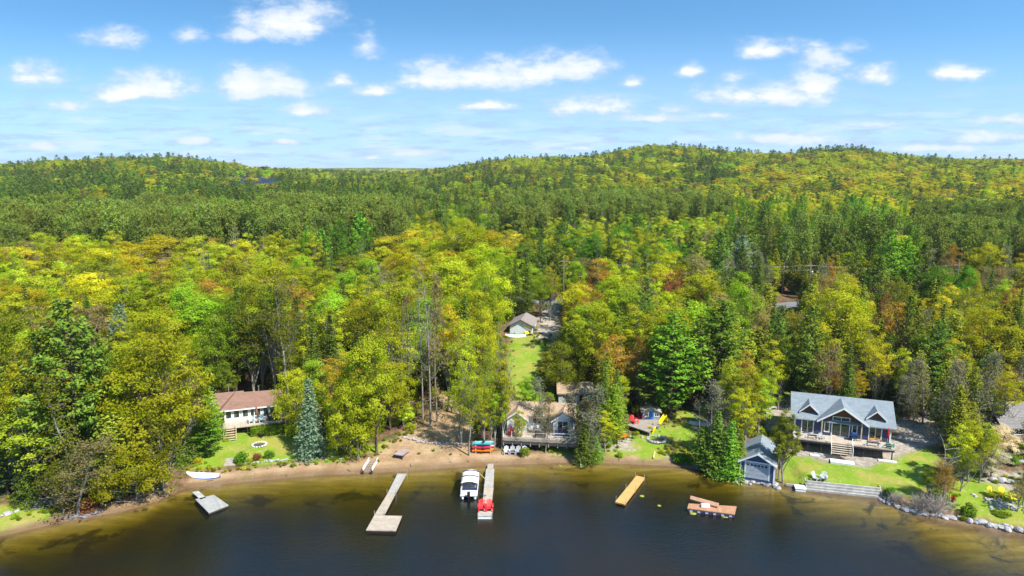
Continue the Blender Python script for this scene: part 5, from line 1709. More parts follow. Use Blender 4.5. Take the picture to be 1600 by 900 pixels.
reg('spruce', 'spruce_tree', 'spruce tree', [make_conifer(50 + s, Rr=3.0, base=.05, form='spruce', size=.19) for s in range(3)], NEEDLE, BARK, 16., 3.0)
reg('larch', 'larch_tree', 'larch tree', [make_conifer(60 + s, Rr=2.9, base=.1, form='larch', size=.19) for s in range(2)], LEAF, BARK, 16., 2.9)
reg('cedar', 'cedar_tree', 'cedar tree', [make_conifer(65 + s, Rr=2.0, base=.08, form='cedar', size=.2) for s in range(3)], NEEDLE, BARKG, 16., 2.0)
reg('bare', 'bare_tree', 'bare tree', [make_bare(70 + s, Hh=16, leaves=60) for s in range(3)], LEAF, BARKG, 16., 3.0)
reg('budding', 'bare_tree', 'budding tree', [make_bare(75 + s, Hh=16, Rr=3.6, leaves=3400, size=.13) for s in range(2)], LEAF, BARKG, 16., 4.0)
reg('snag', 'dead_fir', 'dead tree', [make_bare(80 + s, Hh=12, Rr=1.7, leaves=2600, form='snag', size=.12) for s in range(2)], LEAF, BARKG, 12., 1.8)
reg('bush', 'shrub', 'shrub', [make_bush(90 + s) for s in range(3)], LEAF, BARK, 2., 1.2)

LEAFCOL = {  # real leaf colours, spring
    'yg': (.42, .465, .014), 'bright': (.31, .46, .02), 'gold': (.55, .49, .016), 'olive': (.22, .245, .016), 'lime': (.46, .54, .03),
    'orange': (.42, .27, .035), 'red': (.34, .15, .055), 'tan': (.30, .25, .09), 'green': (.14, .31, .016),
    'dgreen': (.09, .15, .018), 'pgreen': (.125, .20, .02), 'bluegreen': (.17, .25, .15), 'rpine': (.17, .23, .028), 'ypine': (.30, .36, .02), 'grey': (.27, .265, .17),
    'blossom': (.62, .55, .40), 'mid': (.20, .29, .016), 'redb': (.55, .03, .01), 'yellow': (.5, .42, .01)}
COLWORD = {'yg': 'yellow green', 'bright': 'bright green', 'gold': 'golden yellow', 'olive': 'dark olive', 'lime': 'pale lime', 'orange': 'orange tinted', 'red': 'reddish brown',
           'tan': 'brownish', 'green': 'fresh green', 'dgreen': 'dark green', 'pgreen': 'deep green', 'bluegreen': 'silvery blue', 'rpine': 'olive green', 'ypine': 'yellowish', 'grey': 'grey',
           'blossom': 'white flowering', 'mid': 'mid green', 'redb': 'bright red', 'yellow': 'yellow'}
TREES = []   # dicts: kind, col, x, y, h, r, expl, label
rt = random.Random(11)


def T(kind, col, u, vtop, vbase, w, label=None, d=None):
    """a tree seen with its top at (u, vtop), its foot at (u, vbase) and a crown w wide in the photograph"""
    p = at(u, vbase)
    dep = p.y * math.cos(PITCH) - (p.z - CAMZ) * math.sin(PITCH)
    # height from where the sight line to the top passes over the foot
    lo, hi = .5, 40
    for _ in range(24):
        m_ = (lo + hi) / 2
        if proj(p.x, p.y, p.z + m_)[1] > vtop: lo = m_
        else: hi = m_
    TREES.append(dict(kind=kind, col=col, x=p.x, y=p.y, z=p.z, h=lo, r=w / 2 / FPX * dep, ex=True, label=label))


def TT(kind, col, u, vtop, w, h, label=None):
    """a tree of known height whose top is seen at (u, vtop); its foot is hidden in the wood"""
    best = None
    dray = _ray(u, vtop)
    ts_ = np.linspace(85, 700, 900)
    hh_ = CAMZ + dray[2] * ts_ - (H(dray[0] * ts_, dray[1] * ts_) + h)
    t_ = float(ts_[int(np.argmax(hh_ < 0))]) if (hh_ < 0).any() else 700.
    x_, y_, z_ = dray[0] * t_, dray[1] * t_, CAMZ + dray[2] * t_
    dep = t_
    TREES.append(dict(kind=kind, col=col, x=x_, y=y_, z=float(H(x_, y_)), h=h, r=w / 2 / FPX * dep, ex=True, label=label))


# --- trees placed one by one: the shore and what stands out
for a in [
    # far left group
    ('pine', 'dgreen', 12, 640, 770, 90), ('pine', 'pgreen', 5, 560, 740, 110), ('pine', 'pgreen', 128, 468, 765, 150), ('pine', 'dgreen', 85, 520, 760, 90), ('pine', 'pgreen', 165, 510, 752, 90),
    ('tall', 'lime', 62, 612, 778, 110), ('snag', 'olive', 122, 578, 790, 60), ('budding', 'tan', 120, 690, 806, 110), ('loose', 'olive', 100, 720, 800, 70), ('loose', 'mid', 160, 690, 790, 80),
    ('round', 'yg', 214, 684, 781, 122), ('maple', 'yg', 250, 520, 745, 160), ('maple', 'yg', 205, 540, 742, 120), ('loose', 'yg', 290, 560, 724, 90), ('budding', 'orange', 295, 590, 722, 70),
    ('pine', 'green', 325, 628, 714, 75), ('spruce', 'pgreen', 290, 640, 722, 50), ('maple', 'olive', 25, 478, 700, 110), ('maple', 'yg', 60, 560, 752, 110), ('cedar', 'olive', 185, 640, 778, 70),
    ('spruce', 'dgreen', 45, 670, 785, 50), ('loose', 'olive', 255, 640, 770, 70),
    # round the cottage
    ('spruce', 'bluegreen', 487, 588, 712, 60, 'silvery blue spruce standing on the lawn right of the brown roofed cottage'), ('round', 'yg', 468, 572, 680, 76), ('round', 'yg', 548, 590, 714, 84), ('maple', 'yg', 588, 520, 708, 95), ('tall', 'yg', 560, 600, 716, 60),
    ('loose', 'gold', 530, 560, 700, 70), ('spruce', 'pgreen', 493, 474, 640, 52), ('budding', 'olive', 452, 428, 640, 90), ('loose', 'olive', 430, 440, 632, 80), ('maple', 'mid', 370, 470, 625, 100), ('maple', 'mid', 340, 490, 640, 70),
    ('cedar', 'mid', 330, 600, 690, 40), ('loose', 'olive', 400, 460, 630, 80), ('tall', 'mid', 352, 560, 640, 40),
    # leafless group above the sand path
    ('bare', 'tan', 629, 490, 655, 55), ('bare', 'tan', 672, 400, 668, 50, 'tallest bare grey poplar rising above the yellow maples'), ('bare', 'tan', 662, 430, 664, 40), ('bare', 'tan', 640, 455, 650, 40),
    ('snag', 'tan', 683, 420, 660, 34), ('tall', 'lime', 632, 630, 668, 34), ('loose', 'yg', 610, 470, 655, 70), ('maple', 'yg', 610, 560, 672, 80), ('loose', 'gold', 700, 470, 640, 60),
    ('loose', 'yg', 725, 500, 650, 70),
    # trees on the sand by the kayak rack
    ('budding', 'yg', 733, 590, 712, 62, 'budding tree with thick grey trunk on the sand beside the kayak rack'), ('loose', 'yg', 722, 560, 700, 54), ('tall', 'bright', 772, 585, 700, 46), ('tall', 'yg', 784, 560, 700, 40), ('budding', 'yg', 768, 540, 702, 50), ('loose', 'gold', 756, 600, 704, 36),
    ('bare', 'tan', 790, 560, 690, 36), ('snag', 'grey', 800, 585, 672, 26), ('tall', 'bright', 828, 588, 655, 48), ('spruce', 'pgreen', 803, 600, 660, 22), ('loose', 'yg', 812, 640, 702, 34),
    ('budding', 'tan', 852, 620, 708, 34), ('snag', 'grey', 850, 592, 690, 34, 'grey dead fir before the middle of the beach cottage roof'),
    ('spruce', 'dgreen', 805, 402, 494, 34), ('spruce', 'dgreen', 795, 440, 500, 24), ('round', 'olive', 880, 534, 612, 78), ('cedar', 'olive', 856, 548, 612, 36), ('cedar', 'olive', 908, 542, 604, 36), ('snag', 'grey', 918, 598, 712, 50, 'large grey dead fir right of the beach cottage'), ('snag', 'grey', 902, 612, 706, 34), ('snag', 'tan', 930, 620, 704, 34),
    ('spruce', 'pgreen', 914, 658, 722, 46, 'small green fir at the waterline under the grey dead fir'), ('spruce', 'green', 930, 680, 718, 34), ('spruce', 'pgreen', 962, 575, 672, 46), ('cedar', 'mid', 958, 600, 690, 40), ('round', 'mid', 944, 625, 695, 40), ('loose', 'yg', 968, 585, 655, 42), ('tall', 'yg', 945, 640, 706, 40),
    ('loose', 'orange', 960, 520, 640, 70), ('loose', 'orange', 1000, 520, 640, 50), ('spruce', 'pgreen', 944, 560, 660, 34),
    # big pines
    ('pine', 'green', 1048, 490, 652, 120, 'broad deep green pine towering over the playhouse'), ('pine', 'pgreen', 1120, 470, 632, 110), ('pine', 'ypine', 1162, 515, 616, 70), ('pine', 'pgreen', 1015, 560, 650, 60), ('pine', 'pgreen', 1090, 500, 640, 70),
    ('spruce', 'dgreen', 1203, 458, 580, 38), ('loose', 'tan', 1180, 480, 590, 50), ('maple', 'bright', 1148, 440, 590, 70),
    # shore by the boathouse
    ('spruce', 'pgreen', 1118, 640, 738, 56), ('spruce', 'green', 1140, 655, 744, 54), ('cedar', 'pgreen', 1098, 665, 732, 40), ('spruce', 'mid', 1155, 670, 744, 36), ('bare', 'tan', 1108, 590, 712, 70, 'bare grey tree with pale twigs before the upturned dinghies'), ('bare', 'tan', 1090, 620, 708, 50), ('snag', 'grey', 1122, 600, 716, 40), ('bare', 'tan', 1135, 610, 706, 50),
    ('tall', 'yg', 1165, 570, 690, 60), ('loose', 'yg', 1140, 560, 680, 60), ('tall', 'bright', 1185, 590, 682, 46), ('loose', 'yg', 1195, 560, 668, 50), ('budding', 'tan', 1178, 600, 670, 36), ('tall', 'yg', 1155, 600, 715, 50), ('tall', 'mid', 1215, 520, 640, 40), ('tall', 'yg', 1200, 530, 640, 50),
    ('tall', 'olive', 1223, 640, 755, 48, 'olive green tree with bare lower trunk beside the boathouse garage door'), ('tall', 'olive', 1216, 650, 750, 30),
    # behind and beside the blue house
    ('cedar', 'olive', 1255, 490, 610, 50), ('cedar', 'olive', 1290, 500, 612, 50), ('maple', 'yg', 1300, 450, 606, 110), ('cedar', 'olive', 1265, 520, 612, 40), ('loose', 'yg', 1345, 500, 622, 80), ('loose', 'orange', 1390, 470, 600, 80), ('loose', 'gold', 1365, 520, 640, 50),
    ('cedar', 'olive', 1325, 530, 616, 40), ('cedar', 'dgreen', 1350, 560, 622, 40), ('budding', 'tan', 1375, 560, 636, 50), ('budding', 'grey', 1428, 590, 668, 44), ('snag', 'grey', 1418, 560, 655, 30), ('tall', 'yg', 1405, 540, 645, 40), ('snag', 'grey', 1441, 560, 662, 34),
    ('pine', 'pgreen', 1455, 500, 640, 80), ('snag', 'grey', 1482, 555, 695, 46, 'tall grey lichen covered fir between driveway and birch clump'), ('cedar', 'olive', 1470, 560, 672, 40), ('snag', 'grey', 1518, 545, 690, 44, 'tall grey dead fir between driveway and grey roofed house'), ('snag', 'grey', 1584, 540, 640, 30), ('loose', 'gold', 1560, 570, 680, 60), ('loose', 'orange', 1545, 560, 670, 50),
    ('loose', 'tan', 1500, 620, 690, 50), ('loose', 'olive', 1540, 600, 680, 50), ('cedar', 'olive', 1500, 560, 660, 36), ('budding', 'orange', 1570, 575, 636, 50), ('spruce', 'dgreen', 1460, 470, 620, 50),
    # birch clump and garden on the right
    ('tall', 'yg', 1490, 662, 760, 44), ('tall', 'yg', 1512, 655, 752, 50), ('loose', 'yg', 1530, 660, 755, 50), ('bare', 'tan', 1473, 700, 780, 40), ('budding', 'orange', 1470, 720, 788, 50), ('loose', 'olive', 1500, 690, 768, 50), ('budding', 'orange', 1485, 735, 790, 34), ('loose', 'mid', 1450, 730, 778, 34),
    ('maple', 'blossom', 1562, 662, 720, 54, 'white flowering tree nearest the grey roofed house'), ('maple', 'blossom', 1548, 698, 746, 50, 'white flowering tree in front, above the white garden blocks'), ('cedar', 'mid', 1535, 660, 730, 40), ('loose', 'mid', 1598, 730, 790, 40), ('loose', 'tan', 1590, 745, 800, 30),
]:
    T(*a)
# --- crowns that can be told apart in the canopy
for a in [
    ('maple', 'gold', 250, 366, 110, 16), ('maple', 'gold', 190, 378, 110, 15), ('maple', 'gold', 150, 388, 90, 15), ('maple', 'tan', 85, 350, 90, 14), ('maple', 'gold', 40, 362, 90, 14), ('maple', 'gold', 20, 385, 90, 14), ('maple', 'lime', 300, 373, 60, 14), ('maple', 'lime', 340, 380, 70, 14),
    ('spruce', 'dgreen', 325, 392, 14, 14), ('spruce', 'dgreen', 517, 388, 20, 17), ('spruce', 'dgreen', 497, 418, 12, 13), ('spruce', 'dgreen', 647, 378, 8, 14), ('maple', 'yg', 435, 362, 60, 16), ('maple', 'yg', 480, 362, 70, 16), ('tall', 'green', 530, 340, 44, 19), ('tall', 'green', 515, 352, 34, 18),
    ('maple', 'gold', 610, 366, 90, 16), ('maple', 'yg', 650, 370, 70, 16), ('maple', 'yg', 735, 348, 120, 20), ('maple', 'gold', 770, 360, 70, 18), ('maple', 'yg', 700, 398, 110, 18), ('maple', 'yg', 760, 410, 90, 18), ('maple', 'bright', 575, 400, 70, 16), ('maple', 'bright', 545, 418, 60, 15),
    ('maple', 'yg', 420, 400, 80, 15), ('loose', 'orange', 357, 402, 34, 14), ('loose', 'orange', 395, 406, 34, 14), ('maple', 'bright', 285, 438, 90, 16), ('maple', 'bright', 225, 424, 70, 15), ('maple', 'yg', 330, 420, 80, 15), ('maple', 'olive', 375, 432, 90, 17), ('maple', 'lime', 90, 408, 60, 14), ('maple', 'lime', 25, 418, 60, 14),
    ('maple', 'yg', 130, 425, 90, 15), ('loose', 'red', 68, 490, 30, 13), ('maple', 'gold', 40, 445, 80, 15), ('maple', 'yg', 170, 450, 90, 15), ('maple', 'yg', 240, 480, 100, 16), ('pine', 'bluegreen', 185, 478, 60, 14), ('maple', 'bright', 470, 400, 70, 15), ('maple', 'yg', 610, 440, 100, 17), ('maple', 'bright', 520, 455, 80, 15),
    ('maple', 'gold', 560, 470, 70, 15), ('loose', 'orange', 545, 490, 30, 12), ('maple', 'yg', 740, 450, 90, 17), ('maple', 'bright', 705, 460, 60, 15), ('maple', 'yg', 757, 480, 50, 16), ('maple', 'bright', 755, 430, 64, 17), ('bare', 'grey', 594, 412, 34, 15), ('bare', 'tan', 150, 410, 40, 14), ('bare', 'tan', 225, 390, 50, 14),
    ('maple', 'yg', 955, 432, 90, 16), ('maple', 'bright', 985, 440, 80, 16), ('maple', 'bright', 985, 418, 60, 15), ('maple', 'gold', 905, 440, 70, 15), ('maple', 'yg', 935, 470, 90, 16), ('loose', 'gold', 1010, 455, 60, 15),
    ('loose', 'red', 1055, 420, 50, 15), ('loose', 'tan', 1085, 395, 70, 17), ('loose', 'red', 1040, 440, 40, 14), ('loose', 'yg', 1060, 450, 60, 15), ('budding', 'tan', 1100, 410, 60, 16), ('bare', 'grey', 1135, 400, 40, 15), ('pine', 'bluegreen', 1160, 368, 60, 17), ('maple', 'gold', 1055, 392, 50, 15),
    ('bare', 'grey', 1258, 345, 36, 18), ('bare', 'grey', 1245, 350, 30, 17), ('pine', 'green', 1395, 360, 70, 21), ('pine', 'green', 1420, 372, 60, 19), ('pine', 'pgreen', 1340, 380, 40, 18), ('pine', 'pgreen', 1375, 400, 60, 18), ('loose', 'red', 1325, 358, 50, 14), ('loose', 'orange', 1300, 397, 20, 13),
    ('maple', 'green', 1475, 415, 60, 15), ('maple', 'green', 1510, 412, 50, 15), ('loose', 'gold', 1528, 436, 46, 16), ('spruce', 'dgreen', 1552, 416, 30, 17), ('spruce', 'dgreen', 1490, 468, 30, 14), ('tall', 'lime', 1575, 430, 34, 16), ('spruce', 'dgreen', 1460, 432, 18, 13), ('maple', 'yg', 1320, 436, 80, 16),
    ('maple', 'bright', 1330, 455, 60, 16), ('loose', 'red', 1387, 455, 30, 13), ('spruce', 'dgreen', 1403, 455, 14, 13), ('spruce', 'dgreen', 1432, 448, 14, 13), ('loose', 'gold', 1475, 460, 50, 13), ('spruce', 'dgreen', 1598, 450, 30, 16), ('maple', 'bright', 1160, 425, 60, 15), ('pine', 'pgreen', 1185, 400, 40, 16),
    ('maple', 'bright', 900, 405, 40, 15), ('maple', 'green', 905, 402, 40, 14), ('loose', 'yg', 860, 410, 40, 14), ('maple', 'bright', 845, 425, 40, 12), ('pine', 'dgreen', 870, 370, 50, 17), ('pine', 'dgreen', 845, 372, 40, 17), ('pine', 'dgreen', 695, 360, 40, 15), ('pine', 'dgreen', 580, 372, 30, 15),
]:
    TT(*a)
# ------------------------------------------------------------------ filling the wood
KEEP = [  # (u0, v0, u1, v1, y of what must stay visible)
    (345, 612, 442, 690, 103), (296, 690, 470, 745, 95), (796, 524, 846, 640, 144), (790, 484, 850, 536, 158), (836, 474, 872, 540, 170), (1214, 462, 1248, 478, 178), (850, 454, 868, 474, 180),
    (862, 588, 934, 632, 112), (788, 635, 898, 715, 96), (970, 626, 1115, 730, 104), (1050, 606, 1068, 626, 110), (1232, 602, 1470, 760, 102), (1150, 672, 1245, 760, 92), (660, 612, 728, 720, 112), (600, 660, 740, 720, 100),
    (1576, 642, 1610, 690, 104), (1470, 740, 1610, 830, 90), (0, 780, 110, 840, 85), (700, 351, 730, 357, 272), (468, 588, 508, 712, 98), (1195, 600, 1240, 680, 112), (0, 690, 26, 780, 92)]
POLY = LAWN_W + SAND_W + GRAV_W
BLD = [(bh.location.x, bh.location.y + 4, 9), (ct.location.x - 2, ct.location.y + 3, 7.5), (cc_.location.x, cc_.location.y + 3, 7), (cb.location.x, cb.location.y + 2, 4), (gr.location.x + .5, gr.location.y + 3.5, 5.5),
       (bo.location.x, bo.location.y + 3, 5), (xb, yb + 4, 10), (*at(856, 512)[:2], 6.5), (*at(860, 492)[:2], 6), (*at(864, 476)[:2], 6), (*at(846, 524)[:2], 5), (*at(1232, 470)[:2], 6), (pd.location.x, pd.location.y, 4.0)]
for nm in ('neighbour_house', 'lakeside_cabin', 'garden_shed'):
    o = bpy.data.objects[nm]; BLD.append((o.location.x, o.location.y + 2, 6 if nm != 'garden_shed' else 2))


def blocked(x, y, h, r, cr=.75):
    z = zg
    u, vt = proj(x, y, z + h * .97); _, vb = proj(x, y, z)
    dep = y * math.cos(PITCH) - (z - CAMZ) * math.sin(PITCH)
    w_ = r * cr / dep * FPX
    for (u0, v0, u1, v1, yl) in KEEP:
        if y < yl and u + w_ > u0 and u - w_ < u1 and vt < v1 and vb > v0: return True
    return False


cell = {}
def put(x, y): cell.setdefault((int(x // 8), int(y // 8)), []).append((x, y))
def near_any(x, y, dmin):
    cx_, cy_ = int(x // 8), int(y // 8)
    for i in (-1, 0, 1):
        for j in (-1, 0, 1):
            for (a, b) in cell.get((cx_ + i, cy_ + j), ()):
                if (a - x) ** 2 + (b - y) ** 2 < dmin * dmin: return True
    return False


for t_ in TREES: put(t_['x'], t_['y'])


def pick(tab):
    s_ = rt.random() * sum(w_ for _, w_ in tab)
    for v_, w_ in tab:
        s_ -= w_
        if s_ <= 0: return v_
    return tab[-1][0]


def kind_at(x, y, patch):
    """what grows where"""
    u = proj(x, y, 20)[0]
    r = math.hypot(x, y)
    if u < 630 and y > 203 + 9 * math.sin(u * .02) and r < 350 + 14 * math.sin(u * .03) or u > 1425 and 188 < y < 285:
        if patch > (.88 if u < 640 else .80): return pick([(('pine', 'green'), 3), (('larch', 'green'), 3), (('pine', 'dgreen'), 3), (('bare', 'tan'), 1)])
        return ('redpine', 'rpine')
    if y < 240:
        if u < 820:
            return pick([(('maple', 'yg'), 34), (('maple', 'bright'), 17), (('maple', 'gold'), 13 + (12 if y > 170 else 0)), (('tall', 'yg'), 8), (('maple', 'olive'), 7), (('maple', 'lime'), 5), (('loose', 'tan'), 5), (('bare', 'tan'), 4), (('loose', 'orange'), 4),
                         (('spruce', 'dgreen'), 2 if y > 130 else 5), (('loose', 'yg'), 7)])
        if u < 1130:
            if y > 180: return pick([(('tall', 'lime'), 10), (('tall', 'green'), 18), (('tall', 'yg'), 20), (('pine', 'dgreen'), 10), (('spruce', 'dgreen'), 8), (('bare', 'tan'), 8), (('maple', 'bright'), 10), (('loose', 'olive'), 10)])
            return pick([(('maple', 'yg'), 30), (('maple', 'bright'), 12), (('loose', 'orange'), 10), (('tall', 'yg'), 10), (('loose', 'tan'), 8), (('pine', 'pgreen'), 8), (('cedar', 'olive'), 10), (('spruce', 'pgreen'), 6), (('maple', 'gold'), 8)])
        if y > 190: return pick([(('spruce', 'pgreen'), 16), (('pine', 'pgreen'), 14), (('redpine', 'rpine'), 14), (('larch', 'green'), 8), (('bare', 'grey'), 10), (('loose', 'tan'), 10), (('maple', 'yg'), 10), (('cedar', 'olive'), 10)])
        return pick([(('cedar', 'olive'), 20), (('maple', 'yg'), 17), (('loose', 'gold'), 9), (('loose', 'orange'), 8), (('pine', 'pgreen'), 12), (('spruce', 'dgreen'), 10), (('budding', 'tan'), 6), (('snag', 'grey'), 7), (('loose', 'yg'), 10), (('loose', 'olive'), 8)])
    if r < 430:
        if 850 < u < 1140 and y < 292: return pick([(('tall', 'lime'), 12), (('tall', 'yg'), 30), (('tall', 'green'), 22), (('maple', 'bright'), 14), (('spruce', 'dgreen'), 6), (('loose', 'gold'), 8), (('bare', 'tan'), 5)])
        if (u < 640 and r < 350) or (790 < u < 1140 and r < 395):
            if patch > .86 or (r > 385 and patch > .6): return pick([(('pine', 'green'), 3), (('maple', 'yg'), 2), (('larch', 'green'), 3), (('maple', 'bright'), 2)])
            return ('redpine', 'rpine')
        if u < 640: return pick([(('pine', 'pgreen'), 26), (('pine', 'dgreen'), 16), (('maple', 'mid'), 12), (('maple', 'yg'), 22), (('larch', 'green'), 10), (('maple', 'bright'), 8)])
        if u < 800: return pick([(('pine', 'dgreen'), 18), (('maple', 'bright'), 24), (('redpine', 'rpine'), 8), (('maple', 'yg'), 28), (('larch', 'green'), 10), (('spruce', 'pgreen'), 10), (('bare', 'tan'), 6)])
        if u < 1420 and r > 320: return pick([(('maple', 'yg'), 40), (('maple', 'gold'), 30), (('larch', 'green'), 14), (('pine', 'green'), 8), (('maple', 'bright'), 12), (('spruce', 'pgreen'), 5)])
        if u < 1420: return pick([(('larch', 'green'), 34), (('larch', 'bright'), 14), (('maple', 'yg'), 22), (('pine', 'green'), 12), (('spruce', 'pgreen'), 10), (('maple', 'gold'), 10 + 14 * (r > 330)), (('redpine', 'rpine'), 10), (('bare', 'tan'), 4)])
        return pick([(('redpine', 'rpine'), 30 * (r < 300)), (('larch', 'green'), 12), (('maple', 'gold'), 22), (('maple', 'yg'), 30), (('pine', 'pgreen'), 8)])
    if u < 700:
        dark = patch > .52 + .38 * sstep(r, 760, 1000) - .2 * (r < 620)
        if dark: return pick([(('pine', 'dgreen'), 45), (('pine', 'pgreen'), 30), (('spruce', 'dgreen'), 14), (('maple', 'mid'), 10)])
        return pick([(('maple', 'yg'), 44), (('maple', 'gold'), 10), (('maple', 'mid'), 12), (('loose', 'tan'), 7), (('pine', 'pgreen'), 10), (('maple', 'bright'), 10)])
    if u < 1150:
        if patch > .80: return pick([(('pine', 'dgreen'), 55), (('spruce', 'dgreen'), 20), (('pine', 'pgreen'), 20)])
        return pick([(('maple', 'yg'), 46), (('maple', 'olive'), 8), (('maple', 'mid'), 10), (('loose', 'tan'), 6), (('maple', 'gold'), 7), (('maple', 'bright'), 9), (('pine', 'dgreen'), 6)])
    if patch > .9 or (1240 < u < 1360 and r > 950 and patch > .55): return pick([(('pine', 'dgreen'), 50), (('maple', 'olive'), 30), (('pine', 'pgreen'), 20)])
    return pick([(('maple', 'gold'), 34 if r < 800 else 10), (('maple', 'yg'), 44), (('loose', 'tan'), 5), (('maple', 'mid'), 7), (('pine', 'pgreen'), 4)])


def u_at(x, y): return proj(x, y, 20)[0]


def patch_at(x, y):
    v_ = math.sin(x * .031 + 1.3 * math.sin(y * .017)) * math.sin(y * .027 + 1.1 * math.sin(x * .019)) + .5 * math.sin(x * .083 + y * .061) + .35 * math.sin(x * .15 - y * .11)
    return min(1, max(0, .5 + v_ * .42))


SIZES = {'maple': (13.5, 5.3, .3), 'tall': (14, 3.0, .3), 'round': (9, 4.6, .3), 'loose': (12.5, 3.6, .32), 'pine': (18, 4.0, .3), 'redpine': (20, 2.7, .2), 'spruce': (13, 2.5, .4), 'larch': (17, 2.7, .2), 'cedar': (11, 1.9, .3),
         'bare': (14, 2.6, .3), 'budding': (12, 3.0, .3), 'snag': (12, 1.7, .3)}
SPC = {'round': 5, 'maple': 5.2, 'tall': 2.9, 'loose': 3.3, 'pine': 3.8, 'redpine': 3.3, 'spruce': 3.0, 'larch': 3.2, 'cedar': 2.4, 'bare': 3.0, 'budding': 3.0, 'snag': 2.6}
FAR = []
NR = np.random.default_rng(77)
cy_ = 88 + (252 - 88) * NR.random(31000) ** .8
cx_ = NR.uniform(-1, 1, 31000) * (.86 * cy_ + 26)
ok_ = (shore_d(cx_, cy_) > 7) & (np.abs(cy_ - ROADY(cx_)) > 6.2 + NR.random(31000) * 2)
for p in POLY: ok_ &= ~inside(cx_, cy_, p)
for a_, b_, c_ in BLD: ok_ &= (cx_ - a_) ** 2 + (cy_ - b_) ** 2 > c_ * c_
cx_, cy_ = cx_[ok_], cy_[ok_]
cz_ = H(cx_, cy_)
for x, y, zg in zip(cx_.tolist(), cy_.tolist(), cz_.tolist()):
    k_, col = kind_at(x, y, patch_at(x, y))
    h0, r0, va_ = SIZES[k_]
    h = h0 * rt.uniform(1 - va_, 1 + va_ * .7)
    if k_ in ('bare', 'snag') and y < 150: h *= .85
    if y < 108: h *= .8
    if k_ == 'redpine' and u_at(x, y) > 1400: h *= .85
    r = r0 * (h / h0) * rt.uniform(.85, 1.2)
    if near_any(x, y, SPC[k_] * (.8 + .2 * h / h0) * (1.0 if y > 130 else .85)): continue
    if blocked(x, y, h, r):
        h *= .5; r *= .55
        if rt.random() < .5 or blocked(x, y, h, r): continue
    put(x, y)
    TREES.append(dict(kind=k_, col=col, x=x, y=y, z=zg, h=h, r=r, ex=False, label=None))
pan = [at(u, v) for u, v in ((360, 279), (432, 279), (432, 289), (360, 289))]
cr_ = np.concatenate([np.sqrt(NR.uniform(250 ** 2, 520 ** 2, 12000)), np.sqrt(NR.uniform(250 ** 2, 1500 ** 2, 48000))])
ca_ = NR.uniform(-R(42), R(42), 60000)
cx_, cy_ = cr_ * np.sin(ca_), cr_ * np.cos(ca_)
ok_ = (cy_ > 240) & (np.abs(cy_ - ROADY(cx_)) > 6)
for a_, b_, c_ in BLD: ok_ &= (cx_ - a_) ** 2 + (cy_ - b_) ** 2 > c_ * c_
cx_, cy_, cr_ = cx_[ok_], cy_[ok_], cr_[ok_]
cz_ = H(cx_, cy_)
for x, y, r, zg in zip(cx_.tolist(), cy_.tolist(), cr_.tolist(), cz_.tolist()):
    k_, col = kind_at(x, y, patch_at(x, y))
    h0, r0, va_ = SIZES[k_]
    h = h0 * rt.uniform(1 - va_, 1 + va_ * .55)
    rr_ = r0 * (h / h0) * rt.uniform(.85, 1.2) * (1 + .25 * (r > 600))
    sp = SPC[k_] * (1.05 if r < 430 else (1.45 if r < 700 else 1.75))
    if near_any(x, y, min(sp, 8)): continue
    u_, v_ = proj(x, y, zg)
    if 352 < u_ < 438 and 271 < v_ < 296 and r > 560 and NR.random() > .08: continue
    if 352 < u_ < 438 and 560 < r < 860: h *= .6
    put(x, y)
    FAR.append(dict(kind=k_, col=col, x=x, y=y, z=zg, h=h, r=rr_, ex=False, label=None))

# the ones that show largest stand as trees of their own, the rest of the wood is one mass
def dist(t_): return math.hypot(t_['x'], t_['y'])
FAMILY = {'maple': 'leafy', 'round': 'leafy', 'tall': 'leafy', 'loose': 'leafy', 'pine': 'pine', 'redpine': 'pine', 'spruce': 'spruce', 'larch': 'larch', 'cedar': 'cedar', 'bare': 'bare', 'budding': 'bare', 'snag': 'dead'}
LIM = {'leafy': 298, 'pine': 200, 'spruce': 90, 'larch': 60, 'cedar': 120, 'bare': 120, 'dead': 60}
allt = sorted(TREES + FAR, key=lambda t_: -(t_['h'] * t_['r']) / dist(t_) ** 2 - (10 if t_['ex'] else 0))
cnt, solo, mass = {}, [], []
for t_ in allt:
    f_ = FAMILY[t_['kind']]
    u_ = proj(t_['x'], t_['y'], t_['z'] + t_['h'])[0]
    if cnt.get(f_, 0) < LIM[f_] and -60 < u_ < 1660 and (t_['ex'] or t_['y'] < 420):
        cnt[f_] = cnt.get(f_, 0) + 1
        solo.append(t_)
    else:
        mass.append(t_)

MARK = [(12, 'the dark lakeside cabin'), (75, 'the shaded timber steps'), (215, 'the round shore tree'), (318, 'the upturned rowboat'), (395, 'the brown roofed cottage'), (487, 'the silvery blue spruce'), (595, 'the long plank dock'),
        (680, 'the sand path'), (754, 'the kayak rack'), (822, 'the white garage'), (900, 'the pale green cabin'), (965, 'the orange bench'), (1017, 'the playhouse'), (1085, 'the grey dinghy'), (1182, 'the boathouse'), (1275, "the blue house's near gable"),
        (1350, "the blue house's far gable"), (1435, 'the gravel driveway'), (1505, 'the birch clump'), (1590, 'the grey roofed house')]
ORD = ['first', 'second', 'third', 'fourth', 'fifth', 'sixth', 'seventh', 'eighth', 'ninth', 'tenth', 'eleventh', 'twelfth', 'thirteenth', 'fourteenth', 'fifteenth']
NOUN = {'round': 'low rounded leafy tree', 'maple': 'broad leafy tree', 'tall': 'slender leafy tree', 'loose': 'airy leafy tree', 'pine': 'broad pine', 'redpine': 'plantation pine', 'spruce': 'pointed spruce', 'larch': 'soft larch', 'cedar': 'narrow cedar',
        'bare': 'leafless tree', 'budding': 'budding tree', 'snag': 'thin dead fir'}
classes = {}
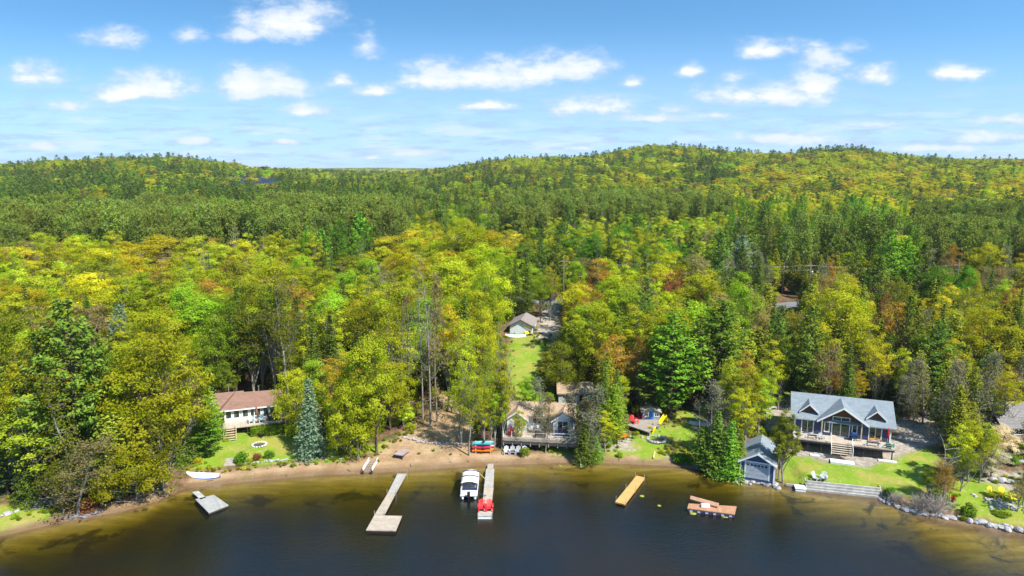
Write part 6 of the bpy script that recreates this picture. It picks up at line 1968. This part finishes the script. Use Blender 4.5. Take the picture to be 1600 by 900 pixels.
for t_ in solo:
    u_ = proj(t_['x'], t_['y'], t_['z'])[0]
    mk = min(MARK, key=lambda m_: abs(m_[0] - u_))[1]
    y = t_['y']
    tier = 'beside' if y < 104 else 'just behind' if y < 122 else 'behind' if y < 145 else 'well behind' if y < 175 else 'far behind' if y < 230 else 'deep behind'
    t_['u'] = u_
    if not t_['label']: classes.setdefault((t_['kind'], t_['col'], tier, mk), []).append(t_)
for (k_, col, tier, mk), ts in classes.items():
    ts.sort(key=lambda t_: t_['u'])
    for i, t_ in enumerate(ts):
        b_ = '%s %s %s %s' % (COLWORD[col], NOUN[k_], tier, mk)
        if len(ts) == 2: b_ += ', ' + ('left' if i == 0 else 'right') + ' of two'
        elif len(ts) > 2: b_ += ', %s from left' % nth(i)
        t_['label'] = b_
GRP = {'leafy': 'leafy trees of the shore wood', 'pine': 'pines of the wood', 'spruce': 'spruces of the wood', 'larch': 'larches behind the road', 'cedar': 'cedars of the wood', 'bare': 'leafless and budding trees of the wood', 'dead': 'dead firs of the shore wood'}


def col_of(col, j=.15):
    c = LEAFCOL[col]
    k_ = rt.uniform(1 - j, 1 + j)
    return (c[0] * k_ * rt.uniform(.90, 1.06), c[1] * k_, c[2] * k_)


for t_ in solo:
    ms, nm, cat, H0, R0 = KIND[t_['kind']]
    cm_, tm_ = rt.choice(ms)
    fl = t_['col'] == 'blossom'
    r_ = empty(nm if not fl else 'blossom_tree', (t_['x'], t_['y'], t_['z'] - .1), rt.uniform(0, 6.28), t_['label'], cat, GRP[FAMILY[t_['kind']]])
    r_.scale = (t_['r'] / R0, t_['r'] / R0, t_['h'] / H0)
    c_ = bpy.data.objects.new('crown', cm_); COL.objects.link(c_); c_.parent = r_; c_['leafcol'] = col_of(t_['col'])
    k_ = bpy.data.objects.new('trunk', tm_); COL.objects.link(k_); k_.parent = r_

# ------------------------------------------------------------------ shrubs and hedge
def shrub(u, v, wpx, hpx, col, label, kind='bush', objname='shrub'):
    p = at(u, v)
    dep = p.y * math.cos(PITCH) - (p.z - CAMZ) * math.sin(PITCH)
    s_ = dep / FPX
    ms, nm, cat, H0, R0 = KIND[kind]
    cm_, tm_ = rt.choice(ms)
    r_ = empty(objname, (p.x, p.y + wpx * s_ * .3, p.z - .05), rt.uniform(0, 6), label, 'shrub')
    r_.scale = (wpx * s_ / 2 / R0, wpx * s_ / 2 / R0, hpx * s_ / .95 / H0)
    c_ = bpy.data.objects.new('foliage', cm_); COL.objects.link(c_); c_.parent = r_; c_['leafcol'] = col_of(col, .03)
    k_ = bpy.data.objects.new('stem', tm_); COL.objects.link(k_); k_.parent = r_
    return r_


for a in [(455, 686, 32, 26, 'bright', 'rounded green shrub between the cottage deck and the blue spruce'), (307, 727, 18, 10, 'gold', 'low golden yellow shrub beside the upturned rowboat'),
          (376, 726, 26, 18, 'green', 'fresh green shrub beside the pale stone steps on the cottage lawn'), (399, 721, 17, 12, 'red', 'small reddish shrub between two green shrubs on the cottage lawn'),
          (419, 719, 18, 14, 'green', 'small green shrub right of the reddish one on the cottage lawn'), (632, 664, 30, 26, 'lime', 'lime green shrub at the top of the bank left of the sand path'),
          (820, 716, 20, 16, 'mid', 'green shrub under the leaning trunk below the beach cottage'), (806, 694, 16, 14, 'gold', 'yellow budding shrub in front of the beach cottage deck'),
          (1520, 811, 27, 22, 'mid', 'round clipped shrub on the shore below the yellow chairs'), (1490, 786, 9, 11, 'redb', 'small bright red shrub at the foot of the birch clump'), (1478, 772, 8, 9, 'redb', 'smaller bright red shrub uphill of the other by the birches'),
          (1508, 815, 13, 8, 'olive', 'low olive shrub among the shore boulders'), (1460, 790, 20, 22, 'dgreen', 'dark green shrub behind the grey leafless bush'), (950, 702, 18, 22, 'bright', 'bright green shrub between the small fir and orange bench'),
          (970, 716, 14, 10, 'bright', 'low green shrub at the sand edge below the orange bench'), (20, 812, 14, 9, 'bright', 'low green shrub on the far shore lawn edge'), (1572, 809, 30, 6, 'mid', 'spreading green groundcover shrub below the rubble bed'),
          (1072, 727, 40, 12, 'green', 'low spreading green shrub at the water left of the shore firs'), (1395, 660, 24, 12, 'yg', 'yellow green shrub beside the blue house wall at the driveway'), (1590, 730, 26, 18, 'green', 'green shrub under the blossom tree by the grey roofed house'),
          (1395, 772, 16, 10, 'green', 'small green shrub at the end of the timber retaining wall'), (640, 676, 20, 14, 'yg', 'yellow green shrub at the left end of the stone row'), (540, 716, 26, 12, 'olive', 'low olive shrub on the stone edging under the blue spruce'),
          (130, 806, 50, 22, 'red', 'rusty red twiggy shrub on the shore beside the round shore tree'), (95, 800, 40, 22, 'tan', 'brown twiggy shrub beside the shaded timber steps')]:
    shrub(*a)
for u, v, wp, hp_, lb in ((1437, 800, 36, 32, 'grey leafless rounded bush behind the pale boulders, nearer the retaining wall'), (1462, 803, 44, 34, 'wide grey leafless bush behind the pale boulders, nearer the birch clump'), (1402, 786, 24, 20, 'small pale leafless bush at the end of the retaining wall')):
    a_, b_ = None, None
    r_ = empty('leafless_bush', at(u, v), 0, lb, 'shrub')
    segs = []
    rg = np.random.default_rng(u)
    dep = 80 * wp / FPX
    for i in range(60):
        a1 = rg.uniform(0, 6.28); q_ = rg.uniform(0, .8)
        s_, e_, d_ = path((rg.normal() * .12 * dep, rg.normal() * .12 * dep, -.1), (math.cos(a1) * q_, math.sin(a1) * q_, .75), dep * .62, .022, .010, rg, 3, .12)
        segs += s_
        for j in range(8):
            s2, _, _ = path(s_[rg.integers(0, 3)][1], unit(d_ + rg.normal(size=3) * .7), dep * .25, .014, .008, rg, 2, .2)
            segs += s2
    V_, F_ = limb_arrays(segs)
    o = bpy.data.objects.new('branches', np_mesh('branches', V_, F_, [mat('grey_twigs', (.33, .29, .25), .9)]))
    COL.objects.link(o); o.parent = r_
# clipped hedge before the brown cottage deck
rg = np.random.default_rng(4)
p = at(415, 681)
k = 5200
q = rg.uniform(-1, 1, (k, 3)); face = rg.integers(0, 3, k)
for i in range(3): q[face == i, i] = np.sign(q[face == i, i])
nrm = q ** 5
q = np.sign(q) * np.abs(q) ** .9
Lh = Leaves(); Lh.add(q * np.array((2.35, .62, .68)) * (1 + rg.normal(size=(k, 1)) * .03) * (1 - .10 * np.abs(q[:, [0, 0, 0]]) ** 6) + (0, 0, .7), nrm + rg.normal(size=(k, 3)) * .45 + (0, 0, .3), .10, .6, .5 + .2 * np.sin(q[:, 0] * 9))
r_ = empty('hedge', (p.x, p.y + .5, p.z), ang3, 'clipped bright green hedge in front of the brown roofed cottage deck', 'hedge')
c_ = bpy.data.objects.new('foliage', crown_mesh('hedge_foliage', Lh.arrays(rg), LEAF)); COL.objects.link(c_); c_.parent = r_; c_['leafcol'] = (.20, .36, .014)
MB().box(-2.2, 2.2, -.5, .5, -.2, 1.2).build('inner_twigs', mat('hedge_twigs', (.05, .06, .02), .9), r_)
# leaning white birch stem and the fallen log
r_ = empty('birch_trunk', at(1478, 776), 0, 'leaning white birch trunk with bare branches before the birch clump', 'tree')
s1, e1, d1 = path((0, 0, -.3), (-.32, .1, 1), 7.0, .07, .03, np.random.default_rng(3), 6, .07)
s2 = []
for i in range(14):
    a_, b2, c2 = path(s1[2 + i % 4][1], (np.random.default_rng(i).normal() * .8, np.random.default_rng(i + 50).normal() * .8, .6), 1.9, .035, .012, np.random.default_rng(i), 3, .15); s2 += a_
V_, F_ = limb_arrays(s1 + s2)
o = bpy.data.objects.new('trunk', np_mesh('trunk', V_, F_, [BARKW], True)); COL.objects.link(o); o.parent = r_
o = MB().tube((-1.6, .9, .6), (1.6, -.8, .15), .16, .11, 8).tube((.4, -.2, .3), (1.0, -.9, .7), .05).build('fallen_log', BARK)
o.location = at(604, 662); tag(o, 'dark fallen log on the brown leaf litter left of the sand path', 'log')
for u, v, t0, lb in ((735, 712, 628, 'thick grey trunk'),):
    pass

# ------------------------------------------------------------------ the mass of the wood, instanced over points
def mass_object(name, items, protos, label=None):
    """items: (x, y, z, rot, sx, sz, proto index); protos: objects in an unlinked collection"""
    pc = bpy.data.collections.new(name + '_kinds')
    for i, o in enumerate(protos):
        o.name = '%s_kind_%03d' % (name, i)
        pc.objects.link(o)
    names = sorted(o.name for o in pc.objects)
    A = np.array(items, float)
    me_ = bpy.data.meshes.new(name)
    me_.vertices.add(len(A)); me_.vertices.foreach_set('co', A[:, :3].astype(np.float32).ravel())
    ca_ = me_.attributes.new('leafcol', 'FLOAT_COLOR', 'POINT')
    ca_.data.foreach_set('color', np.concatenate([A[:, 7:10], np.ones((len(A), 1))], 1).astype(np.float32).ravel())
    for nm, c_, ty in (('turn', 3, 'FLOAT'), ('wide', 4, 'FLOAT'), ('high', 5, 'FLOAT'), ('which', 6, 'INT')):
        at__ = me_.attributes.new(nm, ty, 'POINT')
        at__.data.foreach_set('value', A[:, c_].astype(np.float32 if ty == 'FLOAT' else np.int32))
    o = bpy.data.objects.new(name, me_)
    COL.objects.link(o)
    ng = bpy.data.node_groups.new(name, 'GeometryNodeTree')
    ng.interface.new_socket('Geometry', in_out='INPUT', socket_type='NodeSocketGeometry')
    ng.interface.new_socket('Geometry', in_out='OUTPUT', socket_type='NodeSocketGeometry')
    N = ng.nodes
    gi, go = N.new('NodeGroupInput'), N.new('NodeGroupOutput')
    ci = N.new('GeometryNodeCollectionInfo'); ci.inputs['Collection'].default_value = pc
    ci.inputs['Separate Children'].default_value = True; ci.inputs['Reset Children'].default_value = True
    ip = N.new('GeometryNodeInstanceOnPoints'); ip.inputs['Pick Instance'].default_value = True
    def na(nm, ty='FLOAT'):
        q_ = N.new('GeometryNodeInputNamedAttribute'); q_.data_type = ty; q_.inputs[0].default_value = nm; return q_.outputs[0]
    cr, cs = N.new('ShaderNodeCombineXYZ'), N.new('ShaderNodeCombineXYZ')
    lk = ng.links.new
    lk(na('turn'), cr.inputs[2]); wd = na('wide'); lk(wd, cs.inputs[0]); lk(wd, cs.inputs[1]); lk(na('high'), cs.inputs[2])
    lk(gi.outputs[0], ip.inputs['Points']); lk(ci.outputs[0], ip.inputs['Instance']); lk(na('which', 'INT'), ip.inputs['Instance Index'])
    lk(cr.outputs[0], ip.inputs['Rotation']); lk(cs.outputs[0], ip.inputs['Scale']); lk(ip.outputs[0], go.inputs[0])
    md = o.modifiers.new('wood', 'NODES'); md.node_group = ng
    return tag(o, label, None, None, 'stuff')


def far_mesh(kind, seed):
    if kind in ('maple', 'loose', 'tall'):
        a, b = make_leafy(seed, Rr={'maple': 5., 'loose': 4.2, 'tall': 3.3}[kind], base=.22, nclump=95, nleaf=24, size=.36, form={'maple': 'dome', 'loose': 'loose', 'tall': 'oval'}[kind])
    elif kind in ('bare', 'budding', 'snag'):
        return KIND[kind][0][0]
    else:
        a, b = make_conifer(seed, Rr=KIND[kind][4], base={'pine': .15, 'redpine': .5, 'spruce': .05, 'larch': .1, 'cedar': .08}[kind], form=kind if kind != 'cedar' else 'cedar', size=.34, near_=False)
    return a, b


def joined_from(kind, cm_tm):
    """one mesh of crown and trunk, from the detailed kinds"""
    import bmesh
    a = bpy.data.objects.new('t', cm_tm[0]); 
    V1 = np.empty(len(cm_tm[0].vertices) * 3, np.float32); cm_tm[0].vertices.foreach_get('co', V1)
    V2 = np.empty(len(cm_tm[1].vertices) * 3, np.float32); cm_tm[1].vertices.foreach_get('co', V2)
    t1 = np.empty(len(cm_tm[0].vertices), np.float32); cm_tm[0].attributes['tint'].data.foreach_get('value', t1)
    F2 = [tuple(p_.vertices) for p_ in cm_tm[1].polygons]
    V1, V2 = V1.reshape(-1, 3), V2.reshape(-1, 3)
    F1 = np.arange(len(V1)).reshape(-1, 4)
    bpy.data.objects.remove(a)
    return joined_mesh(kind + '_whole', (V1, F1, t1), (V2, np.array(F2)), cm_tm[0].materials[0], cm_tm[1].materials[0])


NEARJ, FARJ = {}, {}
def protos_for(kinds, detailed):
    """objects for every kind, two shapes each"""
    out, index = [], {}
    for k_ in kinds:
        store = NEARJ if detailed else FARJ
        if k_ not in store:
            if detailed: store[k_] = [joined_from(k_, m_) for m_ in KIND[k_][0][:3]]
            else:
                store[k_] = []
                for s_ in (301, 302):
                    g_ = far_mesh(k_, s_)
                    if k_ in ('bare', 'budding', 'snag'): store[k_].append(joined_from(k_, g_))
                    else: store[k_].append(joined_mesh(k_ + '_far', g_[0], g_[1], LEAF if k_ in ('maple', 'loose', 'tall', 'larch', 'round') else NEEDLE, BARK))
        for m_ in store[k_]:
            index.setdefault(k_, []).append(len(out))
            out.append(bpy.data.objects.new('kind', m_))
    return out, index


def spread_mass(name, ts, detailed, label):
    pr, ix = protos_for(sorted({t_['kind'] for t_ in ts}), detailed)
    items = []
    for t_ in ts:
        H0, R0 = KIND[t_['kind']][3:5]
        items.append((t_['x'], t_['y'], t_['z'] - .1, rt.uniform(0, 6.28), t_['r'] / R0, t_['h'] / H0, rt.choice(ix[t_['kind']]), *col_of(t_['col'], .16)))
    return mass_object(name, items, pr, label)


lf = [t_ for t_ in mass if FAMILY[t_['kind']] in ('leafy', 'bare', 'dead')]
cf = [t_ for t_ in mass if FAMILY[t_['kind']] not in ('leafy', 'bare', 'dead')]
for nm, ts, lb in (('leafy_forest', lf, 'leafy wood'), ('conifer_forest', cf, 'conifer wood')):
    spread_mass(nm, [t_ for t_ in ts if dist(t_) < 400], True, 'unbroken %s around and behind the shore lots' % lb)
    spread_mass('far_' + nm, [t_ for t_ in ts if dist(t_) >= 400], False, 'unbroken %s covering the hills' % lb)
# understorey
us = []
cy_ = 86 + 120 * NR.random(5200)
cx_ = NR.uniform(-1, 1, 5200) * (.8 * cy_ + 10)
ok_ = (shore_d(cx_, cy_) > 6) & (np.abs(cy_ - ROADY(cx_)) > 5)
for p in POLY: ok_ &= ~inside(cx_, cy_, p)
for a_, b_, c_ in BLD: ok_ &= (cx_ - a_) ** 2 + (cy_ - b_) ** 2 > (.85 * c_) ** 2
cx_, cy_ = cx_[ok_], cy_[ok_]
for x, y, zg in zip(cx_.tolist(), cy_.tolist(), H(cx_, cy_).tolist()):
    h = rt.uniform(.4, 2.2)
    if blocked(x, y, h, .5, .5): continue
    us.append(dict(kind='bush', col=rt.choice(['yg', 'mid', 'olive', 'tan', 'bright', 'mid', 'olive']), x=x, y=y, z=zg, h=h, r=h * rt.uniform(.4, .8)))
spread_mass('undergrowth', us, True, 'saplings and undergrowth on the forest floor')
# the farthest hills: rough canopy clumps, each a knot of crowns
def canopy_clump(seed):
    rg = np.random.default_rng(seed)
    L = Leaves()
    for i in range(9):
        c = np.array((rg.uniform(-11, 11), rg.uniform(-11, 11), rg.uniform(7, 11)))
        dd = unit(rg.normal(size=(26, 3)) + (0, 0, .5))
        L.add(c + dd * rg.uniform(3, 5), dd + (0, 0, .4), 1.5, .8, rg.uniform(.25, .75))
    return L.arrays(rg), limb_arrays([((0, 0, -1), (0, 0, 8), .3, .2)])


items, pr = [], []
for s_ in range(2):
    a, b = canopy_clump(400 + s_)
    me_ = joined_mesh('canopy_clump', a, b, LEAF, BARK)
    pr.append(bpy.data.objects.new('kind', me_))
for it in range(15000):
    r = 1440 * (8200 / 1440) ** (rt.random() ** 1.15)
    a = rt.uniform(-R(40), R(40))
    x, y = r * math.sin(a), r * math.cos(a)
    pt = patch_at(x * .5, y * .5)
    ci_ = rt.choice((2, 2, 1, 3)) if pt > .6 else rt.choice((0, 0, 1, 3, 4, 0))
    s_ = rt.uniform(.8, 1.25) * (1 + r / 3500)
    items.append((x, y, float(H(x, y)), rt.uniform(0, 6.28), s_, min(s_, 1.5), rt.randint(0, 1), *col_of(('yg', 'mid', 'dgreen', 'olive', 'gold')[ci_])))
mass_object('distant_forest', items, pr, 'far forest on the rolling hills to the horizon')
print('TREES', len(solo), len(mass), cnt)

# weeds and tufts along the edges of lawn, sand and gravel
us = []
for P_, n_, cols in [(p, 130, ('bright', 'mid', 'yg')) for k, p in enumerate(LAWN_W) if k not in (3, 9)] + [(p, 130, ('mid', 'tan', 'olive')) for p in SAND_W[:3]] + [(p, 130, ('yg', 'mid', 'tan')) for p in GRAV_W[1:3]]:
    for i in range(n_):
        k = rt.randrange(len(P_)); a_, b_ = P_[k], P_[(k + 1) % len(P_)]
        f_ = rt.random()
        x, y = a_[0] + (b_[0] - a_[0]) * f_ + rt.gauss(0, .8), a_[1] + (b_[1] - a_[1]) * f_ + rt.gauss(0, .8)
        if float(shore_d(x, y)) < 2.5: continue
        h = rt.uniform(.15, .55)
        us.append(dict(kind='bush', col=rt.choice(cols), x=x, y=y, z=float(H(x, y)) + .05, h=h, r=h * rt.uniform(.5, 1.0)))
spread_mass('weeds', us, True, 'weeds and grass tufts along the lawn, sand and gravel edges')

# driftwood and sticks washed up on the sand
dr = random.Random(9)
sticks = []
for k in range(14):
    u_ = 330 + k * 52 + dr.uniform(-18, 18)
    p = at(u_, np.interp(u_, [330, 420, 560, 700, 900, 1060], [752, 746, 734, 722, 716, 722]))
    L_ = dr.uniform(.5, 1.3)
    b = MB().tube((-L_ / 2, 0, .03), (0, .08, .07), .035, .03, 6).tube((0, .08, .07), (L_ / 2, 0, .04), .03, .015, 6).tube((0, .08, .07), (L_ * .25, .3, .12), .018, .008, 4)
    o = b.build('driftwood_stick', mat('driftwood', (.34, .29, .24), .9) if k % 2 else BARK)
    o.location = (p.x, p.y, p.z + .02); o.rotation_euler = (0, 0, dr.uniform(0, 3.1))
    tag(o, 'small driftwood stick on the sand strip, %s from the rowboat' % nth(k), 'driftwood', 'driftwood sticks on the beach')
# ------------------------------------------------------------------ the air
hm = bpy.data.materials.new('haze')
hm.use_nodes = True
t = NT(hm.node_tree)
t.n('ShaderNodeOutputMaterial', {'Volume': t.n('ShaderNodeVolumePrincipled', {'Color': (.72, .84, 1.0), 'Density': 6.5e-5, 'Anisotropy': .1})})
hz = MB().box(-9800, 9800, -140, 9700, float(GZ.min()) - 1.0, 135).build('haze', hm)
tag(hz, 'thin pale blue summer haze in the air over the forest', kind='stuff')
